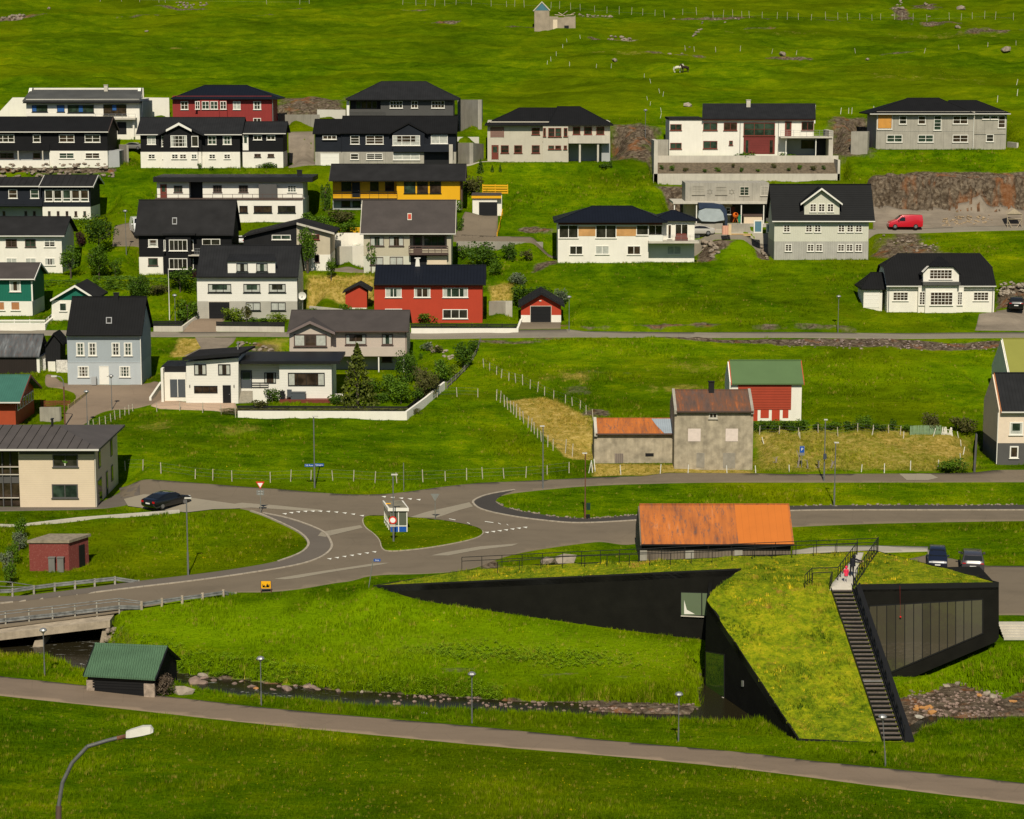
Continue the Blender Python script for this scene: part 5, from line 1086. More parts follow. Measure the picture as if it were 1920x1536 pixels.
h.hip(1614.5,1662,541.5,1632,1655,511,R_BLK,over=.4,D=4.5,dy=1.2,name="garage_roof"); h.w(1619,1654,541,None,W,dy=1.2,D=4.5); h.door(1621,546,1648,577,WT,dy=1.2,name="garage_door")

# ------------------------------------------------------------------ lower row
h = Hs('G1', "steep_roofed_house", "pale blue two-storey house with steep black roof and white windows")
h.gable(129.5,271,627,556,R_BLK,wall=BLUE,wx=(127,264.5),wy=680,over=.45,thk=.2,gut=R_CHA); h.w(127,264.5,680,None,BLUE2,dy=-.01); h.w(127,264.5,678.8,680.2,BLUE2,dy=-.05,D=.05,name="string_course"); h.w(127,264.5,630,634,BLUE2,dy=-.06,D=.06,name="cornice")
h.wins([(143,158.5),(165.6,181.3),(209.4,225),(232.5,248)],642.5,667,2,3,cur=1,fw=.11); h.win(146,686.7,167,707,3,3,fw=.1,cur=1); h.win(224,686.7,244.3,707,3,3,fw=.1,cur=1); h.door(187.5,687.5,203.2,721,WT); h.skyl(199,596,210,608,METAL); h.chim(213,222,550.5,562,BLKP,dy=3); h.pipe(263,630,722,WT); h.w(171,180,707,722,SHADE,dy=-.8,D=.5,name="bin_box")

h = Hs('G2', "gabled_house", "pinkish beige house with grey-brown roof, small front gable and long solid balcony")
h.gable(543,767,621,581.6,R_BRN,wall=PINKW,wx=(543,763),wy=668,over=.6,gut=BROWN,fascia=R_BRN); h.w(543,622,668,None,SHADE,dy=.6,D=6); h.w(622,763,668,None,SHADE,dy=1.0,D=6)
h.exy([(543,668),(543,622),(581,605),(620,622),(620,668)],1.2,PINKW,dy=-1.1); h.chev((537,623.5),(581,602),(628,623.5),5.5,R_BRN,.22,dy=-1.6); h.chev((537,623.5),(581,602),(628,623.5),.1,m_plain("mauve_trim",(.17,.13,.12),.6),.28,dy=-1.72,name="bargeboard")
h.win(551,626.7,612.5,650,3,1,BROWN,dy=-1.12,cur=3,fw=.13); h.win(647.5,626.7,687,646.5,2,1,BROWN,cur=2,fw=.11); h.win(716,626.5,736.7,646.5,1,1,BROWN,cur=3,fw=.11)
h.w(617,759,651.5,668.3,PINKW,dy=-1.4,D=.15,name="balcony_front"); h.w(617,759,667,669,CONCL,dy=-1.24,D=1.3,name="balcony_slab")
for x in (547,612,659,709,755.5): h.w(x,x+2.2,668.5,None,WT,dy=-1.3,D=.15,name="post")
h.win(553,671,609,680,3,1,BROWN,dy=.58); h.win(716,668,735,679,1,1,BROWN,dy=.98); h.pipe(761,622,668,BROWN)

h = Hs('G3', "modern_house", "white boarded modern house with split black roofs, black-framed windows and side garage")
h.exy([(315,760),(349,760)][:0] or [(349,760),(349,679),(447,671.5),(447,760)],6.5,WB,dy=-1.0)
a_ = [h.p(342,675.5,-1.7), h.p(448.5,667,-1.7), h.p(479,652,5.6), h.p(374,659,5.6)]; B().prism(a_, (0,0,.22)).out("roof", R_CHA, h.root); B().prism([a_[0]-Vector((0,.03,.02)), a_[1]-Vector((0,.03,.02)), a_[1]+Vector((0,-.03,.32)), a_[0]+Vector((0,-.03,.32))], (0,.03,0)).out("fascia", BLKP, h.root)
h.w(447,524,682,None,WB,dy=1.2,D=5); h.w(524,622,682,None,WB,dy=0,D=6.2); h.slab(445,637,677.5,682.8,BLKP,.7,D=6.8)
h.w(303,349,699,None,W,dy=.5,D=5); h.w(303,349,686.5,699,BLKP,dy=.9,D=4.6,name="parapet"); h.w(302,306.5,691,None,W,dy=-.3,D=1); h.w(319,347.5,711.5,745,GRYD,dy=.46,D=.03,name="garage_door"); h.w(332.6,333.8,711.5,745,WT,dy=.42,D=.04,name="door_post")
h.win(364,683,387.3,703.5,2,1,BLKP,dy=-1.0,cur=3,fw=.1,sill=False); h.win(409,683,432.2,703.5,2,1,BLKP,dy=-1.0,cur=3,fw=.1,sill=False); h.win(364,723.5,408,737.2,3,1,BLKP,dy=-1.0,sill=False); h.door(419,723.6,432,755.5,BLKP,dy=-1.0); h.door(452.5,695.6,471.4,728,GRYD,dy=1.2,fm=BLKP,lites=1); h.win(495.5,698.5,517.5,719,2,1,BLKP,dy=1.2,cur=1,sill=False); h.win(540,699,609,723.8,4,1,BLKP,cur=1,fw=.1,sill=False)
for x in (355,438): h.w(x,x+1.5,722,727,BLKP,dy=-1.08,D=.08,name="wall_lamp")
p_ = h.p(446,757,-.9); q = B()
for i in range(6): q.box(p_.x-.2, p_.x+1.6, p_.y+i*.3, p_.y+2.0, p_.z+i*.19-.4, p_.z+(i+1)*.19)
q.out("steps", m_plain("stone_steps",(.33,.30,.24),.9,.2,3), h.root)
h.rail(472,503,718.5,728,BLKP,dy=-.6,rails=2,posts=3,slats=.07); h.w(474,500,729,None,W,dy=-.6,D=.3,name="terrace_wall")
h.chim(445,447,645,657,METAL,dy=3); h.w(524,622,749.5,None,REDBR,dy=-1.0,D=1.0,name="deck")
def boxthing(name, label, cat, px, py, w, d, hgt, mat, group=None, Y=None, top=None):
    g0 = G(px, py) if Y is None else onY(px, py, Y); e = empty(name, g0, label, cat, group); B().box(g0.x-w/2, g0.x+w/2, g0.y, g0.y+d, g0.z-.1, g0.z+hgt).out("body", mat, e)
    B().box(g0.x-w/2-.04, g0.x+w/2+.04, g0.y-.04, g0.y+d+.04, g0.z+hgt+.001, g0.z+hgt+.07).out("lid", top or mat, e); return e
boxthing("storage_box", "dark grey cushion box standing on the white modern house's deck", "storage box", 559, 751, 1.6, .6, .85, GRYD, Y=h.Y-.9)
boxthing("kettle_grill", "black round grill beside the cushion box on the deck", "grill", 529.5, 751, .45, .45, .95, BLKP, Y=h.Y-.9)
e = empty("garden_chair", onY(542,751,h.Y-.9), "dark high-backed garden chair between grill and cushion box", "chair"); p_ = onY(542,751,h.Y-.9)
B().box(p_.x-.28,p_.x+.28,p_.y,p_.y+.5,p_.z+.38,p_.z+.46).out("seat", GRYD, e); B().box(p_.x-.26,p_.x+.26,p_.y+.5,p_.y+.56,p_.z+.46,p_.z+1.15).out("backrest", GRYD, e)
for sx in (-.25,.25):
    for sy in (.03,.48): B().box(p_.x+sx-.025,p_.x+sx+.025,p_.y+sy-.02,p_.y+sy+.02,p_.z,p_.z+.38).out("leg", GRYD, e)

h = Hs('RB', "barn", "white barn with green roof, red horizontal cladding and red bargeboards", "barn")
h.gable(1369,1505,719,675.5,R_GRN,wall=W,wx=(1366.7,1502),over=.35,D=5,thk=.14,fascia=m_plain("red_trim",(.45,.07,.03),.6)); h.w(1383.7,1483.7,721.7,768,REDB,dy=-.08,D=.08,name="cladding")
for x0, x1, y1 in ((1405,1420.5,792),(1426,1441.7,784),(1447,1462,790),(1467.5,1478.3,784)): h.w(x0,x1,768.4,y1,REDW,dy=-.03,D=.03,name="shutter")
h = Hs('CB', "stone_barn", "weathered grey plaster barn with brown rusty roof and two pale boarded windows", "barn")
h.gable(1266,1409.5,771,731,R_RUSTB,wall=PLAS,wx=(1263.7,1410.7),over=.25,D=6.5,gut=BROWN,thk=.14); h.chim(1329,1339,717,733,R_CHA,dy=2.7)
Ye, ze, k_, Yr, zr = h.rf
for px in (1264.2, 1408.6):
    X = onY(px, 771, Ye).x; B().prism([(X,Ye-.05,ze+.12),(X,Yr,zr+.14),(X,Yr,zr-.3),(X,Ye-.05,ze-.3)],(.28,0,0)).out("parapet", CONC, h.root)
h.win(1329,774,1345,785,2,1,CONCL,fw=.12); BRD = m_plain("pale_board",(.66,.56,.50),.8,.1,3)
h.w(1290,1313.7,804,827.7,BRD,dy=-.03,D=.03,name="window_board"); h.w(1360.5,1383.8,804,827.7,BRD,dy=-.03,D=.03,name="window_board"); PAT = m_plain("grey_patch",(.27,.245,.20),.95,.2,2)
h.w(1305.7,1321,849.5,877,PAT,dy=-.02,D=.02,name="blocked_door"); h.w(1355.5,1378.7,849.5,878,PAT,dy=-.02,D=.02,name="blocked_door")
h = Hs('CW', "barn_wing", "low plaster outbuilding with orange and grey rusty roof left of the tall barn", "barn")
h.gable(1116,1262,813,784.5,R_RUSTO,wall=PLAS,wx=(1114,1262.3),over=.25,D=5,gut=BROWN,thk=.14)
Ye, ze, k_, Yr, zr = h.rf; BL_ = m_lines("blue_grey_sheet",(.30,.35,.40),0,.22,.7,.6)
q = B(); X0 = onY(1226,800,Ye+1).x; X1 = onY(1262,800,Ye+1).x; q.prism([(X0+1.0,Ye+.02,ze+.02),(X0+.3,(Ye+Yr)/2,(ze+zr)/2+.02),(X0-.2,Yr,zr+.02),(X1,Yr,zr+.02),(X1,Ye+.02,ze+.02)],(0,0,.02)).out("grey_roof_sheet", BL_, h.root)
h.w(1152.5,1168.7,850.5,872,m_lines("old_planks",(.22,.18,.15),0,.2,.4,.9),dy=-.02,D=.02,name="door"); h.w(1210,1225.7,850,856,BLKP,dy=-.02,D=.02,name="vent_opening"); X = onY(1114.5,813,Ye).x; B().prism([(X,Ye-.05,ze+.12),(X,Yr,zr+.14),(X,Yr,zr-.3),(X,Ye-.05,ze-.3)],(.3,0,0)).out("parapet", CONCL, h.root)
for i in range(14):
    for yy in (833,843): 
        if (i*7+int(yy)) % 3: continue
h = Hs('OS', "old_barn", "old barn with bright orange rusted roof and grey plank wall behind the black building", "barn")
h.gable(1201,1484.5,1020.5,945.5,R_RUSTO,wall=m_lines("grey_planks",(.17,.135,.10),0,.28,.35,.9,.25,streak=.4),wx=(1200,1482),over=.35,D=7,gut=BLKP,thk=.15)
for x0, x1 in ((1200,1213),(1285,1301),(1377,1392)): h.w(x0,x1,1032,None,CONC,dy=-.06,D=.08,name="pier")
Ye, ze, k_, Yr, zr = h.rf; NEWO = m_lines("orange_painted_sheet",(.50,.14,.018),0,.6,.85,.7,.05,w=.05)
q = B(); X0 = onY(1383,980,Ye+1).x; X1 = onY(1484,980,Ye+1).x
q.prism([(X0,Ye-.01,ze+.015),(X1,Ye-.01,ze+.015),(X1,Yr,zr+.015),(X0,Yr,zr+.015)],(0,0,.02)); q.out("roof_sheet", NEWO, h.root)
h.w(1200,1483,1023,1031,BLKP,dy=-.12,D=.1,name="eave_strip")  # black strip stands in for the shadow under the barn's eave

h = Hs('RE', "two_storey_house", "cream over dark grey house with black roof at the right edge")
h.gable(1870.5,1990,772,699,R_CHA2,wall=m_plain("cream_render",(.70,.58,.45),.75,.05),wx=(1870.7,1985),wy=831,over=.35,gut=GUT,fascia=m_plain("orange_trim",(.42,.15,.05),.6)); h.w(1870.7,1985,831,None,DGRY,dy=.01)
h.win(1892.5,791.5,1918,815.5,1,1,fw=.12,cur=2); h.win(1893,836.5,1909.3,859,1,1,fw=.13); h.pipe(1872,774,870,WT)
h = Hs('RG', "green_roofed_house", "house with a large plain olive green roof and white verge at the right edge")
h.gable(1886,2010,705,634.5,R_OLIV,wall=W,wx=(1888,2000),over=.4,fascia=WT)
h = Hs('OG', "teal_roofed_house", "orange-red house with teal green roof and a row of end windows, left edge")
h.gable(-70,48,754,703,R_TEAL2,wall=m_plain("orange_red_paint",(.34,.055,.018),.65,.08),wx=(-70,30),over=.8,fascia=REDBR,gut=GUT)
A_ = onY(30, 770, h.Y); q = B(); 
for i in range(6): 
    y0 = A_.y+.6+i*1.35; q = B().box(A_.x+.0, A_.x+.06, y0, y0+1.0, h.z+1.6, h.z+2.7).out("window", WT, h.root); B().box(A_.x+.061, A_.x+.07, y0+.1, y0+.9, h.z+1.7, h.z+2.6).out("pane", GLS[1], q)
h = Hs('BS', "old_shed", "old black plank shed with silvery worn roof sheets at the left edge", "shed")
h.gable(-60,78,667.5,626.5,R_OLD,wall=m_lines("black_brown_planks",(.020,.014,.011),0,.2,.5,.8),wx=(-60,69),over=.3,D=5); h.w(69,74.5,671,None,W,dy=-.02,D=5); h.w(74.6,86,674,None,m_plain("whitewashed_stone",(.62,.60,.55),.9,.4,5),dy=1.5,D=3)
h = Hs('SB', "small_shed", "small black shed on a white base beside the old plank shed", "shed")
h.exy([(85,678),(85,647),(100,626),(113,645),(113,678)],3,BLKV); h.w(90,104,678,None,W,dy=-.02,D=2); h.chev((84,648),(100,624.5),(119,646),3.5,R_BLK,.15,dy=-.3)
slabwall("stone_wall", "whitewashed rubble wall between the small black shed and the pale blue house", "stone wall", [(106,699),(127,699)], [676,676], m_plain("whitewash",(.70,.66,.60),.9,.35,6,bumpd=.04), .4)

h = Hs('CR', "office_building", "large cream boarded building with seamed grey hip roof and corner glazing, lower left", "building")
h.w(36,177.5,841,None,CREAM,D=12); h.w(-60,36,841,None,GLS[2],dy=.6,D=11,name="glazed_wall"); h.w(-60,36,890,906,DGRY,dy=.55,D=.05,name="spandrel"); h.w(36,178,841,852,m_plain("eave_shadow_grey",(.10,.095,.085),.8),dy=-.015,D=.03,name="eave_shadow_band")  # dark band paints the roof overhang's shadow onto the wall top
for x in (-30,4,19): h.w(x,x+2,849,951,DGRY,dy=.4,D=.2,name="mullion")
for y in (875,889.5,933): h.w(-60,36,y,y+1.5,CONCL,dy=.35,D=.1,name="transom")
Ye = h.Y-.9; ze = onY(100,842,Ye).z; X1 = onY(185.5,842,Ye).x; X0 = onY(-60,842,Ye).x-4; Yb = h.Y+12.9; Yr = h.Y+6; zr = onY(60,797,Yr).z; xr = onY(107,797,Yr).x
V = [(X0,Ye,ze),(X1,Ye,ze),(X1,Yb,ze),(X0,Yb,ze),(X0,Yr,zr),(xr,Yr,zr),(X0,Ye,ze-.2),(X1,Ye,ze-.2),(X1,Yb,ze-.2),(X0,Yb,ze-.2)]
ro = mobj("roof", V, [(0,1,5,4),(1,2,5),(2,3,4,5),(0,6,7,1),(1,7,8,2),(2,8,9,3),(6,9,8,7),(0,4,3,9,6)], R_GRY, h.root)
k_ = (zr-ze)/(Yr-Ye)
for i in range(22):
    X = X0+1+i*.95; 
    if X > X1-.6: break
    top = min(1.0, (X1-X)/(X1-xr)) if X > xr else 1.0; Yt = Ye+(Yr-Ye)*top; zt = ze+(zr-ze)*top
    B().prism([(X,Ye,ze),(X,Yt,zt),(X,Yt,zt+.05),(X,Ye,ze+.05)],(.045,0,0)).out("roof_seam", R_CHA, ro)
B().box(X0,X1,Ye-.16,Ye-.01,ze-.16,ze).out("gutter", GUT, h.root); h.w(178.2,180,842,951,CONCL,dy=-.1,D=.08,name="downpipe"); h.chim(96,98.5,787,798,BLKP,dy=5.5)
h.win(99,852.5,146.3,875.5,2,1,DGRY,g=GLS[0],fw=.1); h.win(97.5,908,146.3,934,2,1,DGRY,g=GLS[1],fw=.1)
xe = onY(177.5,900,h.Y).x
for y0, y1, z0, z1 in ((2.0,3.0,3.4,5.1),(8.2,9.2,3.4,5.1),(8.2,9.2,.9,2.5),(1.0,3.2,.05,2.4),(5.5,6.3,.05,2.4)):
    o_ = B().box(xe, xe+.06, h.Y+y0, h.Y+y1, h.z+z0, h.z+z1).out("window", DGRY, h.root); B().box(xe+.061, xe+.07, h.Y+y0+.1, h.Y+y1-.1, h.z+z0+.1, h.z+z1-.1).out("pane", GLS[1], o_)
p_ = h.p(146*.8, 871, -.2); e = empty("potted_plant", h.p(122,873.5,-.12), "small green plant in a white pot on the upper window ledge of the cream building", "potted plant"); p_ = h.p(122,873.5,-.12)
B().lathe(p_, [(.06,0),(.11,.25)], 8).out("pot", WT, e); LEAFP = m_plain("pot_leaf",(.10,.26,.01),.6); q = B()
for i in range(26): t = RNG.uniform(0,6.3); rr = RNG.uniform(.05,.25); z0 = .25+RNG.uniform(0,.3); q.prism([(p_.x, p_.y, p_.z+.2),(p_.x+rr*math.cos(t), p_.y+rr*math.sin(t)*.4, p_.z+z0),(p_.x+rr*math.cos(t+.3), p_.y+rr*.3*math.sin(t), p_.z+z0-.08)], (0,.01,0))
q.out("leaves", LEAFP, e)

h = Hs('RS', "utility_hut", "weathered dark red concrete hut with flat slab roof on the left lawn", "hut")
WR = m_plain("flaking_red_paint",(.24,.055,.045),.9,.3,2.5,streak=.3)
m, nt, b = newmat("flaky"); n = noise(nt, pos(nt), 6, 10, .85); nt.links.new(ramp(nt, n, [(.30,(.14,.026,.020)),(.56,(.21,.042,.032)),(.66,(.34,.24,.19))]), b.inputs[0]); b.inputs['Roughness'].default_value = .9; WR = m
a_, b_ = h.p(55,1045), h.p(129,1045); zt = h.p(92,1018).z; SV = Vector((1.25,2.5,0)); B().prism([(a_.x,h.Y,h.z-1.3),(b_.x,h.Y,h.z-1.3),(b_.x,h.Y,zt),(a_.x,h.Y,zt)], SV).out("wall", WR, h.root)
B().prism([(a_.x-.12,h.Y-.12,zt+.001),(b_.x+.1,h.Y-.12,zt+.001),(b_.x+.1,h.Y-.12,zt+.24),(a_.x-.12,h.Y-.12,zt+.24)], SV*1.1).out("roof", m_plain("mossy_concrete",(.25,.21,.15),.95,.35,3), h.root)
xe = onY(129,1040,h.Y).x; B().prism([Vector((xe,h.Y,h.z))+SV*.5, Vector((xe,h.Y,h.z))+SV*.78, Vector((xe,h.Y,h.z+2))+SV*.78, Vector((xe,h.Y,h.z+2))+SV*.5], (.04,-.02,0)).out("door", BLKP, h.root)
for i, x in enumerate((91,107.5)): boxthing("electric_cabinet", ("left" if i == 0 else "right")+" one of two grey steel cabinets in front of the dark red hut", "cabinet", x+6, 1071, .55, .4, 1.15, m_plain("cabinet_grey",(.16,.155,.14),.6), "grey cabinets by the hut", Y=h.Y-.5)
# ------------------------------------------------------------------ the black turf-roofed building over the river
BKW = m_lines("black_facade_boards", (.012, .0115, .009), 2, .14, .6, .8, .25, spec=.12)
BKM = m_plain("black_steel", (.012, .012, .012), .5, .1, 2)
ZB = BBp.z; Fp = onZ(1611, 1097, ZB); Bt = Vector((0, 0, 0))
yb0 = P(1575, 1392, 150.3)
SLP = (ZB-yb0.z)/(Fp.y-yb0.y)
def zup(x, y): return BA.z+np.clip((np.asarray(x)-BA.x)/(BBp.x-BA.x), 0, 1)*(ZB-BA.z)
def zslope(x, y): return ZB+(np.asarray(y)-Fp.y)*SLP
def zroof(x, y): return np.minimum(zup(x, y), zslope(x, y))
def onS(px, py, fn=None):
    fn = fn or zroof
    r = ray(px, py); d = np.arange(140, 200, .05); z = CAMZ+r[2]*d; b_ = np.nonzero(z < fn(r[0]*d, r[1]*d))[0]
    return P(px, py, d[b_[0]] if len(b_) else 199)
bld = empty("turf_roofed_building", BBp, "large black faceted building with grass growing over its sloping roof, spanning the river", "building")
Cc = onS(1325, 1127); Dd = onS(1495, 1386); ErR = onS(1713, 1393); El = onS(1652, 1395)
poly_px = [(1640,1033),(1486,1041),(1340,1047),(1200,1053),(1005,1060),(865,1071)]
RP = [BA, Vector((BBp.x, BBp.y, 0)), Cc, Dd, El, ErR, Fp, onZ(1873, 1093, ZB)]+[onS(*p) for p in poly_px]
def zr2(x, y): return zroof(x, y)+(fbm(np.asarray(x)*.8, np.asarray(y)*.8, 71, 3)-.5)*.22*np.clip((zroof(x,y)-BA.z+.3)/1.0, .2, 1)
RT, nt, b = newmat("turf_roof_grass"); v = pos(nt)
n1 = noise(nt, v, .30, 7, .75, .8); n2 = noise(nt, v, 1.6, 6, .7, .4)
c0 = ramp(nt, mth(nt, 'ADD', mth(nt, 'MULTIPLY', n1, .5), mth(nt, 'MULTIPLY', n2, .5)), [(.36, (.045, .085, .003)), (.45, (.13, .19, .004)), (.54, (.26, .30, .006)), (.64, (.42, .38, .012))])
n3 = ramp(nt, noise(nt, v, .9, 7, .75, .5), [(.56, (0, 0, 0)), (.68, (1, 1, 1))]); c0 = mixc(nt, mth(nt, 'MULTIPLY', n3, .7), c0, (.34, .19, .03))
fl = nd(nt, "ShaderNodeTexVoronoi"); fl.inputs['Scale'].default_value = 4.5; nt.links.new(v, fl.inputs['Vector'])
fz = ramp(nt, noise(nt, v, .5, 5, .7), [(.45, (0, 0, 0)), (.6, (1, 1, 1))])
c0 = mixc(nt, mth(nt, 'MULTIPLY', ramp(nt, fl.outputs['Distance'], [(.14, (1, 1, 1)), (.24, (0, 0, 0))]), mth(nt, 'MULTIPLY', fz, .75)), c0, (.62, .50, .02))
nt.links.new(c0, b.inputs[0]); b.inputs['Roughness'].default_value = .95; b.inputs['Specular IOR Level'].default_value = .08; bump(nt, b, noise(nt, v, 3, 6, .75), 1, .25)
drape("turf_roof", [(p.x, p.y) for p in RP], .0, RT, .6, None, zr2, 0).parent = None
tr = bpy.data.objects["turf_roof"]; tr.data.transform(Matrix.Translation(-bld.location)); tr.parent = bld
# black edge band under the turf all the way round
q = B(); n_ = len(RP)
for i in range(n_):
    a = RP[i]; b2 = RP[(i+1) % n_]; m_ = max(1, int((b2-a).length/2))
    for k in range(m_):
        p0 = a.lerp(b2, k/m_); p1 = a.lerp(b2, (k+1)/m_); z0 = float(zroof(p0.x, p0.y)); z1 = float(zroof(p1.x, p1.y))
        q.prism([(p0.x,p0.y,z0+.06),(p1.x,p1.y,z1+.06),(p1.x,p1.y,z1-.55),(p0.x,p0.y,z0-.55)], (0,.02,0))
q.out("roof_edge", BKM, bld)
# wall 1, long wedge
w1 = [BA+Vector((0,0,-.08)), BBp+Vector((0,0,-.08)), Vector((BBp.x,BBp.y,BBp.z-9)), Vector((BA.x,BA.y,BA.z-3))]
dd1 = Vector((BBp.x-BA.x, BBp.y-BA.y, 0)).normalized(); n1_ = Vector((-dd1.y, dd1.x, 0))
B().prism(w1, n1_*.3).out("wall", BKW, bld)
def pglass(name, c, ior=1.9, r=.02):
    m, nt, b = newmat(name); b.inputs['Base Color'].default_value = (*c, 1); b.inputs['Roughness'].default_value = r; b.inputs['IOR'].default_value = ior; b.inputs['Specular IOR Level'].default_value = .5; return m
BG = pglass("reflection_glass", (.075, .066, .044), 2.1, .02); BGS = [BG, pglass("reflection_glass_dark", (.058,.052,.036), 2.1, .02), pglass("reflection_glass_pale", (.092,.083,.06), 2.1, .02)]; BG2 = pglass("pale_green_reflection_glass", (.13, .17, .10), 1.7, .05)  # pane tones put reflected surroundings into the base colours
def wpatch(name, pts, p0, p1, off, th, mat, par, dz=0):
    A_ = [onwall(x, y, p0, p1) for x, y in pts]; dd_ = Vector((p1.x-p0.x, p1.y-p0.y, 0)).normalized(); nn = Vector((dd_.y, -dd_.x, 0))
    return B().prism([a+nn*off for a in A_], nn*th).out(name, mat, par)
fr = wpatch("window", [(1276,1109.5),(1345,1112),(1345,1156),(1276,1155)], BA, BBp, -.0, .06, BKM, bld)
wpatch("pane", [(1277.5,1111),(1315,1112),(1315,1153.5),(1277.5,1152.5)], BA, BBp, .061, .02, BG2, fr); wpatch("pane", [(1317,1112),(1343,1113),(1343,1154),(1317,1153.5)], BA, BBp, .061, .02, BG2, fr)
wpatch("blind", [(1283,1125),(1288,1143),(1303,1151),(1283,1151)], BA, BBp, .083, .01, WT, fr); wpatch("sill", [(1277,1153.5),(1320,1155.5),(1320,1157),(1277,1155)], BA, BBp, .02, .15, CONCL, fr)
# wall 2
B().prism([Cc+Vector((0,0,.05)), Dd+Vector((0,0,.05)), Dd-Vector((0,0,1.6)), onwall(1375,1352,Cc,Dd)-Vector((0,0,.6)), onwall(1318,1352,Cc,Dd)], (.3,.3,0)).out("wall", BKW, bld)
B().prism([Cc-Vector((0,0,.3)), Cc+Vector((1.0,9,-.3)), Cc+Vector((1.0,9,-8.3)), Cc-Vector((0,0,7.4))], (.3,0,0)).out("side_wall", BKW, bld)
fr = wpatch("window", [(1323.5,1221),(1359,1226.5),(1359,1308),(1323,1297)], Cc, Dd, .0, .05, BKM, bld); wpatch("pane", [(1325.4,1223),(1357.7,1228.5),(1357.7,1305.5),(1324.8,1294.5)], Cc, Dd, .051, .02, pglass("green_reflection_glass",(.035,.075,.012),1.6,.04), fr)  # green reflection is painted into this pane's base colour
wpatch("sill", [(1324,1296),(1358.5,1307.5),(1358.5,1309),(1324,1297.5)], Cc, Dd, .03, .12, CONCL, fr); wpatch("wall_lamp", [(1391.5,1276),(1394.5,1276.5),(1394.5,1287.5),(1391.5,1287)], Cc, Dd, .0, .08, METAL, bld)
# foundation under the river-spanning part, right flank
c2 = onwall(1345,1345,Cc,Dd); B().box(c2.x+1.4, c2.x+12, c2.y+3.0, c2.y+9, c2.z-2, ZB-1.2).out("core_wall", BKW, bld)
q = B(); er = ErR; q.prism([(Fp.x,Fp.y,Fp.z-.1),(er.x,er.y,er.z-.1),(er.x,er.y,er.z-1.5),(Fp.x,Fp.y,er.z-1.8)], (-.3,0,0)); q.out("flank_wall", BKW, bld)
# wall 3 with the long window band
G3 = onZ(1873, 1093, ZB); P0, P1 = Fp, G3
A_ = [onwall(x, y, P0, P1)-Vector((0,0,.35 if y < 1100 else 0)) for x, y in ((1606,1098),(1873,1093),(1873,1196),(1867,1204),(1679,1284),(1640,1290),(1606,1290))]
B().prism(A_, (0.0,7.0,0)).out("wall", BKW, bld)
GP = [(1627.3,1137),(1841.5,1124.4),(1841.5,1186.7),(1670.8,1258.6)]
fr = wpatch("window", [(1625,1135.5),(1843.5,1122.6),(1843.5,1188.5),(1670,1262)], P0, P1, .0, .05, BKM, bld)
ms = [1627.3,1643.8,1662,1679,1696,1712.7,1729,1744.5,1760.6,1776,1791.5,1806.8,1821.5,1841.5]
def gt(x): return 1137+(x-1627.3)*(1124.4-1137)/(1841.5-1627.3)
def gb(x): return 1258.6+(x-1670.8)*(1186.7-1258.6)/(1841.5-1670.8) if x >= 1670.8 else 1137+(x-1627.3)*(1258.6-1137)/(1670.8-1627.3)
for i, (xa_, xb_) in enumerate(zip(ms, ms[1:])):
    pts = [(xa_+.8, gt(xa_)+.5), (xb_-.8, gt(xb_)+.5)]+([(xb_-.8, gb(xb_))]+([(1670.8, 1258.3)] if xa_ < 1670.8 < xb_ else [])+([(xa_+.8, gb(xa_+.8))] if gb(xa_+.8)-gt(xa_) > 1 else []))
    wpatch("pane", pts, P0, P1, .051, .02, BGS[(0,0,1,0,2,2,1,0,0,0,2,2,2)[i]], fr)
wpatch("red_cord", [(1686.6,1098),(1687.0,1098),(1687.9,1155),(1687.5,1155)], P0, P1, .09, .01, REDD, bld); p_ = onwall(1687.6,1155,P0,P1); B().lathe((p_.x,p_.y-.2,p_.z-.1), [(.02,.14),(.07,.09),(.07,.04),(.02,-.02)], 8).out("red_buoy", m_plain("bright_red",(.7,.01,.02),.5), bld)
# stairs
e = empty("outdoor_stairs", onS(1600,1250), "long straight black steel staircase climbing the turf roof to the walkway", "staircase")
tl, tr_, bl, br = onS(1557.5,1108), onS(1597,1108), onS(1654,1392), onS(1693,1392)
for k in (tl, tr_, bl, br): k.z += .12
TREAD = m_plain("weathered_tread", (.15, .122, .098), .85, .35, 5); tread = None
nst = 36
for i in range(nst):
    t = (i+.5)/nst; a = tl.lerp(bl, t); b2 = tr_.lerp(br, t)
    B().box(a.x+.04, b2.x-.04, a.y-.20, a.y+.20, a.z+.02, a.z+.075).out("tread", TREAD, e)
    if i % 1 == 0: B().box(a.x+.04, b2.x-.04, a.y-.235, a.y-.202, a.z-.04, a.z+.06).out("nosing", METAL if i in (22,) else BKM, e)
for a, b2, dx in ((tl, bl, 0), (tr_, br, 0)): B().prism([a+Vector((0,0,.14)), b2+Vector((0,0,.14)), b2+Vector((0,0,-.2)), a+Vector((0,0,-.2))], (.06,0,0)).out("stringer", BKM, e)
up_ = Vector((0,0,1.05)); q = B(); A2, B2 = tr_+Vector((.1,0,.05)), br+Vector((.1,0,.05)); q.bar(A2+up_, B2+up_, .045); q.bar(A2+up_*.5, B2+up_*.5, .03); q.out("handrail", BKM, e)
for i in range(15):
    t = i/14; a = A2.lerp(B2, t); B().bar(a, a+up_, .035).out("post", BKM, e)
    if i < 14: B().bar(a+up_, A2.lerp(B2, (i+1)/14), .025).out("brace", BKM, e)
B().prism([tr_+Vector((.12,0,0)), br+Vector((.12,0,0)), ErR+Vector((.05,0,.22)), Fp+Vector((.05,0,.22))], (0,0,-.25)).out("edge_plate", BKM, bld)
wk = [onS(*p) for p in ((1556,1108),(1598,1108),(1619,1038),(1608,1038))]
drape("walkway", [(p.x, p.y) for p in wk], .10, CONCL, .8, None, zroof, .15); wko = bpy.data.objects["walkway"]; tag(wko, "pale concrete walkway leading across the turf roof to the stairs", "walkway")
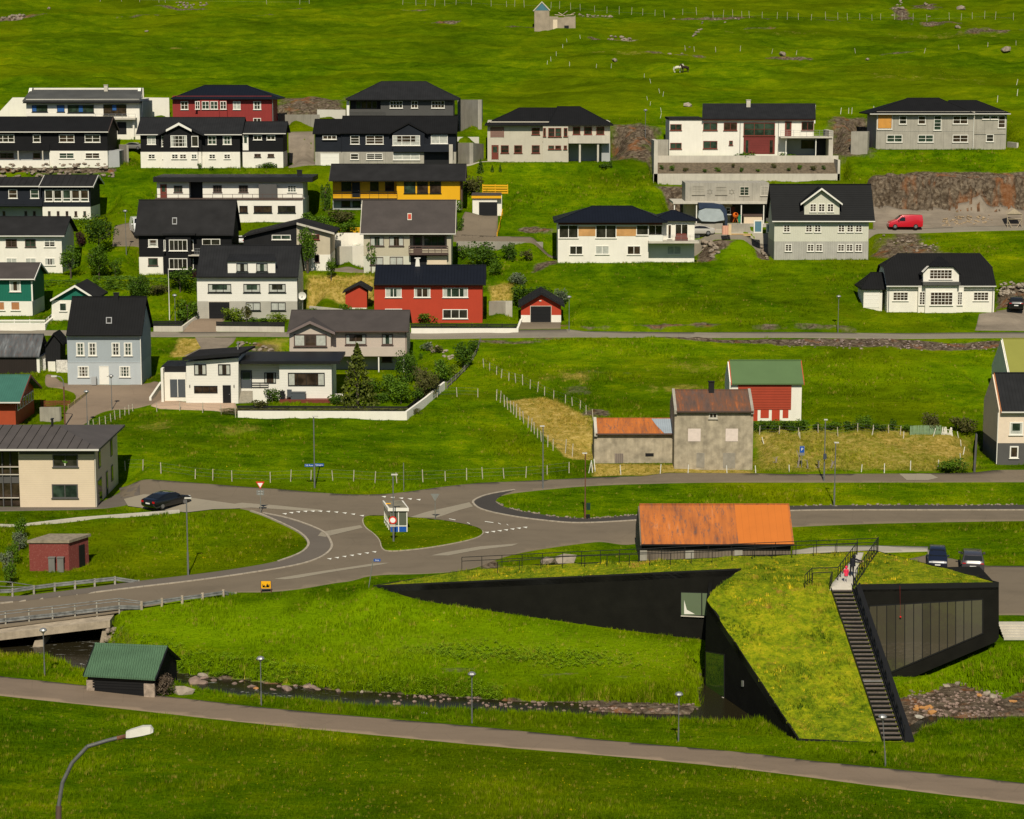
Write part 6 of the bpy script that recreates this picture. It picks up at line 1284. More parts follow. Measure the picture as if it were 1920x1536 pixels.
def railing(label, pts, hgt, n, fn=None, rails=(1.0, .55), r=.028, lean=0, group="black railings of the turf roof"):
    """pts: foot of the railing in photo pixels, n posts per stretch"""
    S_ = [onS(*p, fn) for p in pts]; e = empty("railing", S_[0], label, "railing", group); q = B()
    for k in range(len(S_)-1):
        a, b2 = S_[k], S_[k+1]
        for f in rails: q.bar(a+Vector((0,0,hgt*f)), b2+Vector((0,0,hgt*f)), r)
        for i in range(n[k]+1):
            if i == 0 and k > 0: continue
            c = a.lerp(b2, i/n[k]); B().bar(c-Vector((0,0,.1)), c+Vector((0,0,hgt)), r).out("post", BKM, e)
    q.out("rails", BKM, e)
surf = lambda x, y: np.maximum(zroof(x, y), samp(x, y))
railing("long black back railing rising along the upper edge of the turf roof", [(866,1071),(1055,1062),(1197,1056),(1415,1045),(1645,1036)], 1.2, [5,4,5,6], surf, (1.0,.72))
railing("second long black railing in front, starting right of the road end", [(933,1076),(1055,1066),(1180,1062),(1335,1057),(1485,1045),(1606,1042)], 1.0, [3,3,4,4,3], surf, (1.0,))
railing("black railing right of the walkway leading to the stairs", [(1646,1036),(1604,1099)], 1.3, [13], surf, (1.0,.15), .035)
railing("black railing left of the walkway beside the two people", [(1607,1043),(1571,1091)], 1.2, [8], surf, (1.0,), .035)
railing("small black railing bay jutting left from the walkway", [(1571,1090),(1522,1091),(1509,1104)], 1.1, [1,3], surf, (1.0,), .035)
railing("short low black rail ending at the head of the stairs", [(1523,1098),(1560,1096),(1556,1107)], 1.0, [1,2], surf, (1.0,), .035)
# concrete steps below the parking area
q = empty("concrete_steps", G(1873,1196), "wide pale concrete steps descending from the parking area, right edge", "steps"); a = G(1876,1167); b2 = G(1876,1197)
for i in range(6):
    t = i/6; B().box(onY(1868,1180,a.y).x, onY(1868,1180,a.y).x+7, a.y+(b2.y-a.y)*t-.9, a.y+(b2.y-a.y)*t, b2.z-.5, a.z+.06+(b2.z-a.z)*t).out("step", CONCL, q)

# ------------------------------------------------------------------ bridge
br_ = empty("road_bridge", G(100,1175,HR), "low concrete road bridge over the stream with dark openings, left edge", "bridge")
a = G(0,1187,HR); b2 = G(206,1163,HR); a0 = a+(a-b2)*.8
for nm, z0, z1 in (("deck", -.62, -.02),):
    q = B().prism([(a0.x,a0.y,a0.z+z1),(b2.x,b2.y,b2.z+z1),(b2.x,b2.y,b2.z+z0),(a0.x,a0.y,a0.z+z0)], (0,10.0,0)); q.out("deck", m_plain("bridge_concrete",(.40,.33,.24),.9,.3,1.2,streak=.4,bumpd=.03), br_)
def onL(px, py, off=0): 
    p_ = onwall(px, py, a+Vector((0,off,0)), b2+Vector((0,off,0))); return p_
BC = MATS["bridge_concrete"]
B().prism([onL(65,1202,.3), onL(81,1200,.3), onL(81,1243,.3), onL(53,1236,.3)], (0,9,0)).out("pier", BC, br_)
B().prism([onL(192,1181,.3), onL(206,1179,.3), onL(206,1230,.3), onL(182,1230,.3)], (0,9,0)).out("abutment", BC, br_)
B().prism([onL(-80,1208,.3), onL(-40,1206,.3), onL(-40,1240,.3), onL(-80,1240,.3)], (0,9,0)).out("abutment", BC, br_)
STN = m_plain("rubble_stone", (.26, .21, .16), .95, .45, 1.8, bumpd=.05)
STN2 = m_plain("river_stone", (.24, .17, .135), .85, .4, 1.5, bumpd=.04); STNP = m_plain("pale_stone", (.31, .26, .20), .9, .3, 1.5, bumpd=.04); STNO = m_plain("ochre_stone", (.45, .22, .07), .9, .3, 2, bumpd=.04)
def rockmesh(seed, sub_=2):
    bm = bmesh.new(); bmesh.ops.create_icosphere(bm, subdivisions=sub_, radius=.5); r = random.Random(seed); o = [r.uniform(0, 50) for _ in range(3)]
    for v_ in bm.verts:
        n = mathutils_noise(v_.co*1.7+Vector(o)); v_.co *= 1+.55*n; v_.co.z *= .75
        for ax in range(3): v_.co[ax] = max(-.46, min(.46, v_.co[ax]))
    me = bpy.data.meshes.new("rock"); bm.to_mesh(me); bm.free(); return me
from mathutils import noise as MN
mathutils_noise = MN.noise
RM = [rockmesh(i, 2 if i < 4 else 1) for i in range(8)]
RMM = {}
def rock(x, y, z, sx, sy, sz, mat, parent=None, name="rock", k=None):
    k = RNG.randrange(8) if k is None else k; key = (k, mat.name)
    if key not in RMM: RMM[key] = RM[k].copy(); RMM[key].materials.append(mat)
    o = bpy.data.objects.new(name, RMM[key]); off = Vector((0,0,0)) if parent is None else parent.location
    o.location = Vector((x, y, z))-off; o.scale = (sx, sy, sz); o.rotation_euler = (RNG.uniform(-.2,.2), RNG.uniform(-.2,.2), RNG.uniform(0,6.3)); return link(o, parent)
e = empty("wing_wall", G(225,1200), "rough stone wing wall right of the bridge opening", "stone wall")
for i in range(26):
    px = RNG.uniform(200,246); py = RNG.uniform(1180,1207) if px < 225 else RNG.uniform(1190,1208); p_ = onL(px, py, -.1+RNG.uniform(-.1,.1)+ (px-200)*.012); rock(p_.x, p_.y, p_.z, RNG.uniform(.5,.9), .6, RNG.uniform(.35,.6), STN, e, "stone")
WINGROCK = e
# guard rails and railings by the bridge
GR = m_plain("worn_guard_rail", (.20, .205, .20), .6, .5, 2)
def barrier(name, label, pts, hts, post_w, beam, group, mat=GR, pmat=CONC, toprail=False, A_=HR):
    """pts: photo pixels of post feet, hts heights in metres"""
    Gs = [G(*p, A_) for p in pts]; e = empty(name, Gs[0], label, "guard rail", group); q = B()
    for k, (g, hh) in enumerate(zip(Gs, hts)): B().box(g.x-post_w/2, g.x+post_w/2, g.y-post_w/2, g.y+post_w/2, g.z-.4, g.z+hh).out("post", pmat, e)
    for k in range(len(Gs)-1):
        a, b3 = Gs[k]+Vector((0,-.09,0)), Gs[k+1]+Vector((0,-.09,0)); h0, h1 = hts[k], hts[k+1]
        if beam:
            for z0, z1, o in ((-.32,-.2,0),(-.2,-.12,.04),(-.12,0,0)):
                q.prism([a+Vector((0,o,h0*beam+z0)), b3+Vector((0,o,h1*beam+z0)), b3+Vector((0,o,h1*beam+z1-.002)), a+Vector((0,o,h0*beam+z1-.002))], (0,.03,0))
        if toprail: 
            for f in toprail: q.bar(a+Vector((0,0,h0*f)), b3+Vector((0,0,h1*f)), .035)
    q.out("beam", mat, e)
barrier("guard_rail", "steel guard rail along the upper side of the road at the left edge", [(-30,1122),(24,1120),(64,1114),(103,1109),(141,1105),(178,1101),(216,1097),(260,1091)], [.75]*7+[.15], .16, 1.0, "guard rails by the bridge")
barrier("bridge_railing", "grey pipe railing with guard beam on the bridge parapet", [(-33,1177),(11,1171.5),(55,1166.5),(99,1162),(141,1157),(182,1152),(224,1147),(264,1143)], [1.15]*7+[.7], .12, .5, "guard rails by the bridge", toprail=(1.0,.8))
barrier("guard_rail", "guard rail with short concrete posts running into the grass right of the bridge", [(266,1143),(304,1137),(342,1132),(380,1126),(419,1120),(442,1113)], [.7,.7,.7,.65,.65,.1], .2, .9, "guard rails by the bridge", pmat=BC)
barrier("pipe_railing", "thin pipe railing behind the upper guard rail at the left edge", [(-20,1112),(24,1113),(62,1104)], [1.1,1.0,.3], .08, 0, "guard rails by the bridge", toprail=(1.0,.6))
# stones in the stream, on its gravel bar
spots = [(365,1288,1.6,1.0,.8,STN2),(345,1300,1.8,1.3,1.2,STNP),(380,1268,.9,.6,.5,STNP),(383,1275,.8,.5,.4,STN2),(375,1291,1.4,.8,.5,STN2),(472,1300,1.0,.7,.45,STN2),(480,1303,.5,.4,.35,STNO),(538,1301,1.2,.8,.6,STN2),(524,1292,.6,.5,.3,STN2),(512,1303,.7,.4,.3,STN2),(590,1291,1.9,.7,.45,STN2),(577,1288,.8,.5,.3,STN2),(634,1296,.8,.5,.4,STN2),(310,1262,1.0,.5,.4,STN2),(453,1281,.6,.4,.25,STN2),(440,1290,.6,.5,.3,STN2),(678,1298,.4,.4,.3,STNP),(400,1283,.7,.5,.3,STN2),(555,1286,.6,.4,.25,STN2),
 (1892-30,1309,.7,.6,.7,STNP),(1851,1303,.7,.6,.7,STNP),(1802,1283,1.1,.6,.4,STNP),(1775,1287,.8,.5,.3,STNP),(1748,1338,.8,.6,.6,STNO),(1723,1345,.8,.5,.4,CONC),(1836,1305,.6,.4,.4,STNO),(1900,1316,.8,.5,.3,STNO),(795,1338,.8,.5,.25,STNP),(1840,1308,.3,.3,.2,STN2),(1000,1318,.5,.4,.3,STN2),(745,1333,.8,.4,.3,STN2)]
e = empty("stone_heap", G(1725,1330), "heap of small bright ochre stones on the gravel bar right of the stairs", "stones")
for i in range(14): p_ = G(1725+RNG.uniform(-10,22),1329+RNG.uniform(-4,4)); rock(p_.x, p_.y, p_.z+.05, .45, .35, .3, STNO, e, "stone")
pb = bmesh.new()
for i in range(380):
    L_ = i % 9 == 0; px, py = (RNG.uniform(700,900), RNG.uniform(1308,1334)) if L_ else (RNG.uniform(1705,1880), RNG.uniform(1296,1345)) if i % 3 else (RNG.uniform(900,1310), RNG.uniform(1320,1342))
    p_ = G(px, py); s_ = RNG.uniform(.08,.34); n0 = len(pb.verts); bmesh.ops.create_icosphere(pb, subdivisions=1, radius=s_*.6, matrix=Matrix.Translation((p_.x, p_.y, max(p_.z, float(zw(p_.x)))+s_*.15)) @ Matrix.Diagonal((1, .8, .55, 1)))
me = bpy.data.meshes.new("river_pebbles"); pb.to_mesh(me); pb.free(); me.materials.append(STN2); tag(link(bpy.data.objects.new("river_pebbles", me)), kind='stuff')
for i, s_ in enumerate(spots):
    p_ = G(s_[0], s_[1]); z = max(p_.z, float(zw(p_.x))-.05 if s_[0] < 1000 else p_.z); o = rock(p_.x, p_.y, z+s_[4]*.12, s_[2], s_[3], s_[4], s_[5])
    big = i < 31
    where = "by the dead bush" if s_[0] < 420 and s_[1] > 1280 else "in the white water" if s_[0] < 700 else "in the slow dark water" if s_[0] < 1100 else "on the right gravel bar"
    colr = {"river_stone": "reddish brown", "pale_stone": "pale", "ochre_stone": "ochre", "pale_concrete": "flat whitish", "concrete": "grey"}[s_[5].name]
    size = "broad " if s_[2] >= 1.2 else "mid-sized " if s_[2] >= .6 else "small "
    ordn = ["far left","left","middle left","middle","middle right","right","far right"][min(6, int(((s_[0]-310)/390 if s_[0] < 700 else (s_[0]-700)/400 if s_[0] < 1100 else (s_[0]-1700)/200)*7))]
    rown = "near its lower edge" if s_[1] > {0: 1290, 1: 1322, 2: 1322}[0 if s_[0] < 700 else 1 if s_[0] < 1100 else 2] else "near its upper edge"
    tag(o, size+colr+" stone "+where+", "+ordn+", "+rown, "stone", ("stones of the rapids" if s_[0] < 700 else "pebbles of the slow stretch" if s_[0] < 1100 else "stones on the gravel bar"))
# ------------------------------------------------------------------ lamps
POLE = m_plain("lamp_pole_grey", (.22, .225, .23), .55, .15, 3, .5); LHEAD = m_plain("lamp_head_white", (.56, .54, .48), .45, .06, 3); RUSTP = m_plain("rusty_steel", (.16, .07, .04), .85, .4, 5)
LENS = pglass("lamp_lens", (.45, .45, .42), 1.5, .15)
def parklamp(px, py, ptop, label, tilt=0, A_=None):
    g = G(px, py, A_); h = onY(px, ptop, g.y).z-g.z; e = empty("park_lamp", g, label, "lamp", "round-headed lamps along paths and streets"); t = Vector((tilt, 0, h))
    B().bar(g-Vector((0,0,.3)), g+t*.3, .055).bar(g+t*.3, g+t*.93, .035).out("pole", POLE, e); c = g+t
    B().lathe((c.x,c.y,c.z-.12), [(.05,-.25),(.07,-.12),(.28,.0),(.30,.05),(.22,.16),(.08,.22),(.01,.23)], 12).out("lamp_shade", METAL, e); B().lathe((c.x,c.y,c.z-.3), [(.03,0),(.14,.05),(.16,.17)], 10).out("globe", LENS, e)
for a in ((84,1269,1180,"lamp on the path edge in front of the bridge opening"),(490,1323,1233,"lamp beside the rapids right of the green-roofed shed"),(885,1356,1262,"lamp at the slow river bend in the middle of the path"),(1272,1391,1300,"lamp on the path just left of the black building's foot"),(1571,625,555,"lamp at the upper road left of the white half-hipped house"),(329,612,553,"lamp behind the black fence left of the dormer house driveway"),(210,769,704,"lamp in front of the pale blue house's front door side"),(164,801,733,"lamp at the bottom of the village street by the wire fence"),(1210,259,206,"lamp on the bare ground left of the terraced modern house"),(237,478,395,"lamp in the lane beside the big black roof"),(1067,622,556,"lamp at the right corner of the red garage")):
    parklamp(*a)
parklamp(1661,1437,1342, "leaning lamp in front of the foot of the long black stairs", -.32)
def streetlamp(px, py, ptop, hx, label, arm=True, box=None, wood=False, A_=None):
    g = G(px, py, A_); h = onY(px, ptop, g.y).z-g.z; sc = F/g.y; e = empty("street_lamp", g, label, "street lamp", "tall street lamps of the junction"); t = Vector((0,0,h))
    B().bar(g-Vector((0,0,.4)), g+t*.3, .085).bar(g+t*.3, g+t, .055).out("pole", RUSTP if wood else POLE, e); dx = (hx-px)/sc
    q = B(); x0 = g.x+(-.15 if dx > 0 else .15); x1 = g.x+dx
    q.prism([(x0,g.y-.14,g.z+h),(x1,g.y-.1,g.z+h),(x1,g.y+.1,g.z+h),(x0,g.y+.14,g.z+h)], (0,0,.1)); q.out("lamp_head", LHEAD, e)
    if box: z0, w_, hh = box; B().box(g.x-w_/2, g.x+w_/2, g.y-.28, g.y-.09, g.z+z0, g.z+z0+hh).out("switch_box", m_plain("dark_box",(.05,.06,.09),.6), e)
    return e, g, h
streetlamp(353,1079,935,363,"tall lamp with short white head to the right, on the left lawn's road edge")
LS, gS, hS = streetlamp(590,915,782,598,"tall lamp carrying two blue street name boards, at the field corner")
L3, g3, h3 = streetlamp(738,1019,891,747,"tall lamp carrying the round sign in front of the bus shelter")
streetlamp(1018,917,800,1012,"tall grey lamp at the left tip of the lens-shaped lawn")
Lb, gb_, hb_ = streetlamp(1097,973,851,1091,"brown lamp with litter bins at its foot on the dark footway", wood=True)
streetlamp(1545,903,788,1549,"lamp with dark switch box beside the upper footpath", box=(2.3,.3,.55)); streetlamp(1564,950,831,1570,"lamp at the lower edge of the lens lawn, white head to the right")
e = empty("litter_bin", gb_, "two black litter bins hanging on the brown lamp by the dark footway", "litter bin")
B().box(gb_.x+.12,gb_.x+.46,gb_.y-.18,gb_.y+.1,gb_.z+.0,gb_.z+.42).out("lower_bin", BLKP, e); B().box(gb_.x+.12,gb_.x+.48,gb_.y-.2,gb_.y+.12,gb_.z+.9,gb_.z+1.5).out("upper_bin", m_plain("dark_green",(.01,.035,.025),.5), e)
BLUES = m_plain("sign_blue", (.012, .08, .36), .5, .03, 3, bumpd=0); SIGNR = m_plain("sign_red", (.62, .03, .015), .5, .03, 3, bumpd=0); SIGNW = m_plain("sign_white", (.80, .79, .76), .5, .03, 3, bumpd=0); SIGNY = m_plain("sign_yellow", (.85, .42, .01), .5, .03, 3, bumpd=0)
def text(s_, loc, size, mat, parent, rz=0, name="lettering"):
    c = bpy.data.curves.new(name, 'FONT'); c.body = s_; c.size = size; c.align_x = 'CENTER'; c.align_y = 'CENTER'; c.extrude = .004
    t_ = bpy.data.objects.new(name, c); COL.objects.link(t_); bpy.context.view_layer.update(); me = bpy.data.meshes.new_from_object(t_.evaluated_get(bpy.context.evaluated_depsgraph_get())); bpy.data.objects.remove(t_); me.materials.clear(); me.materials.append(mat)
    o = bpy.data.objects.new(name, me); o.rotation_euler = (rad(90), 0, rz); off = Vector((0,0,0)) if parent is None else parent.location
    o.location = Vector(loc)-off; return link(o, parent)
zb_ = onY(590,872,gS.y).z
for sx, tx, dz in ((-1,"Við Ánna",-.06),(1,"Gøtugøta",.06)):
    o = B().box(gS.x+sx*.07, gS.x+sx*.95, gS.y-.1, gS.y-.06, zb_-.13+dz*.4, zb_+.13+dz*.4).out("street_sign", BLUES, LS); text(tx, (gS.x+sx*.5, gS.y-.105, zb_+dz*.4), .2, SIGNW, LS)
def signpost(px, py, ptop, label, kind, A_=None, lean=0):
    g = G(px, py, A_); h = onY(px, ptop, g.y).z-g.z; e = empty("road_sign", g, label, "road sign"); t = Vector((lean,0,h)); B().bar(g-Vector((0,0,.3)), g+t, .035).out("pole", METAL, e); c = g+t; y = c.y-.06
    if kind in ('yield', 'back'):
        s_ = .42; z = c.z-.1
        tri = lambda k, dy: [(c.x-k,y+dy,z+k*.86-.05),(c.x,y+dy,z-k*.86-.05),(c.x+k,y+dy,z+k*.86-.05)]
        B().prism(tri(s_,0), (0,.03,0)).out("sign_plate", SIGNR if kind == 'yield' else METAL, e)
        if kind == 'yield':
            B().prism(tri(s_*.62,-.008), (0,.006,0)).out("sign_field", SIGNW, e)
            for k in (0, 1): 
                B().box(c.x-.36,c.x+.36,y,y+.02,z-.75-k*.25,z-.54-k*.25).out("direction_board", METAL, e)
                text("←  →", (c.x,y-.006,z-.645-k*.25), .17, SIGNW, e)
    if kind == 'street':
        o = B().box(c.x+.05,c.x+.62,y,y+.03,c.z-.12,c.z+.1); o.out("sign_plate", BLUES, e); text("Gøta", (c.x+.33,y-.005,c.z-.01), .17, SIGNW, e)
    if kind == 'parking':
        B().box(c.x-.26,c.x+.26,y,y+.03,c.z-.5,c.z+.5).out("sign_plate", METAL, e); B().box(c.x-.22,c.x+.22,y-.012,y-.002,c.z-.2,c.z+.45).out("sign_field", BLUES, e); text("P", (c.x,y-.015,c.z+.13), .42, SIGNW, e)
    return e, c
signpost(489,963,907,"red and white give-way sign above arrow boards on the left lawn's corner",'yield'); signpost(816,978,930,"back of a triangular sign standing on the shelter island's right side",'back')
signpost(690,1103,1050,"leaning post with small blue street name plate at the verge above the black wedge wall",'street',lean=.45); signpost(1503,878,845,"blue parking sign on a thin pole in the dry grass right of the barn",'parking')
signpost(757,920,868,"slim dark marker post in the fence line behind the bus shelter",'none')
# round sign on the shelter lamp
zc = onY(738,975,g3.y).z; q = B(); q.lathe((0,0,0), [(.0,0),(.36,0),(.36,.03),(0,.03)], 20); o = q.out("sign_plate", SIGNR, None); o.rotation_euler = (rad(90),0,0); o.location = Vector((g3.x-.05,g3.y-.1,zc))-L3.location; o.parent = L3
q = B(); q.lathe((0,0,0), [(.0,0),(.24,0),(.24,.01),(0,.01)], 20); o = q.out("sign_field", SIGNW, None); o.rotation_euler = (rad(90),0,0); o.location = Vector((g3.x-.05,g3.y-.135,zc))-L3.location; o.parent = L3
B().box(g3.x-.3,g3.x+.2,g3.y-.12,g3.y-.09,zc-.62,zc-.4).out("lower_plate", CONCL, L3)
# yellow settlement sign by the road
g = G(498,1113); e = empty("town_sign", g, "yellow town sign with black skyline symbol on two posts at the verge", "road sign"); p_ = onY(498,1105,g.y); x0, x1 = onY(489.5,1097,g.y).x, onY(507.5,1097,g.y).x; z1 = onY(498,1090,g.y).z; z0 = onY(498,1103.5,g.y).z
B().box(x0,x1,g.y,g.y+.04,z0,z1).out("sign_plate", SIGNY, e); q = B(); w_ = x1-x0
for a, b_, hh in ((.15,.22,.42),(.22,.3,.25),(.3,.38,.32),(.55,.62,.38),(.62,.7,.5),(.7,.78,.34),(.8,.87,.42),(.15,.87,.12)): q.box(x0+w_*a, x0+w_*b_, g.y-.012, g.y-.002, z0+.1, z0+.1+(z1-z0)*hh)
q.out("skyline_symbol", BLKP, e)
for x in (x0-.04, x1): B().box(x,x+.05,g.y,g.y+.05,g.z-.3,z1+.05).out("post", RUSTP, e)

# ------------------------------------------------------------------ bus shelter
g = onY(731, 1001.5, G(747,1001.5).y); e = empty("bus_shelter", g, "white framed glass bus shelter with blue lower panels on the grass island", "bus shelter")
Y0 = g.y; X0 = onY(731,1001,Y0).x; X1 = onY(764,1001,Y0).x; zt = onY(747,958,Y0).z; z0 = g.z; XL = X0; DP = 3.2; CGL = pglass("shelter_glass", (.10,.11,.08), 1.45, .05)
q = B()
for x in (X0, (X0+X1)/2-.04, X1-.08): q.box(x,x+.08,Y0,Y0+.08,z0,zt)
q.box(X0,X1,Y0-.01,Y0+.07,z0+.72,z0+.80); q.box(X0,X1,Y0-.01,Y0+.07,z0+.06,z0+.14); q.out("front_frame", WT, e)
B().box(X0+.08,(X0+X1)/2-.04,Y0+.02,Y0+.05,z0+.14,z0+.72).out("blue_panel", BLUES, e); B().box((X0+X1)/2+.04,X1-.08,Y0+.02,Y0+.05,z0+.14,z0+.72).out("blue_panel", BLUES, e)
for a, b_ in ((X0+.08,(X0+X1)/2-.04),((X0+X1)/2+.04,X1-.08)): B().box(a,b_,Y0+.02,Y0+.04,z0+.8,zt).out("pane", CGL, e)
for i in range(5):
    y = Y0+DP*i/4; B().prism([(X0-(y-Y0)*.22,y,z0),(X0-(y-Y0)*.22+.07,y,z0),(X0-(y-Y0)*.22+.07,y,zt),(X0-(y-Y0)*.22,y,zt)], (0,.07,0)).out("side_post", WT, e)
B().prism([(X0,Y0+.1,z0+.1),(X0-DP*.22,Y0+DP,z0+.1),(X0-DP*.22,Y0+DP,z0+.2),(X0,Y0+.1,z0+.2)], (.05,0,0)).out("side_rail", WT, e); B().prism([(X0,Y0+.1,z0+.7),(X0-DP*.22,Y0+DP,z0+.7),(X0-DP*.22,Y0+DP,z0+.8),(X0,Y0+.1,z0+.8)], (.05,0,0)).out("side_rail", WT, e)
B().prism([(X0-.15,Y0-.15,zt),(X1+.15,Y0-.15,zt),(X1+.15-DP*.22,Y0+DP+.15,zt),(X0-.15-DP*.22,Y0+DP+.15,zt)], (0,0,.28)).out("roof_fascia", WT, e); B().prism([(X0,Y0,zt+.281),(X1,Y0,zt+.281),(X1-DP*.22,Y0+DP,zt+.281),(X0-DP*.22,Y0+DP,zt+.281)], (0,0,.04)).out("roof", m_plain("shelter_roof",(.20,.18,.13),.9,.3), e)
c = onY(728,946,Y0+1.5); B().box(c.x-.22,c.x+.22,Y0+1.5,Y0+1.54,c.z-.12,c.z+.12).out("yellow_sign", SIGNY, e); B().box(c.x-.16,c.x+.16,Y0+1.488,Y0+1.499,c.z-.04,c.z+.04).out("bus_symbol", BLKP, e); B().box(c.x-.02,c.x+.02,Y0+1.51,Y0+1.53,zt+.2,c.z-.1).out("sign_stem", METAL, e)
B().box(X0+.2,X1-.2,Y0+DP-.6,Y0+DP-.2,z0+.4,z0+.46).out("bench", BROWN, e)

# ------------------------------------------------------------------ near curved lamp and left curved lamp
e = empty("curved_street_lamp", P(110,1600,61), "large curved grey street lamp with white head, rising from the bottom left corner", "street lamp")
pts = [P(x, y, 61) for x, y in ((108,1850),(109,1540),(110,1511),(117,1468),(135,1431),(164,1400),(204,1388),(237,1380))]
q = B().path(pts[2:], .058, 10); q.out("arm", m_plain("old_lamp_arm",(.13,.13,.125),.6,.2,8,.3), e); B().bar(pts[0], pts[2], .085, 12).out("pole", m_plain("brown_pole",(.10,.065,.05),.7,.2,5), e); B().bar(P(220,1384.5,61), P(243,1379,61), .064, 10).out("rusty_sleeve", RUSTP, e)
a, b_ = P(237,1379,61), P(288,1371,61); d_ = (b_-a); 
q = B(); V = []; 
for t, w_, h0, h1 in ((0,.10,-.09,.12),(.15,.15,-.10,.15),(.6,.17,-.08,.20),(.9,.15,-.05,.17),(1.0,.09,-.03,.06)):
    c = a+d_*t; V += [(c.x,c.y-w_,c.z+h0*.5),(c.x,c.y-w_*.55,c.z+h1),(c.x,c.y+w_*.55,c.z+h1),(c.x,c.y+w_,c.z+h0*.5),(c.x,c.y+w_*.6,c.z+h0),(c.x,c.y-w_*.6,c.z+h0)]
Fc = [tuple(range(6)), tuple(24+i for i in range(6))[::-1]]
for k in range(4):
    for i in range(6): j = (i+1) % 6; Fc.append((k*6+i, (k+1)*6+i, (k+1)*6+j, k*6+j))
mobj("lamp_head", V, Fc, LHEAD, e)
g = G(122,800); h_ = onY(122,706,g.y).z-g.z; e = empty("curved_street_lamp", g, "old lamp with curved arm and pale head beside the village street, left", "street lamp"); top = g+Vector((0,0,h_))
B().bar(g-Vector((0,0,.3)), g+Vector((0,0,h_*.8)), .08).out("pole", RUSTP, e); B().path([g+Vector((0,0,h_*.8)), g+Vector((-.05,0,h_*.92)), g+Vector((-.3,0,h_*.99)), g+Vector((-.8,0,h_*1.01))], .05).out("arm", POLE, e); B().box(g.x-1.3,g.x-.7,g.y-.1,g.y+.1,g.z+h_*.99,g.z+h_*1.02).out("lamp_head", LHEAD, e)
g = G(318,600); h_ = onY(318,503,g.y).z-g.z; e = empty("flagpole", g, "tall white flagpole in the garden left of the dormer house", "flagpole"); B().bar(g-Vector((0,0,.2)), g+Vector((0,0,h_)), .06, 6, .03).out("pole", WT, e)

# ------------------------------------------------------------------ cars
def paint(name, c, r=.3):
    m, nt, b = newmat(name); b.inputs['Base Color'].default_value = (*c, 1); b.inputs['Roughness'].default_value = r; b.inputs['Coat Weight'].default_value = .6; b.inputs['Coat Roughness'].default_value = .08; return m
CGLASS = pglass("car_glass", (.01,.012,.014), 1.5, .05); TYRE = m_plain("tyre", (.015,.015,.015), .9); RIM = m_plain("rim", (.35,.35,.36), .4, .05, 3, .8); TAIL = m_plain("tail_light", (.45,.008,.01), .3); HEADL = m_plain("head_light", (.65,.66,.66), .2); PLATE = m_plain("number_plate", (.75,.75,.72), .5)
BODIES = dict(
 sedan=dict(L=4.9, W=1.92, H=1.44, belt=.93, low=[(-2.45,.45),(-2.42,.95),(-2.1,1.05),(-1.9,1.07),(-1.0,1.36),(-.2,1.44),(.5,1.40),(1.25,1.02),(2.1,.84),(2.4,.68),(2.45,.4),(2.2,.22),(-2.2,.22)], wsh=((.5,1.40),(1.25,1.02)), rsh=((-1.9,1.07),(-1.0,1.36)), side=[(-1.7,.99),(-.95,1.30),(-.2,1.37),(.45,1.33),(1.05,1.0)]),
 mpv=dict(L=4.5, W=1.84, H=1.64, belt=1.0, low=[(-2.25,.4),(-2.27,.9),(-2.15,1.1),(-1.85,1.55),(-1.0,1.64),(.3,1.62),(.95,1.35),(1.5,1.05),(2.1,.85),(2.25,.6),(2.2,.25),(-2.15,.25)], wsh=((.3,1.62),(1.5,1.05)), rsh=((-2.15,1.1),(-1.85,1.55)), side=[(-1.95,1.05),(-1.7,1.48),(-1.0,1.56),(.3,1.54),(1.2,1.05)]),
 van=dict(L=4.8, W=1.9, H=1.92, belt=1.1, low=[(-2.4,.4),(-2.4,1.2),(-2.3,1.9),(-1.0,1.94),(.55,1.88),(1.35,1.25),(2.15,.98),(2.38,.65),(2.35,.25),(-2.3,.25)], wsh=((.55,1.88),(1.35,1.25)), rsh=((-2.4,1.2),(-2.3,1.8)), side=[(.1,1.15),(.1,1.6),(.55,1.62),(1.15,1.15)]))
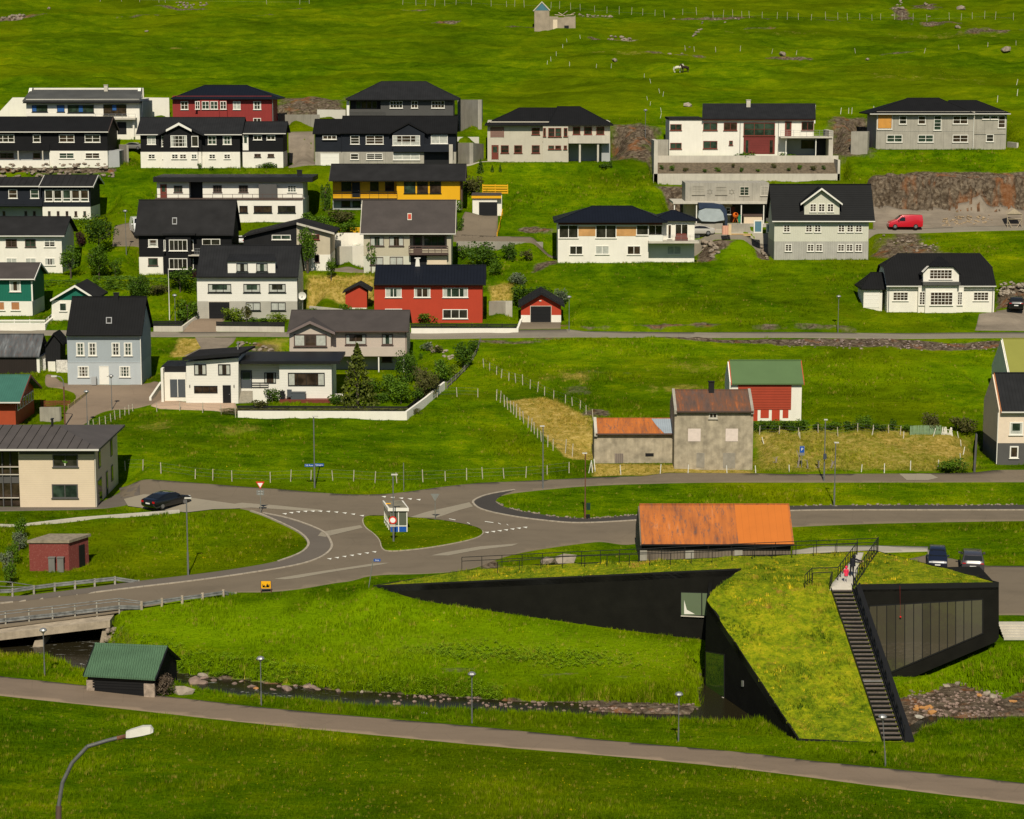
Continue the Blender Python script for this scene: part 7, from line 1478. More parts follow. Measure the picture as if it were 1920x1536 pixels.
def car(kind, px, py, rz, label, mat, A_=None, sc=1.0, Y=None, plate=True):
    k = BODIES[kind]; g = G(px, py, A_) if Y is None else onY(px, py, Y); e = empty({"sedan":"parked_car","mpv":"parked_car","van":"parked_van"}[kind], g+Vector((0,0,.05)), label, "van" if kind == "van" else "car", None, rz); e.scale = (sc,)*3
    prof = k['low']; Wd = k['W']/2; V = []; Fc = []; n = len(prof); sl = [(-1,.93),(-.93,.985),(-.5,1.0),(.5,1.0),(.93,.985),(1,.93)]
    for s_, f in sl:
        for x, z in prof:
            tum = max(0, (z-k['belt'])/(k['H']-k['belt'])); zz = .55+(z-.55)*(f if z < k['belt']*1.02 else 1-(1-f)*.6); V.append((x*(.9+.1*f**2), s_*Wd*(1-.2*tum), zz))
    for a in range(len(sl)-1):
        for i in range(n): j = (i+1) % n; Fc.append((a*n+i, a*n+j, (a+1)*n+j, (a+1)*n+i))
    Fc.append(tuple(range(n))[::-1]); Fc.append(tuple((len(sl)-1)*n+i for i in range(n)))
    bo = mobj("body", V, Fc, mat, e, False, None, True); md = bo.modifiers.new("bevel", 'BEVEL'); md.width = .05; md.segments = 2; md.limit_method = 'ANGLE'
    bo.data.polygons.foreach_set('use_smooth', [True]*len(bo.data.polygons))
    def tw(z): return Wd*(1-.2*max(0, (z-k['belt'])/(k['H']-k['belt'])))
    for nm, ((xa, za), (xb, zb2)), off in (("windscreen", k['wsh'], .02), ("rear_window", k['rsh'], -.02)):
        t0, t1 = .1, .9; xa2, za2 = xa+(xb-xa)*t0, za+(zb2-za)*t0; xb3, zb3 = xa+(xb-xa)*t1, za+(zb2-za)*t1; d = Vector((xb-xa, 0, zb2-za)); nn = Vector((-d.z, 0, d.x)).normalized()
        if nn.z < 0: nn = -nn
        P4 = [Vector((xa2,-tw(za2)*.86,za2)), Vector((xa2,tw(za2)*.86,za2)), Vector((xb3,tw(zb3)*.88,zb3)), Vector((xb3,-tw(zb3)*.88,zb3))]; B().prism([p+nn*.004 for p in P4], nn*.012).out(nm, CGLASS, e, local=True)
    for s_ in (-1, 1):
        q = [Vector((x, s_*(tw(z)*1.0+.0), z)) for x, z in k['side']]; B().prism(q, (0, s_*.012, 0)).out("side_window", CGLASS, e, local=True)
        for x in (-k['L']*.29, k['L']*.31):
            c = Vector((x, s_*(Wd-.12), .33)); t = B().bar(c-Vector((0,.1,0)), c+Vector((0,.135,0)), .33, 16).out("wheel", TYRE, e, local=True); B().bar(c+Vector((0,s_*.12,0)), c+Vector((0,s_*.145,0)), .21, 12).out("rim", RIM, t, local=True)
        zl = k['belt']-.12; xb_ = -k['L']/2; B().box(xb_-.01, xb_+.1, s_*Wd*.62, s_*Wd*.92, zl-.08, zl+.1).out("tail_light", TAIL, e, local=True); B().box(k['L']/2-.2, k['L']/2-.03, s_*Wd*.6, s_*Wd*.9, .6, .76).out("headlight", HEADL, e, local=True)
        B().box(k['side'][-1][0]-.25, k['side'][-1][0]-.1, s_*(Wd+.0), s_*(Wd+.18), k['belt']+.03, k['belt']+.18).out("mirror", mat, e, local=True)
    if plate: B().box(-k['L']/2-.03, -k['L']/2+.0, -.26, .26, .62, .74).out("number_plate", PLATE, e, local=True); B().box(k['L']/2-.02, k['L']/2+.02, -.26, .26, .4, .5).out("number_plate", PLATE, e, local=True)
    return e
car('sedan', 312, 950, rad(90-36), "black saloon parked by the cream building, seen from behind", paint("black_car_paint",(.006,.007,.009),.2), HR, 1.0)
car('mpv', 1822, 1067, rad(80), "dark grey people carrier parked with its rear to the viewer", paint("grey_car_paint",(.05,.045,.05)), HR, 1.05)
car('mpv', 1757, 1059, rad(-100), "dark blue car parked nose first behind the turf roof", paint("navy_car_paint",(.010,.014,.03)), HR, .9)
car('van', 1696, 429, rad(180), "red panel van parked in profile on the gravel yard", paint("red_van_paint",(.50,.008,.022)), None, 1.0, plate=False)
car('sedan', 1308, 441, rad(180+4), "silver saloon half hidden behind the white balcony house", paint("silver_car_paint",(.42,.40,.36)), None, .95)
car('mpv', 1905, 580, rad(77), "black hatchback on the gravel drive at the right edge", paint("black_hatch_paint",(.008,.008,.009)), None, 1.0)
car('van', 262, 438, rad(-72), "white van parked in the lane, half behind the big black roof", paint("white_van_paint",(.72,.72,.70)), None, 1.15)
car('sedan', 249, 281, rad(170), "small dark car with pale bonnet between the two top-left houses", paint("pewter_car_paint",(.16,.155,.14)), None, .75)
car('sedan', 457, 458, rad(80), "white car partly hidden behind the black lean-roofed house", paint("white_car_paint",(.7,.7,.68)), None, .8)

# ------------------------------------------------------------------ building-site items in front of the concrete house
Yd = PL['D6']['Y']-3.2; g = onY(1337, 416, Yd); e = empty("covered_boat", g, "large boat shrouded in pale grey tarpaulin with dark blue cover on top", "boat")
def ppts(L, Y): return [onY(x, y, Y) for x, y in L]
B().prism(ppts([(1311,395),(1322,391),(1352,391),(1359,405),(1358,413),(1340,416),(1316,415),(1309,408)],Yd),(0,2.2,0)).out("tarpaulin", m_plain("pale_tarp",(.36,.41,.42),.7,.15,.8,bumpd=.05), e)
B().prism(ppts([(1310,381),(1340,382),(1356,385),(1362,394),(1365,413),(1359,413),(1356,399),(1350,391.5),(1322,390),(1311,393)],Yd-.05),(0,2.3,0)).out("blue_cover", m_plain("navy_tarp",(.02,.035,.07),.6,.2,1,bumpd=.05), e)
B().prism(ppts([(1359,405),(1364,404),(1364,424),(1359,424)],Yd-.3),(0,.3,0)).out("support_post", m_plain("navy_post",(.02,.03,.05),.6), e)
g = onY(1379, 417, Yd-.6); e = empty("concrete_mixer", g, "bright orange concrete mixer on legs beside the shrouded boat", "concrete mixer"); OR_ = m_plain("bright_orange",(.80,.16,.01),.5)
c = g+Vector((0,0,1.0)); o = B().lathe((0,0,0), [(.12,-.38),(.36,-.2),(.40,.05),(.26,.3),(.2,.33)], 14).out("drum", OR_, None); o.rotation_euler = (rad(60),rad(15),0); o.location = c-e.location; o.parent = e
B().bar(g+Vector((-.35,0,0)), c, .035).bar(g+Vector((.35,0,0)), c, .035).bar(g+Vector((0,.4,0)), c, .035).out("legs", OR_, e); B().lathe(g+Vector((-.38,.2,.15)), [(0,-.05),(.15,-.05),(.15,.05),(0,.05)], 10).out("wheel", BLKP, e)
boxthing("wheeled_bin", "small green bin beside the orange mixer", "bin", 1386, 416, .45, .45, .85, m_plain("bin_green",(.02,.20,.10),.5), Y=Yd-.4)
for x0, x1, y0, y1, lb in ((1413,1430,413,437,"white-framed window unit with blue film leaning upright, left one of two"),(1436.5,1450,420,437,"white-framed window unit with blue film, right one partly behind the dormer house")):
    g = onY((x0+x1)/2, y1, Yd-3.4); e = empty("window_unit", g, lb, "window unit", "window units awaiting fitting"); a = onY(x0,y1,Yd-3.4); b_ = onY(x1,y0,Yd-3.4); q = B(); w_ = .16
    q.box(a.x,b_.x,a.y,a.y+.1,a.z,a.z+w_).box(a.x,b_.x,a.y,a.y+.1,b_.z-w_,b_.z).box(a.x,a.x+w_,a.y,a.y+.1,a.z+w_,b_.z-w_).box(b_.x-w_,b_.x,a.y,a.y+.1,a.z+w_,b_.z-w_).out("frame", WT, e); B().box(a.x+w_,b_.x-w_,a.y+.04,a.y+.06,a.z+w_,b_.z-w_).out("pane", m_plain("blue_film",(.10,.20,.27),.4), e)
g = onY(1362, 440, Yd-3.2); e = empty("crate_stack", g, "stack of pinkish and cream building boards at the road edge", "board stack"); q = B(); a = onY(1354.5,440,Yd-3.2); b_ = onY(1366,424,Yd-3.2); B().box(a.x,b_.x,a.y,a.y+.8,a.z,b_.z).out("pink_boards", m_lines("pink_boards",(.62,.32,.22),0,.3,.7,.8), e); B().box(b_.x+.01,b_.x+.4,a.y,a.y+.8,a.z,b_.z+.2).out("cream_boards_stack", m_plain("pine",(.66,.48,.28),.8), e)
slabwall("low_wall", "low rough concrete wall piece behind the road in front of the concrete house", "concrete wall", [(1370,437),(1406,437)], [420,420], CONC, .3)
slabwall("low_wall", "low concrete wall behind the silver saloon", "concrete wall", [(1303,430),(1355,430)], [419,419], CONC, .3)
B_ = boxthing("plank_bundle", "pile of pale planks and blue straps on the road edge", "planks", 1386, 441, 3.2, .3, .12, m_plain("pine2",(.62,.42,.20),.8))
# little shed frame on the gravel yard, right edge
g = onY(1902, 428, G(1902,428).y); e = empty("timber_frame", g, "open timber shed frame with pale pitched top at the right edge", "timber frame"); TB = m_plain("raw_timber",(.42,.34,.24),.85,.2,3); q = B()
L_ = [((1889,430),(1889,402)),((1916,430),(1916,402)),((1889,411),(1916,411)),((1889,402),(1916,402)),((1890,413),(1898,429)),((1915,413),(1906,429))]
for yy in (0, 1.8):
    for a, b_ in L_: B().bar(onY(*a, g.y+yy), onY(*b_, g.y+yy), .06, 4).out("timber", TB, e)
B().prism([onY(1888,401.5,g.y-.1), onY(1902,391,g.y-.1), onY(1917,401.5,g.y-.1)], (0,2.1,0)).out("roof", TB, e)

# ------------------------------------------------------------------ the green-roofed boathouse by the path
a = G(157,1277); h0 = G(224,1298); Yh = h0.y-.2; e = empty("boathouse", onY(224,1298,Yh), "low black boathouse with ribbed green roof and stone corners beside the stream", "boathouse")
P8 = [onY(156,1266,Yh-.3), onY(291,1273.5,Yh-1.1), onY(314,1213,Yh+1.6), onY(178,1207,Yh+2.4)]
bk = [P8[0]+(P8[3]-P8[0])*Vector((0,0,0)).x+Vector((P8[3].x-P8[0].x,0,0))*2, None]
def back(fr_, rg): return Vector((2*rg.x-fr_.x, 2*rg.y-fr_.y, fr_.z))
BL2, BR2 = back(P8[0], P8[3]), back(P8[1], P8[2]); dn = Vector((0,0,-.12))
V = [*P8, BL2, BR2]; V = V+[v_+dn for v_ in V]
ro = mobj("roof", V, [(0,1,2,3),(3,2,5,4),(0,6,7,1),(1,7,8,2),(2,8,11,5),(4,10,9,3),(3,9,6,0),(6,9,8,7),(9,10,11,8),(5,11,10,4)], R_TEAL, e)
n_rib = 44
for i in range(n_rib):
    t = (i+.5)/n_rib; a1 = P8[0].lerp(P8[1], t); b1 = P8[3].lerp(P8[2], t); B().bar(a1+Vector((0,0,.005)), b1+Vector((0,0,.005)), .028, 4).out("roof_rib", R_TEAL, ro)
wi = .35
A0, A1 = P8[0]+Vector((.25,.3,-.1)), P8[1]+Vector((-.2,.3,-.1)); C1_, C0_ = BR2+Vector((-.25,-.3,-.1)), BL2+Vector((.2,-.3,-.1)); gz = onY(224,1302,Yh).z-.5; R1_ = P8[2]+Vector((-.2,0,-.2)); R0_ = P8[3]+Vector((.2,0,-.2))
mobj("wall", [A0, A1, C1_, C0_, R1_, R0_]+[Vector((p.x,p.y,gz)) for p in (A0, A1, C1_, C0_)], [(0,1,7,6),(1,4,2,8,7),(2,3,9,8),(3,5,0,6,9)], BLK, e)
for k in range(5): 
    z = A0.z-.12-k*.2; B().prism([(A0.x,A0.y-.02,z),(A1.x,A1.y-.02,z),(A1.x,A1.y-.02,z+.15),(A0.x,A0.y-.02,z+.15)], (0,.02,0)).out("wall_board", BLKP, e)
CST = m_plain("corner_stone",(.34,.27,.21),.95,.4,3,bumpd=.05)
B().box(A0.x-.08,A0.x+.5,A0.y-.08,A0.y+.2,gz,A0.z-.35).out("stone_corner", CST, e); B().box(A1.x-.7,A1.x+.08,A1.y-.08,A1.y+.2,gz,A1.z-.35).out("stone_corner", CST, e); B().box(A1.x-.1,A1.x+.1,A1.y,C1_.y,gz,A1.z-.45).out("stone_sill", CST, e)
for u, v2 in ((P8[0], P8[3]), (P8[1], P8[2]), (P8[2], BR2)): B().bar(u+Vector((0,0,-.03)), v2+Vector((0,0,-.03)), .07, 4).out("verge_board", BLKP, e)
B().bar(P8[3], P8[2], .09, 6).out("ridge_cap", R_TEAL, ro)

# ------------------------------------------------------------------ fences
PW = m_plain("pale_fence_post", (.50, .45, .34), .9, .3, 6); PWW = m_plain("white_fence_post", (.70, .68, .60), .8, .1, 6); WIRE = m_plain("fence_wire", (.10, .10, .10), .6, bumpd=0)
pmesh = {}
def postfence(label, pts, h=1.15, mat=PW, r=.05, wires=3, group="wire fences", lean=.06, A_=None, net=False):
    """pts: photo pixels of every post's foot"""
    Gs = [G(x, y, A_) for x, y in pts]; e = empty("wire_fence", Gs[0], label, "fence", group); key = mat.name
    if key not in pmesh: o = B().bar((0,0,-.3), (0,0,1), .05, 6, .045).out("post", mat, None); pmesh[key] = o.data; COL.objects.unlink(o)
    tops = []
    for g in Gs:
        o = bpy.data.objects.new("post", pmesh[key]); o.location = g-e.location; hh = h*RNG.uniform(.85,1.12); o.scale = (r/.05, r/.05, hh); o.rotation_euler = (RNG.uniform(-lean,lean), RNG.uniform(-lean,lean)*1.4, 0); link(o, e); tops.append(hh)
    q = B()
    for k in range(wires):
        f = .3+.65*k/max(1, wires-1)
        for a, b_ in zip(range(len(Gs)-1), range(1, len(Gs))): q.bar(Gs[a]+Vector((0,0,h*f)), Gs[b_]+Vector((0,0,h*f)), .007, 3)
    if wires: q.out("wire", WIRE, e)
    return e
def seq(x0, y0, x1, y1, n, j=1.5): return [(x0+(x1-x0)*i/(n-1)+RNG.uniform(-j,j), y0+(y1-y0)*i/(n-1)+RNG.uniform(-.4,.4)) for i in range(n)]
postfence("wire fence with pale posts along the lower edge of the big green field", [(235,882),(268,882),(302,888),(366,898),(399,901),(435,903),(507,905),(545,903),(583,902),(624,901),(663,903),(703,906),(744,906),(793,904),(835,902),(875,900),(905,899),(945,898),(986,896),(1026,892),(1067,887)])
postfence("curving wire fence rising beside the village street", [(166,806),(176,803),(187,799),(198,795),(208,791),(216,787),(225,784),(234,779),(242,777),(249,771)], .95)
postfence("wire fence with thin posts in front of the white modern house", [(294,772),(337,770),(380,774),(415,777),(442,783)], 1.05)
postfence("diagonal fence of close posts between the green field and the straw field", [(931,751),(938,755),(946,763),(952,768),(958,773),(963,777),(968,783),(975,787),(982,796),(990,802),(996,809),(1002,815),(1008,823),(1015,828),(1027,838),(1037,845),(1060,850),(1073,857)], 1.35, PW, .055)
postfence("short row of posts crossing the green slope above the fence corner", [(820,745),(857,744),(896,745)], 1.1)
postfence("fence of pale posts along the top of the straw field", [(907,690),(918,696),(931,703),(940,709),(954,714),(967,718),(980,722),(994,729),(1008,735),(1021,742),(1038,749),(1060,757),(1073,761),(1088,768),(1099,777),(1112,788)], 1.1)
postfence("white roadside posts in front of the plaster barn", [(1164,890),(1238,888),(1290,888),(1363,887),(1417,887),(1480,886),(1615,885),(1658,887),(1707,882),(1759,880)], .9, PWW, .05, 0)
postfence("wire fence with netting along the bushes right of the plaster barn", [(1424,815),(1461,815),(1497,818),(1534,812),(1571,818),(1608,810),(1636,816),(1666,812),(1688,815)], 1.0)
postfence("white leaning posts in the dry paddock at the right", [(1432,832),(1500,824),(1635,816),(1694,822),(1750,818),(1797,822),(1802,837),(1806,853),(1801,865)], .8, PWW, .045, 0, lean=.2)
postfence("three loose posts at the left corner of the low rusty barn", [(1104,887),(1111,886),(1116,884)], 1.3, PWW, .05, 0, lean=.35)
postfence("high wire fence crossing the top of the hillside, left part", [(188,3),(228,3),(262,4),(298,5),(310,5),(500,8),(562,8),(580,7)], 1.5, PW, .035, 1)
postfence("high wire fence crossing the top of the hillside, middle part", [(755,9),(780,10),(798,11),(815,12),(834,11),(855,9),(884,10),(921,12),(950,13),(965,13),(983,14),(1033,16),(1049,17),(1070,19),(1088,20),(1115,23),(1138,25),(1161,27),(1184,28),(1205,29),(1228,30),(1246,33)], 1.4, PW, .035, 1)
postfence("high wire fence crossing the top of the hillside, right part", [(1280,28),(1306,28),(1337,33),(1356,33),(1374,33),(1391,33),(1405,34),(1429,34),(1457,36),(1476,37),(1497,37),(1521,38),(1548,37),(1571,37),(1589,38),(1612,37),(1635,39),(1651,37),(1677,37),(1691,39),(1712,39),(1738,40),(1780,38),(1802,38),(1823,36),(1846,35),(1866,37),(1900,38)], 1.4, PW, .035, 1)
postfence("scattered low white posts of an old paddock above the terraced modern house", [(1088,73),(1063,79),(1055,90),(1043,105),(1033,115),(1026,121),(1068,124),(1118,127),(1146,128),(1208,146),(1220,156),(1237,175),(1243,181),(1214,188),(1219,198),(1240,211),(1238,222)], .75, PWW, .03, 0, lean=.2)
postfence("row of low posts across the upper hillside right of the horses", [(1285,95),(1302,97),(1342,98),(1388,96),(1447,101),(1493,103),(1604,100),(1733,100),(1798,93),(1852,88),(1905,85)], .9, PW, .045, 0, lean=.15)
postfence("white posts behind the unfinished concrete house", [(1576,214),(1591,213),(1597,214),(1638,210),(1870,192),(1907,180),(1906,160)], 1.0, PWW, .045, 0, lean=.15)
# picket fence and boards
GP = m_plain("green_picket", (.20,.30,.17), .8, .15, 3)
def picket(label, x0, y0, x1, y1, n, h, mat, group=None):
    a = G(x0,y0); b_ = G(x1,y1); e = empty("picket_fence", a, label, "fence", group)
    for i in range(n):
        c = a.lerp(b_, i/(n-1)); c.z = float(samp(c.x, c.y)); ln = RNG.uniform(-.03,.03) if mat is GP else RNG.uniform(-.25,.25)
        B().prism([(c.x-.05,c.y,c.z),(c.x+.05,c.y,c.z),(c.x+.05+ln,c.y,c.z+h),(c.x+ln,c.y,c.z+h*1.08),(c.x-.05+ln,c.y,c.z+h)], (0,.025,0)).out("picket", mat, e)
    B().bar(a+Vector((0,.05,h*.3)), b_+Vector((0,.05,h*.3)), .03, 4).bar(a+Vector((0,.05,h*.75)), b_+Vector((0,.05,h*.75)), .03, 4).out("rail", mat, e)
picket("pale green picket fence at the back of the dry paddock", 1707, 816, 1764, 815, 26, .95, GP); picket("broken white pickets beyond the green picket fence", 1766, 815, 1786, 818, 9, .8, PWW)
slabwall("garden_wall", "long white garden wall in front of the white modern house", "garden wall", [(446,783),(762,788)], [771,772], W, .25); slabwall("garden_wall", "white garden wall climbing diagonally from the corner below the conifer", "garden wall", [(763,788),(800,760),(835,730)], [772,745,716], W, .25)
BF = m_plain("black_fence_board", (.013,.012,.012), .6, .15, 3)
slatfence("black board fence on top of the long white garden wall", [(446,772),(762,773)], [760.5,762], BF, 3, gap=.12); slatfence("black board fence above the diagonal white garden wall", [(763,773),(800,745),(835,716)], [762,734,706], BF, 3, gap=.12)
slatfence("weathered grey rail fence winding uphill from the white wall to the upper road", [(838,730),(862,706),(880,686),(893,665),(901,642)], [716,696,676,655,633], m_plain("weathered_rail",(.20,.18,.16),.9,.2,3), 2, gap=.5)
slabwall("garden_wall", "pale plinth wall in front of the dormer house's hedge", "garden wall", [(405,622),(533,623)], [612,613], CONCL, .25); slatfence("black board fence on the plinth below the dormer house's hedge", [(406,612),(533,613)], [603,604], BF, 3, gap=.08)
slabwall("garden_wall", "pale plinth wall left of the dormer house driveway", "garden wall", [(288,622),(343,622),(370,600)], [612,612,592], CONCL, .25); slatfence("black board fence left of the dormer house driveway", [(288,612),(343,612),(370,592)], [602,602,582], BF, 3, gap=.1)
slabwall("garden_wall", "long white wall below the bright red house", "garden wall", [(771,626),(972,624),(979,605)], [616,616,598], W, .25); slatfence("low dark railing fence above the white wall of the red house", [(771,616),(970,616)], [607,607], BF, 3, gap=.35)
slatfence("brown deck fence beside the teal-roofed house", [(77,763),(131,763)], [751,751], m_plain("rust_brown_board",(.22,.07,.03),.7), 4, gap=.3); slabwall("terrace_wall", "white topped terrace wall under the brown deck fence", "terrace wall", [(75,790),(112,790)], [764,764], CONC, .3)
slatfence("sloping yellow-brown hand rail beside the village street", [(128,768),(163,740)], [758,733], m_plain("olive_rail",(.30,.25,.10),.8), 1, gap=.5)
slatfence("red-painted boards beside the right-edge house", [(1858,828),(1872,830)], [802,804], m_plain("red_board",(.35,.05,.03),.7), 4, gap=.5)
slabwall("retaining_wall", "dark grey wall at the left side of the right-edge house's yard", "retaining wall", [(1829,886),(1833,818)], [872,812], DGRY, .2)
slabwall("retaining_wall", "low pale kerb wall curving under the cream building's lawn", "low wall", [(-60,990),(32,988),(60,985),(150,977),(337,962)], [982,985,981.5,971,957], CONCL, .35)
slabwall("stone_bank_wall", "white low wall left of the white modern house's garage", "low wall", [(284,752),(304,730)], [745,716], W, .25)
slabwall("wall_piece", "white garden wall end right of the white modern house", "garden wall", [(628,755),(646,755)], [739,739], W, .3)
slabwall("garage", "white garage front under the yellow terrace, beside the sand-coloured house", "garage", [(631,496),(661,496)], [462,462], W, 3)
slabwall("garden_wall", "white steps block between red house and red garage", "garden wall", [(917,592),(948,592)], [565,565], CONCL, 1.0)
slabwall("garden_wall", "short white wall with dark fence in the garden behind the red shed", "garden wall", [(580,590),(640,596)], [574,580], CONCL, .3)
# stones: dry walls and rubble
def rubble(label, pts, n, s0, s1, mat=STN, hgt=.6, cat="rubble", grp="rubble and dry stone banks", spread=.5, kindname="rubble_bank"):
    Gs = [G(*p) for p in pts]; V = []; Fc = []; q = empty(kindname, Gs[0], label, cat, grp); Ls = [(b_-a).length for a, b_ in zip(Gs, Gs[1:])]; T = sum(Ls)
    for i in range(n):
        t = RNG.uniform(0, T); k = 0
        while k < len(Ls)-1 and t > Ls[k]: t -= Ls[k]; k += 1
        c = Gs[k].lerp(Gs[k+1], t/Ls[k]); up_ = RNG.random(); c.y += (up_-.5)*spread*2; s_ = RNG.uniform(s0, s1); rock(c.x, c.y, float(samp(c.x, c.y))+hgt*up_*.5, s_, s_*.8, s_*.7, mat, q, "stone")
    return q
rubble("rough stone bank below the long black and white house, left edge", [(-30,326),(100,325),(215,322)], 130, .4, .95, STN, 1.5, spread=1.2)
rubble("stony bank above the car at the right edge", [(1872,556),(1925,548)], 50, .35, .8, STNP, 1.4, spread=1.2)
rubble("stone edging of the lens lawn, left tip", [(930,941),(946,952),(981,960),(1041,970),(1102,973.5),(1199,966)], 110, .2, .38, STN, .15, "stone edging", "stone edging", .2, "stone_edging")
rubble("stone edging of the lens lawn, right part", [(1488,950),(1700,947.5),(1915,948)], 80, .2, .4, STN, .15, "stone edging", "stone edging", .2, "stone_edging")
rubble("pile of broken ochre rubble on the gravel yard beside the red van", [(1765,417),(1860,412)], 70, .25, .6, m_plain("rubble_ochre",(.34,.25,.15),.95,.4,2), .3, spread=1.2)
rubble("rough boulders below the road left of the grey-green dormer house", [(1318,458),(1345,468),(1330,482)], 26, .4, 1.1, STN, .5, spread=1.2)
rubble("stacked stones at the left foot of the grey-green dormer house", [(1428,460),(1438,485)], 26, .3, .7, STN, .8, spread=.5)
rubble("stones along the gravel slope under the upper road, right half", [(1450,647),(1880,650)], 120, .2, .5, m_plain("rubble_grey",(.25,.19,.16),.95,.4,2), .2, spread=1.6)
rubble("scattered broken stones on the rocky slope right of the dormer house", [(1640,455),(1760,462),(1700,478)], 34, .25, .7, STN, .3, spread=1.5)
rubble("brown stones around the garden rockery above the grey rail fence", [(800,645),(830,660),(850,672)], 22, .3, .7, STNP, .3, spread=1)
rubble("boulders at the head of the gravel slope above the white modern house", [(445,645),(500,655),(515,668)], 18, .3, .9, STN, .3, spread=1)
rubble("line of old stones along the top pasture, left end", [(0,33),(50,33)], 26, .5, 1.1, STN, .3, spread=1)
rubble("line of old stones along the top pasture, beside the hut foundation", [(330,9),(388,9)], 24, .4, .9, STN, .3, spread=.8)
rubble("line of old stones on the ledge right of the ruin", [(1085,28),(1150,33)], 20, .4, .8, STN, .3, spread=.6)
rubble("line of old stones above the white horse", [(1140,72),(1190,76)], 18, .5, 1.1, STN, .3, spread=.8)
rubble("line of old stones on the terrace bank, far right", [(1235,98),(1290,96),(1320,37),(1390,38)], 24, .4, .9, STN, .3, spread=.8)
rubble("rocky gully spilling down the pasture, top right", [(1690,0),(1680,15),(1672,30)], 14, .4, .9, STN, .3, spread=1.5)
rubble("second rocky gully beside it, further right", [(1735,5),(1742,22),(1735,38)], 14, .4, 1.0, STN, .3, spread=2)
for i, (x, y, s_, w_) in enumerate([(1290,200,1.6,"behind the terraced modern house's left corner"),(1060,1058,2.4,"behind the two black railings at the turf roof"),(1026,1058,1.6,"shaded by the first boulder at the railings"),(1885,97,2.2,"on the right pasture edge"),(1802,18,2.0,"top right of the pasture"),(1690,18,1.4,"beside the first gully"),(1468,104,1.6,"on the mid-right terrace bank"),(1152,115,1.3,"left of the horses"),(1796,53,1.5,"under the top right boulder"),(1626,113,1.0,"alone in the right pasture"),(275,60,.8,"in the left pasture"),(92,17,1.0,"at the top left corner"),(1263,37,.8,"at the top fence right of the ruin")]):
    g = G(x, y); tag(rock(g.x, g.y, g.z+s_*.15, s_, s_*.8, s_*.7, STNP if i in (1, 0) else STN, None, "boulder"), "grey brown boulder lying "+w_, "boulder", "boulders on the slopes")

# ------------------------------------------------------------------ ruin on the hill
gr = G(1040, 54); Yr_ = gr.y; e = empty("ruined_outbuilding", gr, "small ruined concrete outbuilding with blue gable, high on the hillside", "ruin"); RC = m_plain("ruin_concrete",(.33,.27,.20),.95,.2,.8,streak=.3)
def rp(L, D, mat, nm, dy=0): return B().prism([onY(x, y, Yr_+dy) for x, y in L], (0,D,0)).out(nm, mat, e)
rp([(1002,60),(1002,20),(1030,20),(1030,60)], 4, RC, "tower_wall"); rp([(1002,19.9),(1016,4),(1030,19.9)], 4, m_plain("faded_blue",(.06,.16,.20),.7), "blue_gable")
rp([(999,20.5),(1016,2.5),(1032,19),(1030.5,20.5),(1016,5),(1001,21)], 4.2, CONCL, "verge", -.1)
rp([(1030.1,60),(1030.1,31),(1046,31),(1047,33),(1057,33),(1058,31.5),(1079,31),(1079,60)], .35, RC, "front_wall"); rp([(1077,60),(1077,31),(1079,29),(1079,60)], 3.5, RC, "side_wall", .36)
rp([(1037,56),(1037,37),(1045,37),(1045,56)], .02, CREAM, "door_opening", -.02); rp([(1058,56),(1058,48),(1066.5,48),(1066.5,56)], .02, BLKP, "window_opening", -.02)
q = B(); 
for x0, y0, x1, y1 in ((1047,24,1056,29),(1056,27,1064,21),(1068,29,1078,24),(1040,28,1060,30),(1062,29,1076,28)): q.bar(onY(x0,y0,Yr_+1), onY(x1,y1,Yr_+.5), .09, 4)
q.out("broken_timbers", TB, e)

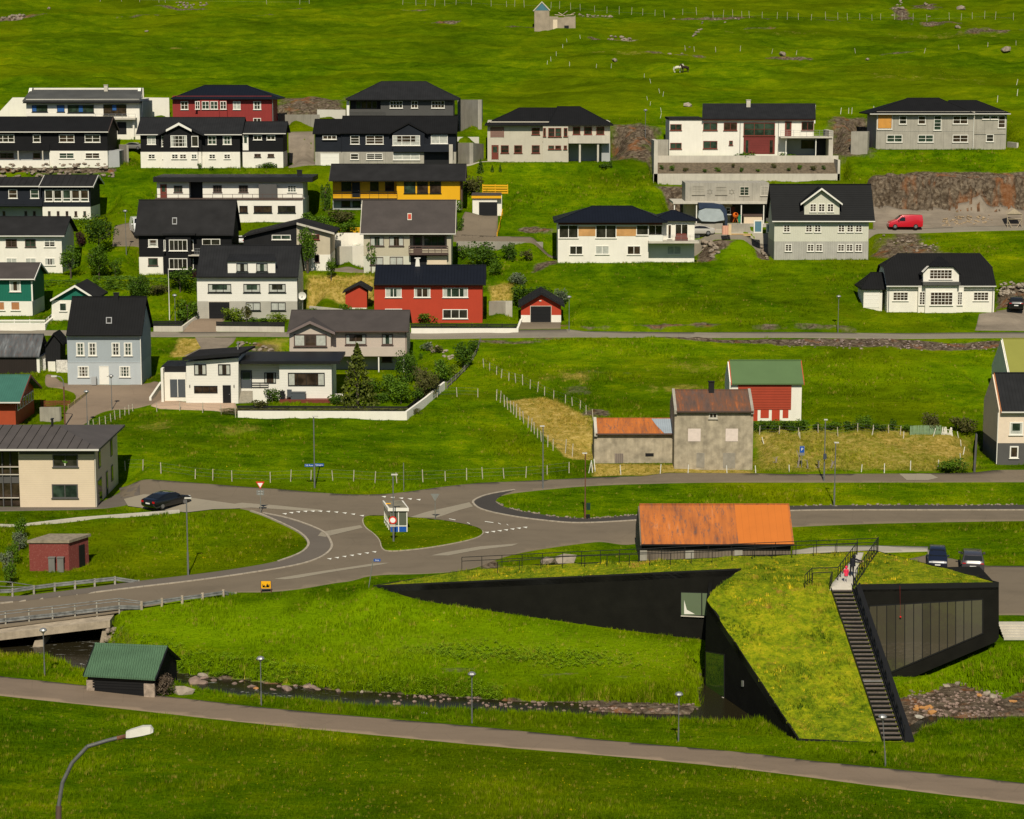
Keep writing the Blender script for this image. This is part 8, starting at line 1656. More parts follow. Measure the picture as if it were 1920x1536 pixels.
# ------------------------------------------------------------------ figures: skin-modifier bodies
def skinfig(name, V, E, R, mat, parent, sub_=2, root=0):
    me = bpy.data.meshes.new(name); me.from_pydata(V, E, []); me.materials.append(mat); o = link(bpy.data.objects.new(name, me), parent)
    m = o.modifiers.new("skin", 'SKIN'); m.use_smooth_shade = True
    for i, r_ in enumerate(R): me.skin_vertices[0].data[i].radius = (r_, r_) if not isinstance(r_, tuple) else r_
    me.skin_vertices[0].data[root].use_root = True; s_ = o.modifiers.new("sub", 'SUBSURF'); s_.levels = sub_; s_.render_levels = sub_; return o
SKIN = m_plain("skin", (.45,.26,.19), .6, .05, 8, bumpd=0)
def person(px, py, label, h, coat, legs, hood, reach=0, lean=0, rz=0, boots=BLKP):
    g = onS(px, py); e = empty("person", g+Vector((0,0,.1)), label, "person", None, rz); k = h/1.75; L = lean
    V = [(0,0,.95),(L*.3,0,1.2),(L*.7,0,1.42),(L*.85,0,1.5),(.17+L*.7,0,1.42),(.22+L*.7+reach*.22,reach*.0,1.18+reach*.12),(.2+L*.7+reach*.55,-.05+reach*.05,.95+reach*.3),(-.17+L*.7,0,1.42),(-.23+L*.7+reach*.3,-.08*reach,1.17+reach*.05),(-.2+L*.7+reach*.75,-.12,.93+reach*.25),
         (.09,0,.9),(.10,0,.5),(.11,.02,.08),(-.09,0,.9),(-.11,0,.5),(-.12,.02,.08),(.11,-.1,.04),(-.12,-.1,.04)]
    V = [(x*k, y*k, z*k) for x, y, z in V]; E = [(0,1),(1,2),(2,3),(2,4),(4,5),(5,6),(2,7),(7,8),(8,9),(0,10),(10,11),(11,12),(0,13),(13,14),(14,15),(12,16),(15,17)]
    R = [.15,.14,.15,.07,.08,.055,.04,.08,.055,.04,.10,.07,.05,.10,.07,.05,.04,.04]; skinfig("body", V, E, [r_*k for r_ in R], legs, e)
    cw = .19*k; q = B(); zc0 = .72 if h < 1.4 else .86
    q.lathe((L*.35*k,0,0), [(.235*k,zc0*k),(.2*k,1.05*k),(.185*k,1.25*k),(.19*k,1.4*k),(.1*k,1.5*k)], 12)
    for sx, a in ((1, (4,5,6)), (-1, (7,8,9))): q.bar(V[a[0]], V[a[1]], .085*k, 8, .07*k).bar(V[a[1]], Vector(V[a[1]]).lerp(Vector(V[a[2]]), .85), .07*k, 8, .055*k)
    q.out("coat", coat, e, True, True)
    hx, hz = (L*.95)*k, 1.63*k; hb = .118*k*(1.12 if h < 1.4 else 1)
    q = B(); q.lathe((hx,0,hz), [(.02,-hb*1.15),(hb*.6,-hb),(hb*.85,-hb*.5),(hb*.95,0),(hb*.92,hb*.5),(hb*.6,hb),(.01,hb*1.15)], 12); q.out("head", SKIN, e, True, True)
    q = B(); q.lathe((hx,hb*-.25,hz+.01), [(hb*.7,-hb*1.1),(hb*1.12,-hb*.5),(hb*1.15,0),(hb*1.1,hb*.6),(hb*.7,hb*1.12),(.01,hb*1.3)], 12); q.out("hood", hood, e, True, True)
    for a in (6, 9):
        p_ = Vector(V[a]); q = B()
        q.lathe(p_, [(.01,-.05*k),(.04*k,-.03*k),(.045*k,.02*k),(.02*k,.05*k)], 8)
        for i in range(4): q.bar(p_+Vector(((i-1.5)*.018*k,-.01,-.03*k)), p_+Vector(((i-1.5)*.022*k,-.03*k,-(.085-.008*abs(i-1.4))*k)), .009*k, 5)
        q.bar(p_+Vector((.03*k,0,0)), p_+Vector((.06*k,-.02*k,-.04*k)), .010*k, 5); q.out("hand", SKIN, e, True, True)
    return e
PINK = m_plain("pink_red_raincoat", (.72,.035,.085), .6, .05, 6); WHT = m_plain("pale_trousers", (.55,.50,.47), .8, .05, 6); DRK = m_plain("dark_coat", (.012,.012,.018), .85, .1, 6)
person(1586, 1094, "child in a bright pink-red hooded raincoat, pale trousers and dark boots on the walkway", 1.28, PINK, WHT, PINK)
person(1597, 1083, "adult in dark coat leaning with both arms on the right walkway railing", 1.72, DRK, DRK, DRK, reach=1.0, lean=.16)

def horse(px, py, label, mat, mane, flip=1, rz=0):
    g = G(px, py); e = empty("horse", g, label, "horse", "horses on the hillside", rz); f = flip
    V = [(0,0,.95),(.38*f,0,.98),(.62*f,0,1.08),(.82*f,0,1.32),(.92*f,0,1.40),(1.08*f,0,1.22),(1.16*f,0,1.05),(-.38*f,0,1.0),(-.60*f,0,.98),
         (.45*f,.13,.75),(.47*f,.13,.42),(.44*f,.13,.05),(.45*f,-.13,.75),(.40*f,-.13,.42),(.42*f,-.13,.05),
         (-.52*f,.14,.74),(-.60*f,.14,.45),(-.55*f,.14,.05),(-.52*f,-.14,.74),(-.66*f,-.14,.45),(-.58*f,-.14,.05)]
    E = [(0,1),(1,2),(2,3),(3,4),(4,5),(5,6),(0,7),(7,8),(1,9),(9,10),(10,11),(1,12),(12,13),(13,14),(7,15),(15,16),(16,17),(7,18),(18,19),(19,20)]
    R = [.25,.26,.2,.13,.11,.09,.06,.27,.17,.1,.055,.05,.1,.055,.05,.13,.06,.05,.13,.06,.05]; skinfig("body", V, E, R, mat, e)
    q = B().path([(-.72*f,0,1.05),(-.82*f,0,.8),(-.80*f,0,.45)], .06, 6); q.out("tail", mane, e, False, True); q = B().path([(.55*f,0,1.28),(.78*f,0,1.5),(.9*f,0,1.53)], .05, 5); q.out("mane", mane, e, False, True)
    q = B().bar((.93*f,.06,1.48),(.94*f,.07,1.6),.03,5,.005).bar((.93*f,-.06,1.48),(.94*f,-.07,1.6),.03,5,.005); q.out("ears", mat, e, False, True)
HW = m_plain("white_horse_coat", (.60,.57,.46), .8, .1, 4); HB_ = m_plain("dark_brown_horse_coat", (.035,.020,.014), .8, .1, 4)
horse(1271, 137, "white horse standing on the hillside, its head towards the dark one", HW, HW, 1, rad(-25)); horse(1284, 136.5, "dark brown horse standing beside the white one", HB_, HB_, -1, rad(30))
# ------------------------------------------------------------------ shrubs, trees, hedges
def leafmat(name, lo, mid, hi):
    m, nt, b = newmat(name); v = pos(nt); n = noise(nt, v, 1.6, 5, .7); n2 = noise(nt, v, 9, 3, .7)
    nt.links.new(ramp(nt, mth(nt, 'ADD', mth(nt, 'MULTIPLY', n, .5), mth(nt, 'MULTIPLY', n2, .5)), [(.36, lo), (.5, mid), (.64, hi)]), b.inputs[0])
    b.inputs['Roughness'].default_value = .65; b.inputs['Specular IOR Level'].default_value = .2
    b.inputs['Subsurface Weight'].default_value = 0; return m
LD = leafmat("dark_leaves", (.013,.034,.002), (.038,.085,.003), (.085,.155,.006)); LM = leafmat("mid_leaves", (.022,.058,.002), (.060,.125,.003), (.13,.22,.006))
LY = leafmat("yellow_green_leaves", (.05,.09,.004), (.12,.18,.006), (.22,.28,.01)); LB = leafmat("brown_green_leaves", (.035,.035,.010), (.075,.075,.018), (.13,.13,.03)); LG = leafmat("grey_green_leaves", (.05,.065,.035), (.11,.14,.075), (.22,.26,.15))
LR = leafmat("purple_leaves", (.014,.005,.006), (.035,.012,.012), (.06,.03,.02)); LC = leafmat("conifer_needles", (.025,.040,.004), (.070,.090,.008), (.14,.155,.02)); LT = leafmat("dead_twigs", (.05,.035,.02), (.11,.08,.055), (.18,.14,.10))
BARK = m_plain("bark", (.09,.07,.05), .95, .3, 4, bumpd=.03)
def crown(seed, n, shape, lf=.09, blobs=7):
    """unit crown (x,y,z in -.5...5, 0..1): many small leaves set around uneven clumps"""
    r = np.random.RandomState(seed); C = []
    for i in range(blobs):
        a = r.uniform(0, 6.28); h = r.uniform(.18, .82) if i else .5; w = {'round': math.sqrt(max(.05, 1-(2*h-1)**2))*.30, 'tall': .18*math.sin(math.pi*min(1, h*.9+.08))+.04, 'cone': .36*(1-h), 'hedge': .42}[shape]
        C.append((math.cos(a)*w*r.uniform(.5,1), math.sin(a)*w*r.uniform(.5,1), h, r.uniform(.14,.27)*(1 if shape != 'cone' else .5+.6*(1-h))))
    V = []; Fc = []; C = np.array(C)
    for i in range(n):
        if shape == 'hedge': p = np.array([r.uniform(-.5,.5), r.uniform(-.5,.5), r.uniform(0,1)]); ax = r.randint(3); p[ax] = {0: r.choice([-.5,.5]), 1: -.5 if r.rand() < .7 else .5, 2: 1}[ax]; p += r.normal(0, .035, 3)
        elif shape == 'cone':
            h = r.rand()**1.25; lay = .5+.5*abs(math.sin(h*26+r.normal(0,.3))); a = r.uniform(0,6.28); rr = .48*(1-h)**.85*lay*math.sqrt(r.uniform(.35,1)); p = np.array([math.cos(a)*rr, math.sin(a)*rr, h+.02-.10*rr])
        else:
            c = C[r.randint(len(C))]; d = r.normal(0, 1, 3); d /= np.linalg.norm(d); p = c[:3]+d*c[3]*r.uniform(.6,1.1); p[2] = max(p[2], .02)
        s = lf*r.uniform(.6,1.3); u = r.normal(0,1,3); u /= np.linalg.norm(u); w = np.cross(u, r.normal(0,1,3)); w /= np.linalg.norm(w)+1e-6; k = len(V)
        V += [tuple(p-u*s*.5), tuple(p+w*s*.38), tuple(p+u*s*.5), tuple(p-w*s*.38)]; Fc.append((k, k+1, k+2, k+3))
    return V, Fc
CRN = {}
def crownmesh(shape, var, mat, dens):
    key = (shape, var, mat.name, dens)
    if key not in CRN:
        n = {0: 500, 1: 1100, 2: 2200}[dens]; V, Fc = crown(var*7+len(shape), n, shape, {0:.10,1:.075,2:.055}[dens], {0:7,1:10,2:15}[dens]); me = bpy.data.meshes.new("crown"); me.from_pydata(V, [], Fc); me.materials.append(mat); me.update(); CRN[key] = me
    return CRN[key]
cnt = [0]
def plant(px, py, w, h, mat, label, shape='round', name="bush", cat="bush", trunk=False, group="garden bushes", depth=None, A_=None, dens=None):
    """px,py = foot, w,h = size in photo pixels"""
    g = G(px, py, A_); s_ = F/g.y; W_ = w/s_*1.18; H_ = h/s_*1.05; cnt[0] += 1; dens = (2 if w*h > 2500 else 1 if w*h > 700 else 0) if dens is None else dens
    e = empty(name, g, label, cat, group); o = bpy.data.objects.new("crown" if trunk else "foliage", crownmesh(shape, cnt[0] % 4, mat, dens)); z0 = H_*.22 if trunk and shape != 'cone' else -.05
    o.location = (0, 0, z0); o.scale = (W_, W_ if shape == 'cone' else depth or min(W_, 3.5), H_-z0); o.rotation_euler[2] = RNG.uniform(0,6.3) if shape in ('round','cone','tall') and not depth else 0; link(o, e)
    if trunk or shape == 'tall' or h > 30:
        q = B(); q.bar(g-Vector((0,0,.2)), g+Vector((0,0,H_*.55)), .03*H_, 6, .012*H_)
        for i in range(5): a = RNG.uniform(0,6.3); z = RNG.uniform(.25,.5); q.bar(g+Vector((0,0,H_*z)), g+Vector((math.cos(a)*W_*.25, math.sin(a)*W_*.25, H_*(z+.22))), .012*H_, 5, .005*H_)
        q.out("trunk", BARK, e)
    return e
T = dict(name="tree", cat="tree", trunk=True, group="village trees")
plant(186,478,78,72,LD,"dense dark tree behind, between the two white houses left",**T); plant(186,524,74,66,LM,"rounded olive green tree in front of the dense dark tree",**T); plant(133,522,34,60,LM,"slim twin-stemmed young tree at the white house's corner",shape='round',name="tree",cat="tree",trunk=True,group="village trees")
plant(150,462,22,34,LR,"small purple-leaved shrub beside the white two-storey house"); plant(150,428,28,16,LM,"clipped green hedge end above the dark tree",'hedge',"hedge","hedge",group="hedges")
plant(28,409,18,22,LY,"small bright green tree before the slate blue house, left",**T)
plant(216,518,26,34,LM,"leafy green bush left of the bay-windowed black house"); plant(262,555,52,44,LD,"broad dark bush behind the pale blue house's roof",dens=2); plant(213,540,60,20,LM,"hedge behind the green-gabled outbuilding",'hedge',"hedge","hedge",group="hedges",depth=1.5)
plant(290,541,140,18,LM,"long clipped hedge in front of the black bay-windowed house",'hedge',"hedge","hedge",group="hedges",depth=1.6,dens=2); plant(338,548,48,46,LD,"dark tree in front of the black house's right bay",**T); plant(300,552,46,22,LB,"brownish low bush under the long hedge"); plant(365,530,16,22,LR,"small dark purple bush at the dormer house's left corner")
plant(352,602,44,52,LM,"tall loose bush beside the black-fenced driveway",dens=1); plant(340,505,18,12,LM,"low bush at the black house's doorstep")
for i, (x, y, w, h, m_, l) in enumerate([(436,604,44,34,LY,"rounded yellow-green bush at the dormer house's garage"),(462,605,20,34,LB,"wispy brown-tipped bush beside the rounded yellow-green one"),(485,606,36,14,LM,"low green bush in the middle of the dormer house's bed"),(519,607,34,22,LY,"bright yellow-green bush at the right end of the dormer house's bed"),
 (511,755,34,34,LD,"dark round bush in front of the white modern house's terrace"),(488,765,34,16,LB,"low brown-green bush left of the dark round bush"),(797,606,46,28,LM,"leafy bush at the foot of the bright red house"),(1275,232,6,14,LD,"tiny dark shrub left of the terraced modern house"),
 (868,486,28,32,LM,"green bush right of the sand-coloured house"),(905,500,56,44,LD,"large dark bush in the garden above the red garage"),(954,488,34,42,LD,"dark upright bush at the end of the concrete road wall"),(930,516,30,28,LM,"green bush below the large dark bush"),(968,532,34,26,LG,"silvery grey-green bush above the red garage"),(985,490,26,22,LB,"brownish bush beside the dark upright bush"),(926,498,20,20,LM,"small green bush between the two dark ones"),
 (985,575,56,42,LD,"wide dark bush behind the red garage, left"),(1015,556,40,24,LD,"dark bush touching the red garage roof"),(1051,572,26,30,LG,"pale flowering bush at the red garage's right side"),(662,575,14,20,LD,"dark green bush between red shed and lawn"),(648,590,22,24,LM,"green bush at the left of the small red shed"),
 (592,590,40,16,LM,"low bush at the dish corner of the dormer house"),(888,366,40,34,LB,"olive round bush right of the yellow house"),(610,395,22,66,LD,"narrow dark bush at the yellow house's left end"),(640,418,52,26,LB,"brown-green shrub bank below the yellow house's balcony"),(600,436,44,40,LM,"green bush right of the white flat-roofed house"),(650,440,70,24,LM,"spreading green shrub above the yellow boards"),(575,418,24,26,LM,"leafy green bush at the white flat-roofed house's right end"),
 (860,400,14,30,LM,"small green bush at the yellow house's right corner"),(862,432,16,30,LM,"green shrub between the grey-brown roof and the steep driveway"),(1131,318,20,12,LD,"low dark bush on the bank below the beige house"),(1144,315,10,18,LD,"small upright shrub right of the low dark bush on the bank"),
 (1787,886,54,26,LM,"broad green bush on the verge at the paddock's right corner"),(1803,812,50,38,LB,"loose olive bush behind the broken white pickets"),(1744,812,34,38,LB,"thin-branched bush behind the green picket fence"),(1675,808,16,30,LD,"small upright dark bush behind the wire netting"),(1840,845,10,12,LD,"tiny dark shrub in the grass beyond the paddock"),(1873,812,26,22,LM,"green bush behind the red boards of the right-edge house"),
 (780,755,26,26,LD,"dark low bush near the white wall's corner"),(715,752,40,22,LD,"dense low mound bush under the brown-trimmed balcony"),(695,738,44,28,LD,"dark bush left of the garden lawn"),(730,735,44,42,LM,"green bush in front of the balcony posts"),(752,757,42,48,LM,"tall mid-green bush left of the diagonal wall"),(762,718,46,60,LD,"dark bush behind the tall mid-green bush"),(800,745,54,56,LB,"reddish brown and green bush along the diagonal wall"),(826,715,40,52,LM,"green bush near the top of the diagonal wall"),(868,690,40,46,LD,"dark green bush beside the winding rail fence"),(850,705,28,30,LY,"light green bush beside the winding rail fence"),(888,660,24,26,LD,"dark small bush at the top of the rail fence"),(800,655,26,16,LG,"grey-green cushion shrub in the rockery"),(817,662,26,14,LB,"brown heather clump in the rockery"),
 (789,674,12,16,LM,"little green shrub beside the white steps"),(630,758,30,22,LD,"dark bush at the right end of the white modern house"),(28,345,8,6,LM,"small green tuft bush above the slate blue house"),(1396,300,50,14,LM,"leafy shrubs on the terrace of the modern house, middle"),(1476,300,34,16,LM,"leafy shrubs on the terrace of the modern house, right"),(374,318,10,14,LD,"small dark shrub in front of the gabled timber house"),(397,319,10,9,LM,"tiny green shrub right of the small dark one"),(460,308,16,18,LB,"reddish brown shrub before the white annex wall"),(505,315,60,14,LM,"green bushes under the white annex wall"),(528,308,30,26,LM,"bushes at the annex's right end")]):
    plant(x, y, w, h, m_, l)
plant(621,526,24,44,LM,"small oval young tree on the lawn left of the sand-coloured house",'tall',**{**T}); plant(577,512,46,86,LM,"tall loose tree before the half beige half black house",'tall',**{**T}); plant(696,512,24,58,LM,"slender tree against the sand-coloured house front",'tall',**{**T}); plant(609,470,12,20,LM,"small tree tip at the white garage",'tall',**{**T}) if False else None
plant(671,758,80,108,LC,"broad layered conifer in front of the pinkish beige house",'cone',**{**T}); plant(770,700,26,44,LM,"slim green tree at the beige house's right corner",'tall',**{**T})
for i, (x, y, h) in enumerate([(20,1098,46),(12,1070,50),(24,1058,44),(36,1032,46),(40,1012,44)]): plant(x, y, 26, h, LG if i % 2 else LM, ["lowest","second lowest","middle","second highest","uppermost"][i]+" of the pale green willow shrubs climbing left of the red hut", 'round', group="willow shrubs at the left edge", dens=1)
for i, (x, y, w, h) in enumerate([(1420,808,34,26),(1448,808,36,22),(1478,808,34,24),(1508,806,30,20),(1532,806,26,16),(1562,806,32,18),(1592,806,32,20),(1622,806,34,26),(1650,808,30,18),(1700,808,30,14)]): plant(x, y, w, h, (LD, LM)[i % 2], ["first","second","third","fourth","fifth","sixth","seventh","eighth","ninth","tenth"][i]+" bush from the left in the dark hedge row right of the plaster barn", group="hedge row bushes")
for i, (x, y) in enumerate([(901,324),(923,322),(938,322)]): plant(x, y, (16,9,8)[i], (24,12,14)[i], LD, ["largest of the three young conifers below the stained concrete wall","middle one of the young conifers below the beige house","right one of the young conifers below the beige house"][i], 'cone', "tree", "tree", True, "young conifers")
plant(308,1304,40,44,LT,"dead brown twiggy bush at the boathouse's right corner",dens=2,group=None); plant(546,775,200,8,LB,"low trimmed brown-green hedge on top of the long white garden wall",'hedge',"hedge","hedge",group="hedges",depth=.8,dens=2); plant(690,775,150,8,LB,"right part of the trimmed hedge above the white garden wall",'hedge',"hedge","hedge",group="hedges",depth=.8,dens=2)
plant(110,535,60,9,LD,"dark hedge line behind the green and white house",'hedge',"hedge","hedge",group="hedges",depth=1.0)
for i in range(13):
    x = 1238+i*26+RNG.uniform(-6,6); Y_ = BEDZ[0]+1.0+RNG.uniform(0,1.6); g = onY(x, 320, Y_); g.z = BEDZ[2]+(Y_-BEDZ[0]-.3)*BEDZ[3]; e = empty("bush", g, ["low","rounded","scrubby"][i % 3]+" shrub in the terrace bed, number "+["one","two","three","four","five","six","seven","eight","nine","ten","eleven","twelve","thirteen"][i]+" from the left", "bush", "shrubs in the terrace bed"); o = bpy.data.objects.new("foliage", crownmesh('round', i % 4, (LD, LM, LB)[i % 3], 0)); o.scale = (RNG.uniform(.7,1.5), .8, RNG.uniform(.5,1.0)); link(o, e)
slatfence("thin wire and post fence on the lower terrace wall of the modern house", [(1232,326)], [318], METAL) if False else None
# driftwood stumps near the parking sign
DW = m_plain("driftwood", (.26,.22,.19), .95, .3, 5)
for i, (x, y, h, l) in enumerate([(1496,877,34,"tallest bleached driftwood stump left of the parking sign"),(1515,879,18,"small forked driftwood stump right of the parking sign"),(1535,878,16,"antler-like driftwood stump left of the switch box lamp"),(1559,878,16,"small driftwood stump right of the switch box lamp"),(1455,868,12,"low driftwood pile at the foot of the dry grass bank")]):
    g = G(x, y); H_ = h*g.y/F; e = empty("driftwood_stump", g, l, "driftwood", "driftwood stumps in the dry grass"); q = B()
    for k in range(6): a = RNG.uniform(0,6.3); q.bar(g, g+Vector((math.cos(a)*.35, math.sin(a)*.3, .08)), .06, 5, .02)
    tp = g+Vector((RNG.uniform(-.2,.2), 0, H_*.8)); q.bar(g, tp, .11, 6, .06)
    for k in range(3): a = RNG.uniform(-.4,.4); q.bar(tp-Vector((0,0,H_*.2*k)), tp+Vector((a, RNG.uniform(-.2,.2), H_*.2)), .045, 5, .015)
    q.out("stump", DW, e)

# ------------------------------------------------------------------ grass blades (geometry nodes over scattered points)
def tuftmesh(seed, n, spread, hgt, wid):
    r = np.random.RandomState(seed); V = []; Fc = []
    for i in range(n):
        a = r.uniform(0, 6.28); b_ = r.uniform(0, 6.28); d = r.uniform(0, spread); x, y = math.cos(a)*d, math.sin(a)*d; h = hgt*r.uniform(.5,1.1); l = r.uniform(.1,.5)*h; k = len(V); w = wid*r.uniform(.7,1.2)
        V += [(x-math.sin(b_)*w, y+math.cos(b_)*w, -.03), (x+math.sin(b_)*w, y-math.cos(b_)*w, -.03), (x+math.cos(b_)*l, y+math.sin(b_)*l, h)]; Fc.append((k, k+1, k+2))
    return V, Fc
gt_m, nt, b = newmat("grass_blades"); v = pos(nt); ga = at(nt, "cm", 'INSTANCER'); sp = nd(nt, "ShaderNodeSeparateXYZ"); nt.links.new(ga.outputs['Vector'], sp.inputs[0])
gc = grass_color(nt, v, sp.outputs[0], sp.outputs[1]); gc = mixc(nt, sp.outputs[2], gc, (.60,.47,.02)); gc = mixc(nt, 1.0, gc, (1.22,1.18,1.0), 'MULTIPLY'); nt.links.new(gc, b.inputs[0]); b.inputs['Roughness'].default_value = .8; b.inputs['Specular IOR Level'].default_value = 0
def scatter(name, pts, nrm_scale, cm, tuft, smin, smax, mat, seed=0):
    r = np.random.RandomState(seed); n = len(pts); me = bpy.data.meshes.new(name); me.vertices.add(n); me.vertices.foreach_set('co', np.asarray(pts, np.float32).ravel())
    a = me.attributes.new("cm", 'FLOAT_VECTOR', 'POINT'); a.data.foreach_set('vector', np.asarray(cm, np.float32).ravel())
    a = me.attributes.new("sc", 'FLOAT', 'POINT'); a.data.foreach_set('value', (r.uniform(smin, smax, n)*nrm_scale).astype(np.float32)); a = me.attributes.new("rt", 'FLOAT', 'POINT'); a.data.foreach_set('value', r.uniform(0, 6.28, n).astype(np.float32))
    o = link(bpy.data.objects.new(name, me)); tag(o, kind='stuff')
    ng = bpy.data.node_groups.new(name+"_nodes", 'GeometryNodeTree'); ng.interface.new_socket("Geometry", in_out='INPUT', socket_type='NodeSocketGeometry'); ng.interface.new_socket("Geometry", in_out='OUTPUT', socket_type='NodeSocketGeometry')
    gi = ng.nodes.new("NodeGroupInput"); go = ng.nodes.new("NodeGroupOutput"); ip = ng.nodes.new("GeometryNodeInstanceOnPoints"); oi = ng.nodes.new("GeometryNodeObjectInfo"); oi.inputs[0].default_value = tuft
    sa = ng.nodes.new("GeometryNodeInputNamedAttribute"); sa.data_type = 'FLOAT'; sa.inputs[0].default_value = "sc"; ra = ng.nodes.new("GeometryNodeInputNamedAttribute"); ra.data_type = 'FLOAT'; ra.inputs[0].default_value = "rt"; cx_ = ng.nodes.new("ShaderNodeCombineXYZ")
    ng.links.new(gi.outputs[0], ip.inputs['Points']); ng.links.new(oi.outputs['Geometry'], ip.inputs['Instance']); ng.links.new(ra.outputs[0], cx_.inputs[2]); ng.links.new(cx_.outputs[0], ip.inputs['Rotation']); ng.links.new(sa.outputs[0], ip.inputs['Scale']); ng.links.new(ip.outputs[0], go.inputs[0])
    m = o.modifiers.new("scatter", 'NODES'); m.node_group = ng; return o
def tuftobj(name, *a, mat):
    V, Fc = tuftmesh(*a); me = bpy.data.meshes.new(name); me.from_pydata(V, [], Fc); me.materials.append(mat); o = link(bpy.data.objects.new(name, me)); o.location = (0, -60, 20); tag(o, kind='stuff'); return o
ta = tuftobj("grass_tuft", 1, 16, .22, .26, .018, mat=gt_m)
r = np.random.RandomState(5); N = 330000
Yp = 122+(r.rand(N)**1.35)*300; Xp = (r.rand(N)*2-1)*(.24*Yp*1.06+3)
hardm = np.zeros(N); free = (samp(Xp, Yp, SMOOTH) < .5) & (Yp < 338)
padm = samp(Xp, Yp, near_pad) 
inb = inpoly([(p.x, p.y) for p in RP], Xp, Yp)
inside_house = np.zeros(N, bool)
for k, p in PL.items(): inside_house |= (Xp > p['X0']-.1) & (Xp < p['X1']+.1) & (Yp > p['Y']-.3) & (Yp < p['Y']+p['D'])
inside_house |= (Xp > onY(1225,300,PL['C1']['Y']).x) & (Xp < onY(1574,300,PL['C1']['Y']).x) & (Yp > PL['C1']['Y']-7) & (Yp < PL['C1']['Y'])
ok = free & ~inb & ~inside_house & (samp(Xp, Yp, MD) < .35) & (samp(Xp, Yp, RIVMASK) < .3)
Xp, Yp = Xp[ok], Yp[ok]; st = samp(Xp, Yp, MS); lu = samp(Xp, Yp, ML); fw_ = samp(Xp, Yp, MF)
patch = fbm(Xp*.16, Yp*.2, 91, 4); dRiv = pdist(RIV, Xp, Yp); tall = np.clip((patch-.45)*3.2, 0, 1)+1.1*sm(1-dRiv/3.0)+.25
dRoad = np.minimum(pdist(WP['main'], Xp, Yp), pdist(WP['path'], Xp, Yp)); tall = tall+.35*sm(1-dRoad/1.2)
sel = r.rand(len(Xp)) < np.clip(.35+tall*.6, 0, 1); Xp, Yp, st, lu, fw_, tall, patch = [a[sel] for a in (Xp, Yp, st, lu, fw_, tall, patch)]
cm = np.stack([np.clip(st*.9+(r.rand(len(Xp)) < .06)*.5, 0, 1), np.clip(lu+tall*.12, 0, 1), (r.rand(len(Xp)) < fw_*.13)*1.0], -1)
scatter("grass", np.stack([Xp, Yp, samp(Xp, Yp)], -1), (.45+.75*np.clip(tall, 0, 2.2))*np.where(cm[:, 2] > .5, .38, 1), cm, ta, .7, 1.35, gt_m, 3)
# turf on the roof
rt_m, nt, b = newmat("roof_turf_blades"); v = pos(nt); ga = at(nt, "cm", 'INSTANCER'); sp = nd(nt, "ShaderNodeSeparateXYZ"); nt.links.new(ga.outputs['Vector'], sp.inputs[0])
gc = ramp(nt, noise(nt, v, .45, 7, .75, .8), [(.38, (.04,.085,.003)), (.47, (.13,.19,.004)), (.56, (.28,.29,.008)), (.64, (.38,.24,.04))]); gc = mixc(nt, sp.outputs[2], gc, (.70,.52,.02)); nt.links.new(gc, b.inputs[0]); b.inputs['Roughness'].default_value = .75; b.inputs['Specular IOR Level'].default_value = .12
tb = tuftobj("roof_turf_tuft", 2, 12, .16, .16, .018, mat=rt_m)
xs = [p.x for p in RP]; ys = [p.y for p in RP]; N2 = 26000; xr_ = r.uniform(min(xs), max(xs), N2); yr_ = r.uniform(min(ys), max(ys), N2); wkp = [(p.x, p.y) for p in wk]
stp = [(tl.x-.1,tl.y),(tr_.x+.75,tr_.y),(br.x+1.2,br.y-1),(bl.x-.1,bl.y-1)]
ok = inpoly([(p.x, p.y) for p in RP], xr_, yr_) & ~inpoly(wkp, xr_, yr_) & ~inpoly(stp, xr_, yr_); ok &= pdist([(p.x, p.y) for p in RP], xr_, yr_) > .12; xr_, yr_ = xr_[ok], yr_[ok]; pt = fbm(xr_*.5, yr_*.5, 55, 4)
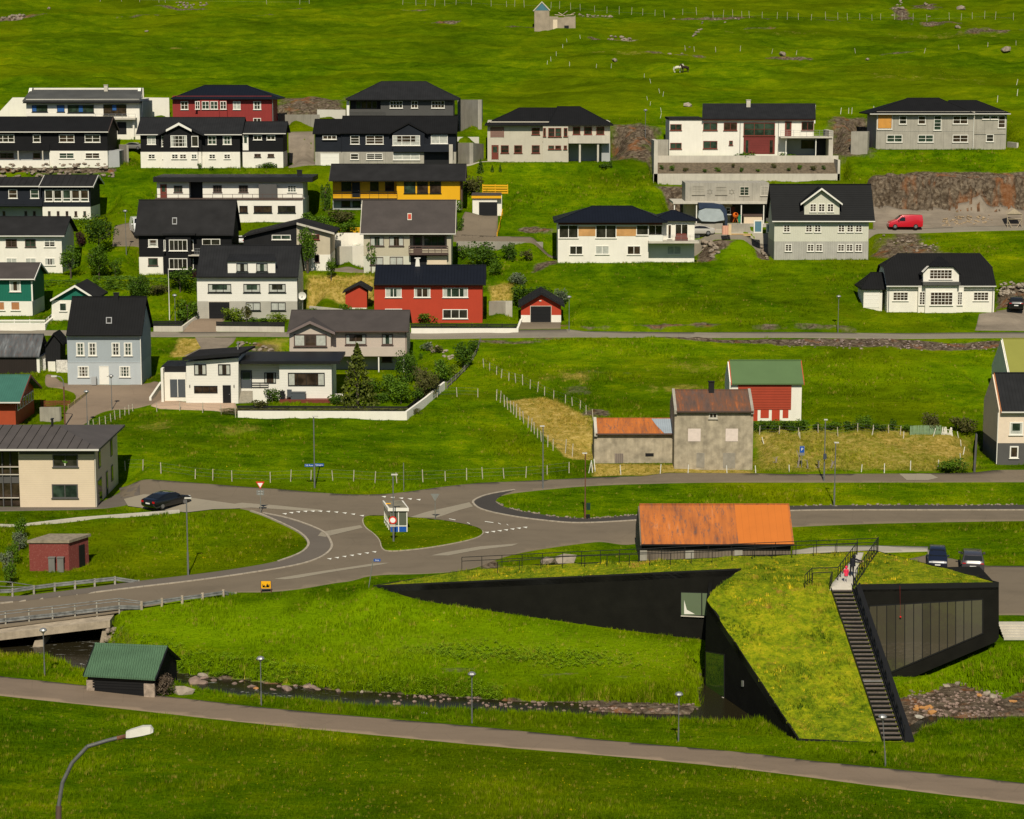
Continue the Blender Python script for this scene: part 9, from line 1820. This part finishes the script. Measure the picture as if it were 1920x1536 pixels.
scatter("roof_turf", np.stack([xr_, yr_, zr2(xr_, yr_)], -1), .5+1.4*np.clip((pt-.42)*3, 0, 1), np.stack([pt*0, pt*0, (r.rand(len(xr_)) < .10*(fbm(xr_*.35, yr_*.35, 66, 3) > .5))*1.0], -1), tb, .6, 1.4, rt_m, 4)
# broad-leaved plants along the stream banks
def leaftuft(name, seed, n, mat):
    r = np.random.RandomState(seed); V = []; Fc = []
    for i in range(n):
        a = r.uniform(0,6.28); d = r.uniform(.02,.28); z = r.uniform(.08,.45); s = r.uniform(.05,.11); k = len(V); x, y = math.cos(a)*d, math.sin(a)*d; ca, sa_ = math.cos(a)*s, math.sin(a)*s
        V += [(x-sa_*.6, y+ca*.6, z), (x+ca, y+sa_, z+s*.5), (x+sa_*.6, y-ca*.6, z), (x-ca, y-sa_, z-s*.2)]; Fc.append((k, k+1, k+2, k+3))
    me = bpy.data.meshes.new(name); me.from_pydata(V, [], Fc); me.materials.append(mat); o = link(bpy.data.objects.new(name, me)); o.location = (3, -60, 20); tag(o, kind='stuff'); return o
LBK = leafmat("bank_plant_leaves", (.07,.15,.003), (.17,.29,.006), (.27,.38,.01)); tc = leaftuft("bank_plant_tuft", 3, 22, LBK)
far_w = [onW(*p) for p in far[6:17]]; Q = []
for i in range(2300):
    k = r.randint(len(far_w)-1); t = r.rand(); x = far_w[k][0]+(far_w[k+1][0]-far_w[k][0])*t; y = far_w[k][1]+(far_w[k+1][1]-far_w[k][1])*t+abs(r.normal(0,.9))+.05; Q.append((x, y))
c_p = [G(1010,1232), G(1100,1240), G(900,1226), G(820,1224)]
for c in c_p:
    for i in range(170): Q.append((c.x+r.normal(0,2.0), c.y+r.normal(0,.7)))
Q = np.array(Q); Q = Q[~inpoly([(p.x, p.y) for p in RP], Q[:, 0], Q[:, 1])]
scatter("bank_plants", np.stack([Q[:, 0], Q[:, 1], samp(Q[:, 0], Q[:, 1])], -1), 1.0, np.zeros((len(Q), 3)), tc, .3, .75, LBK, 6)
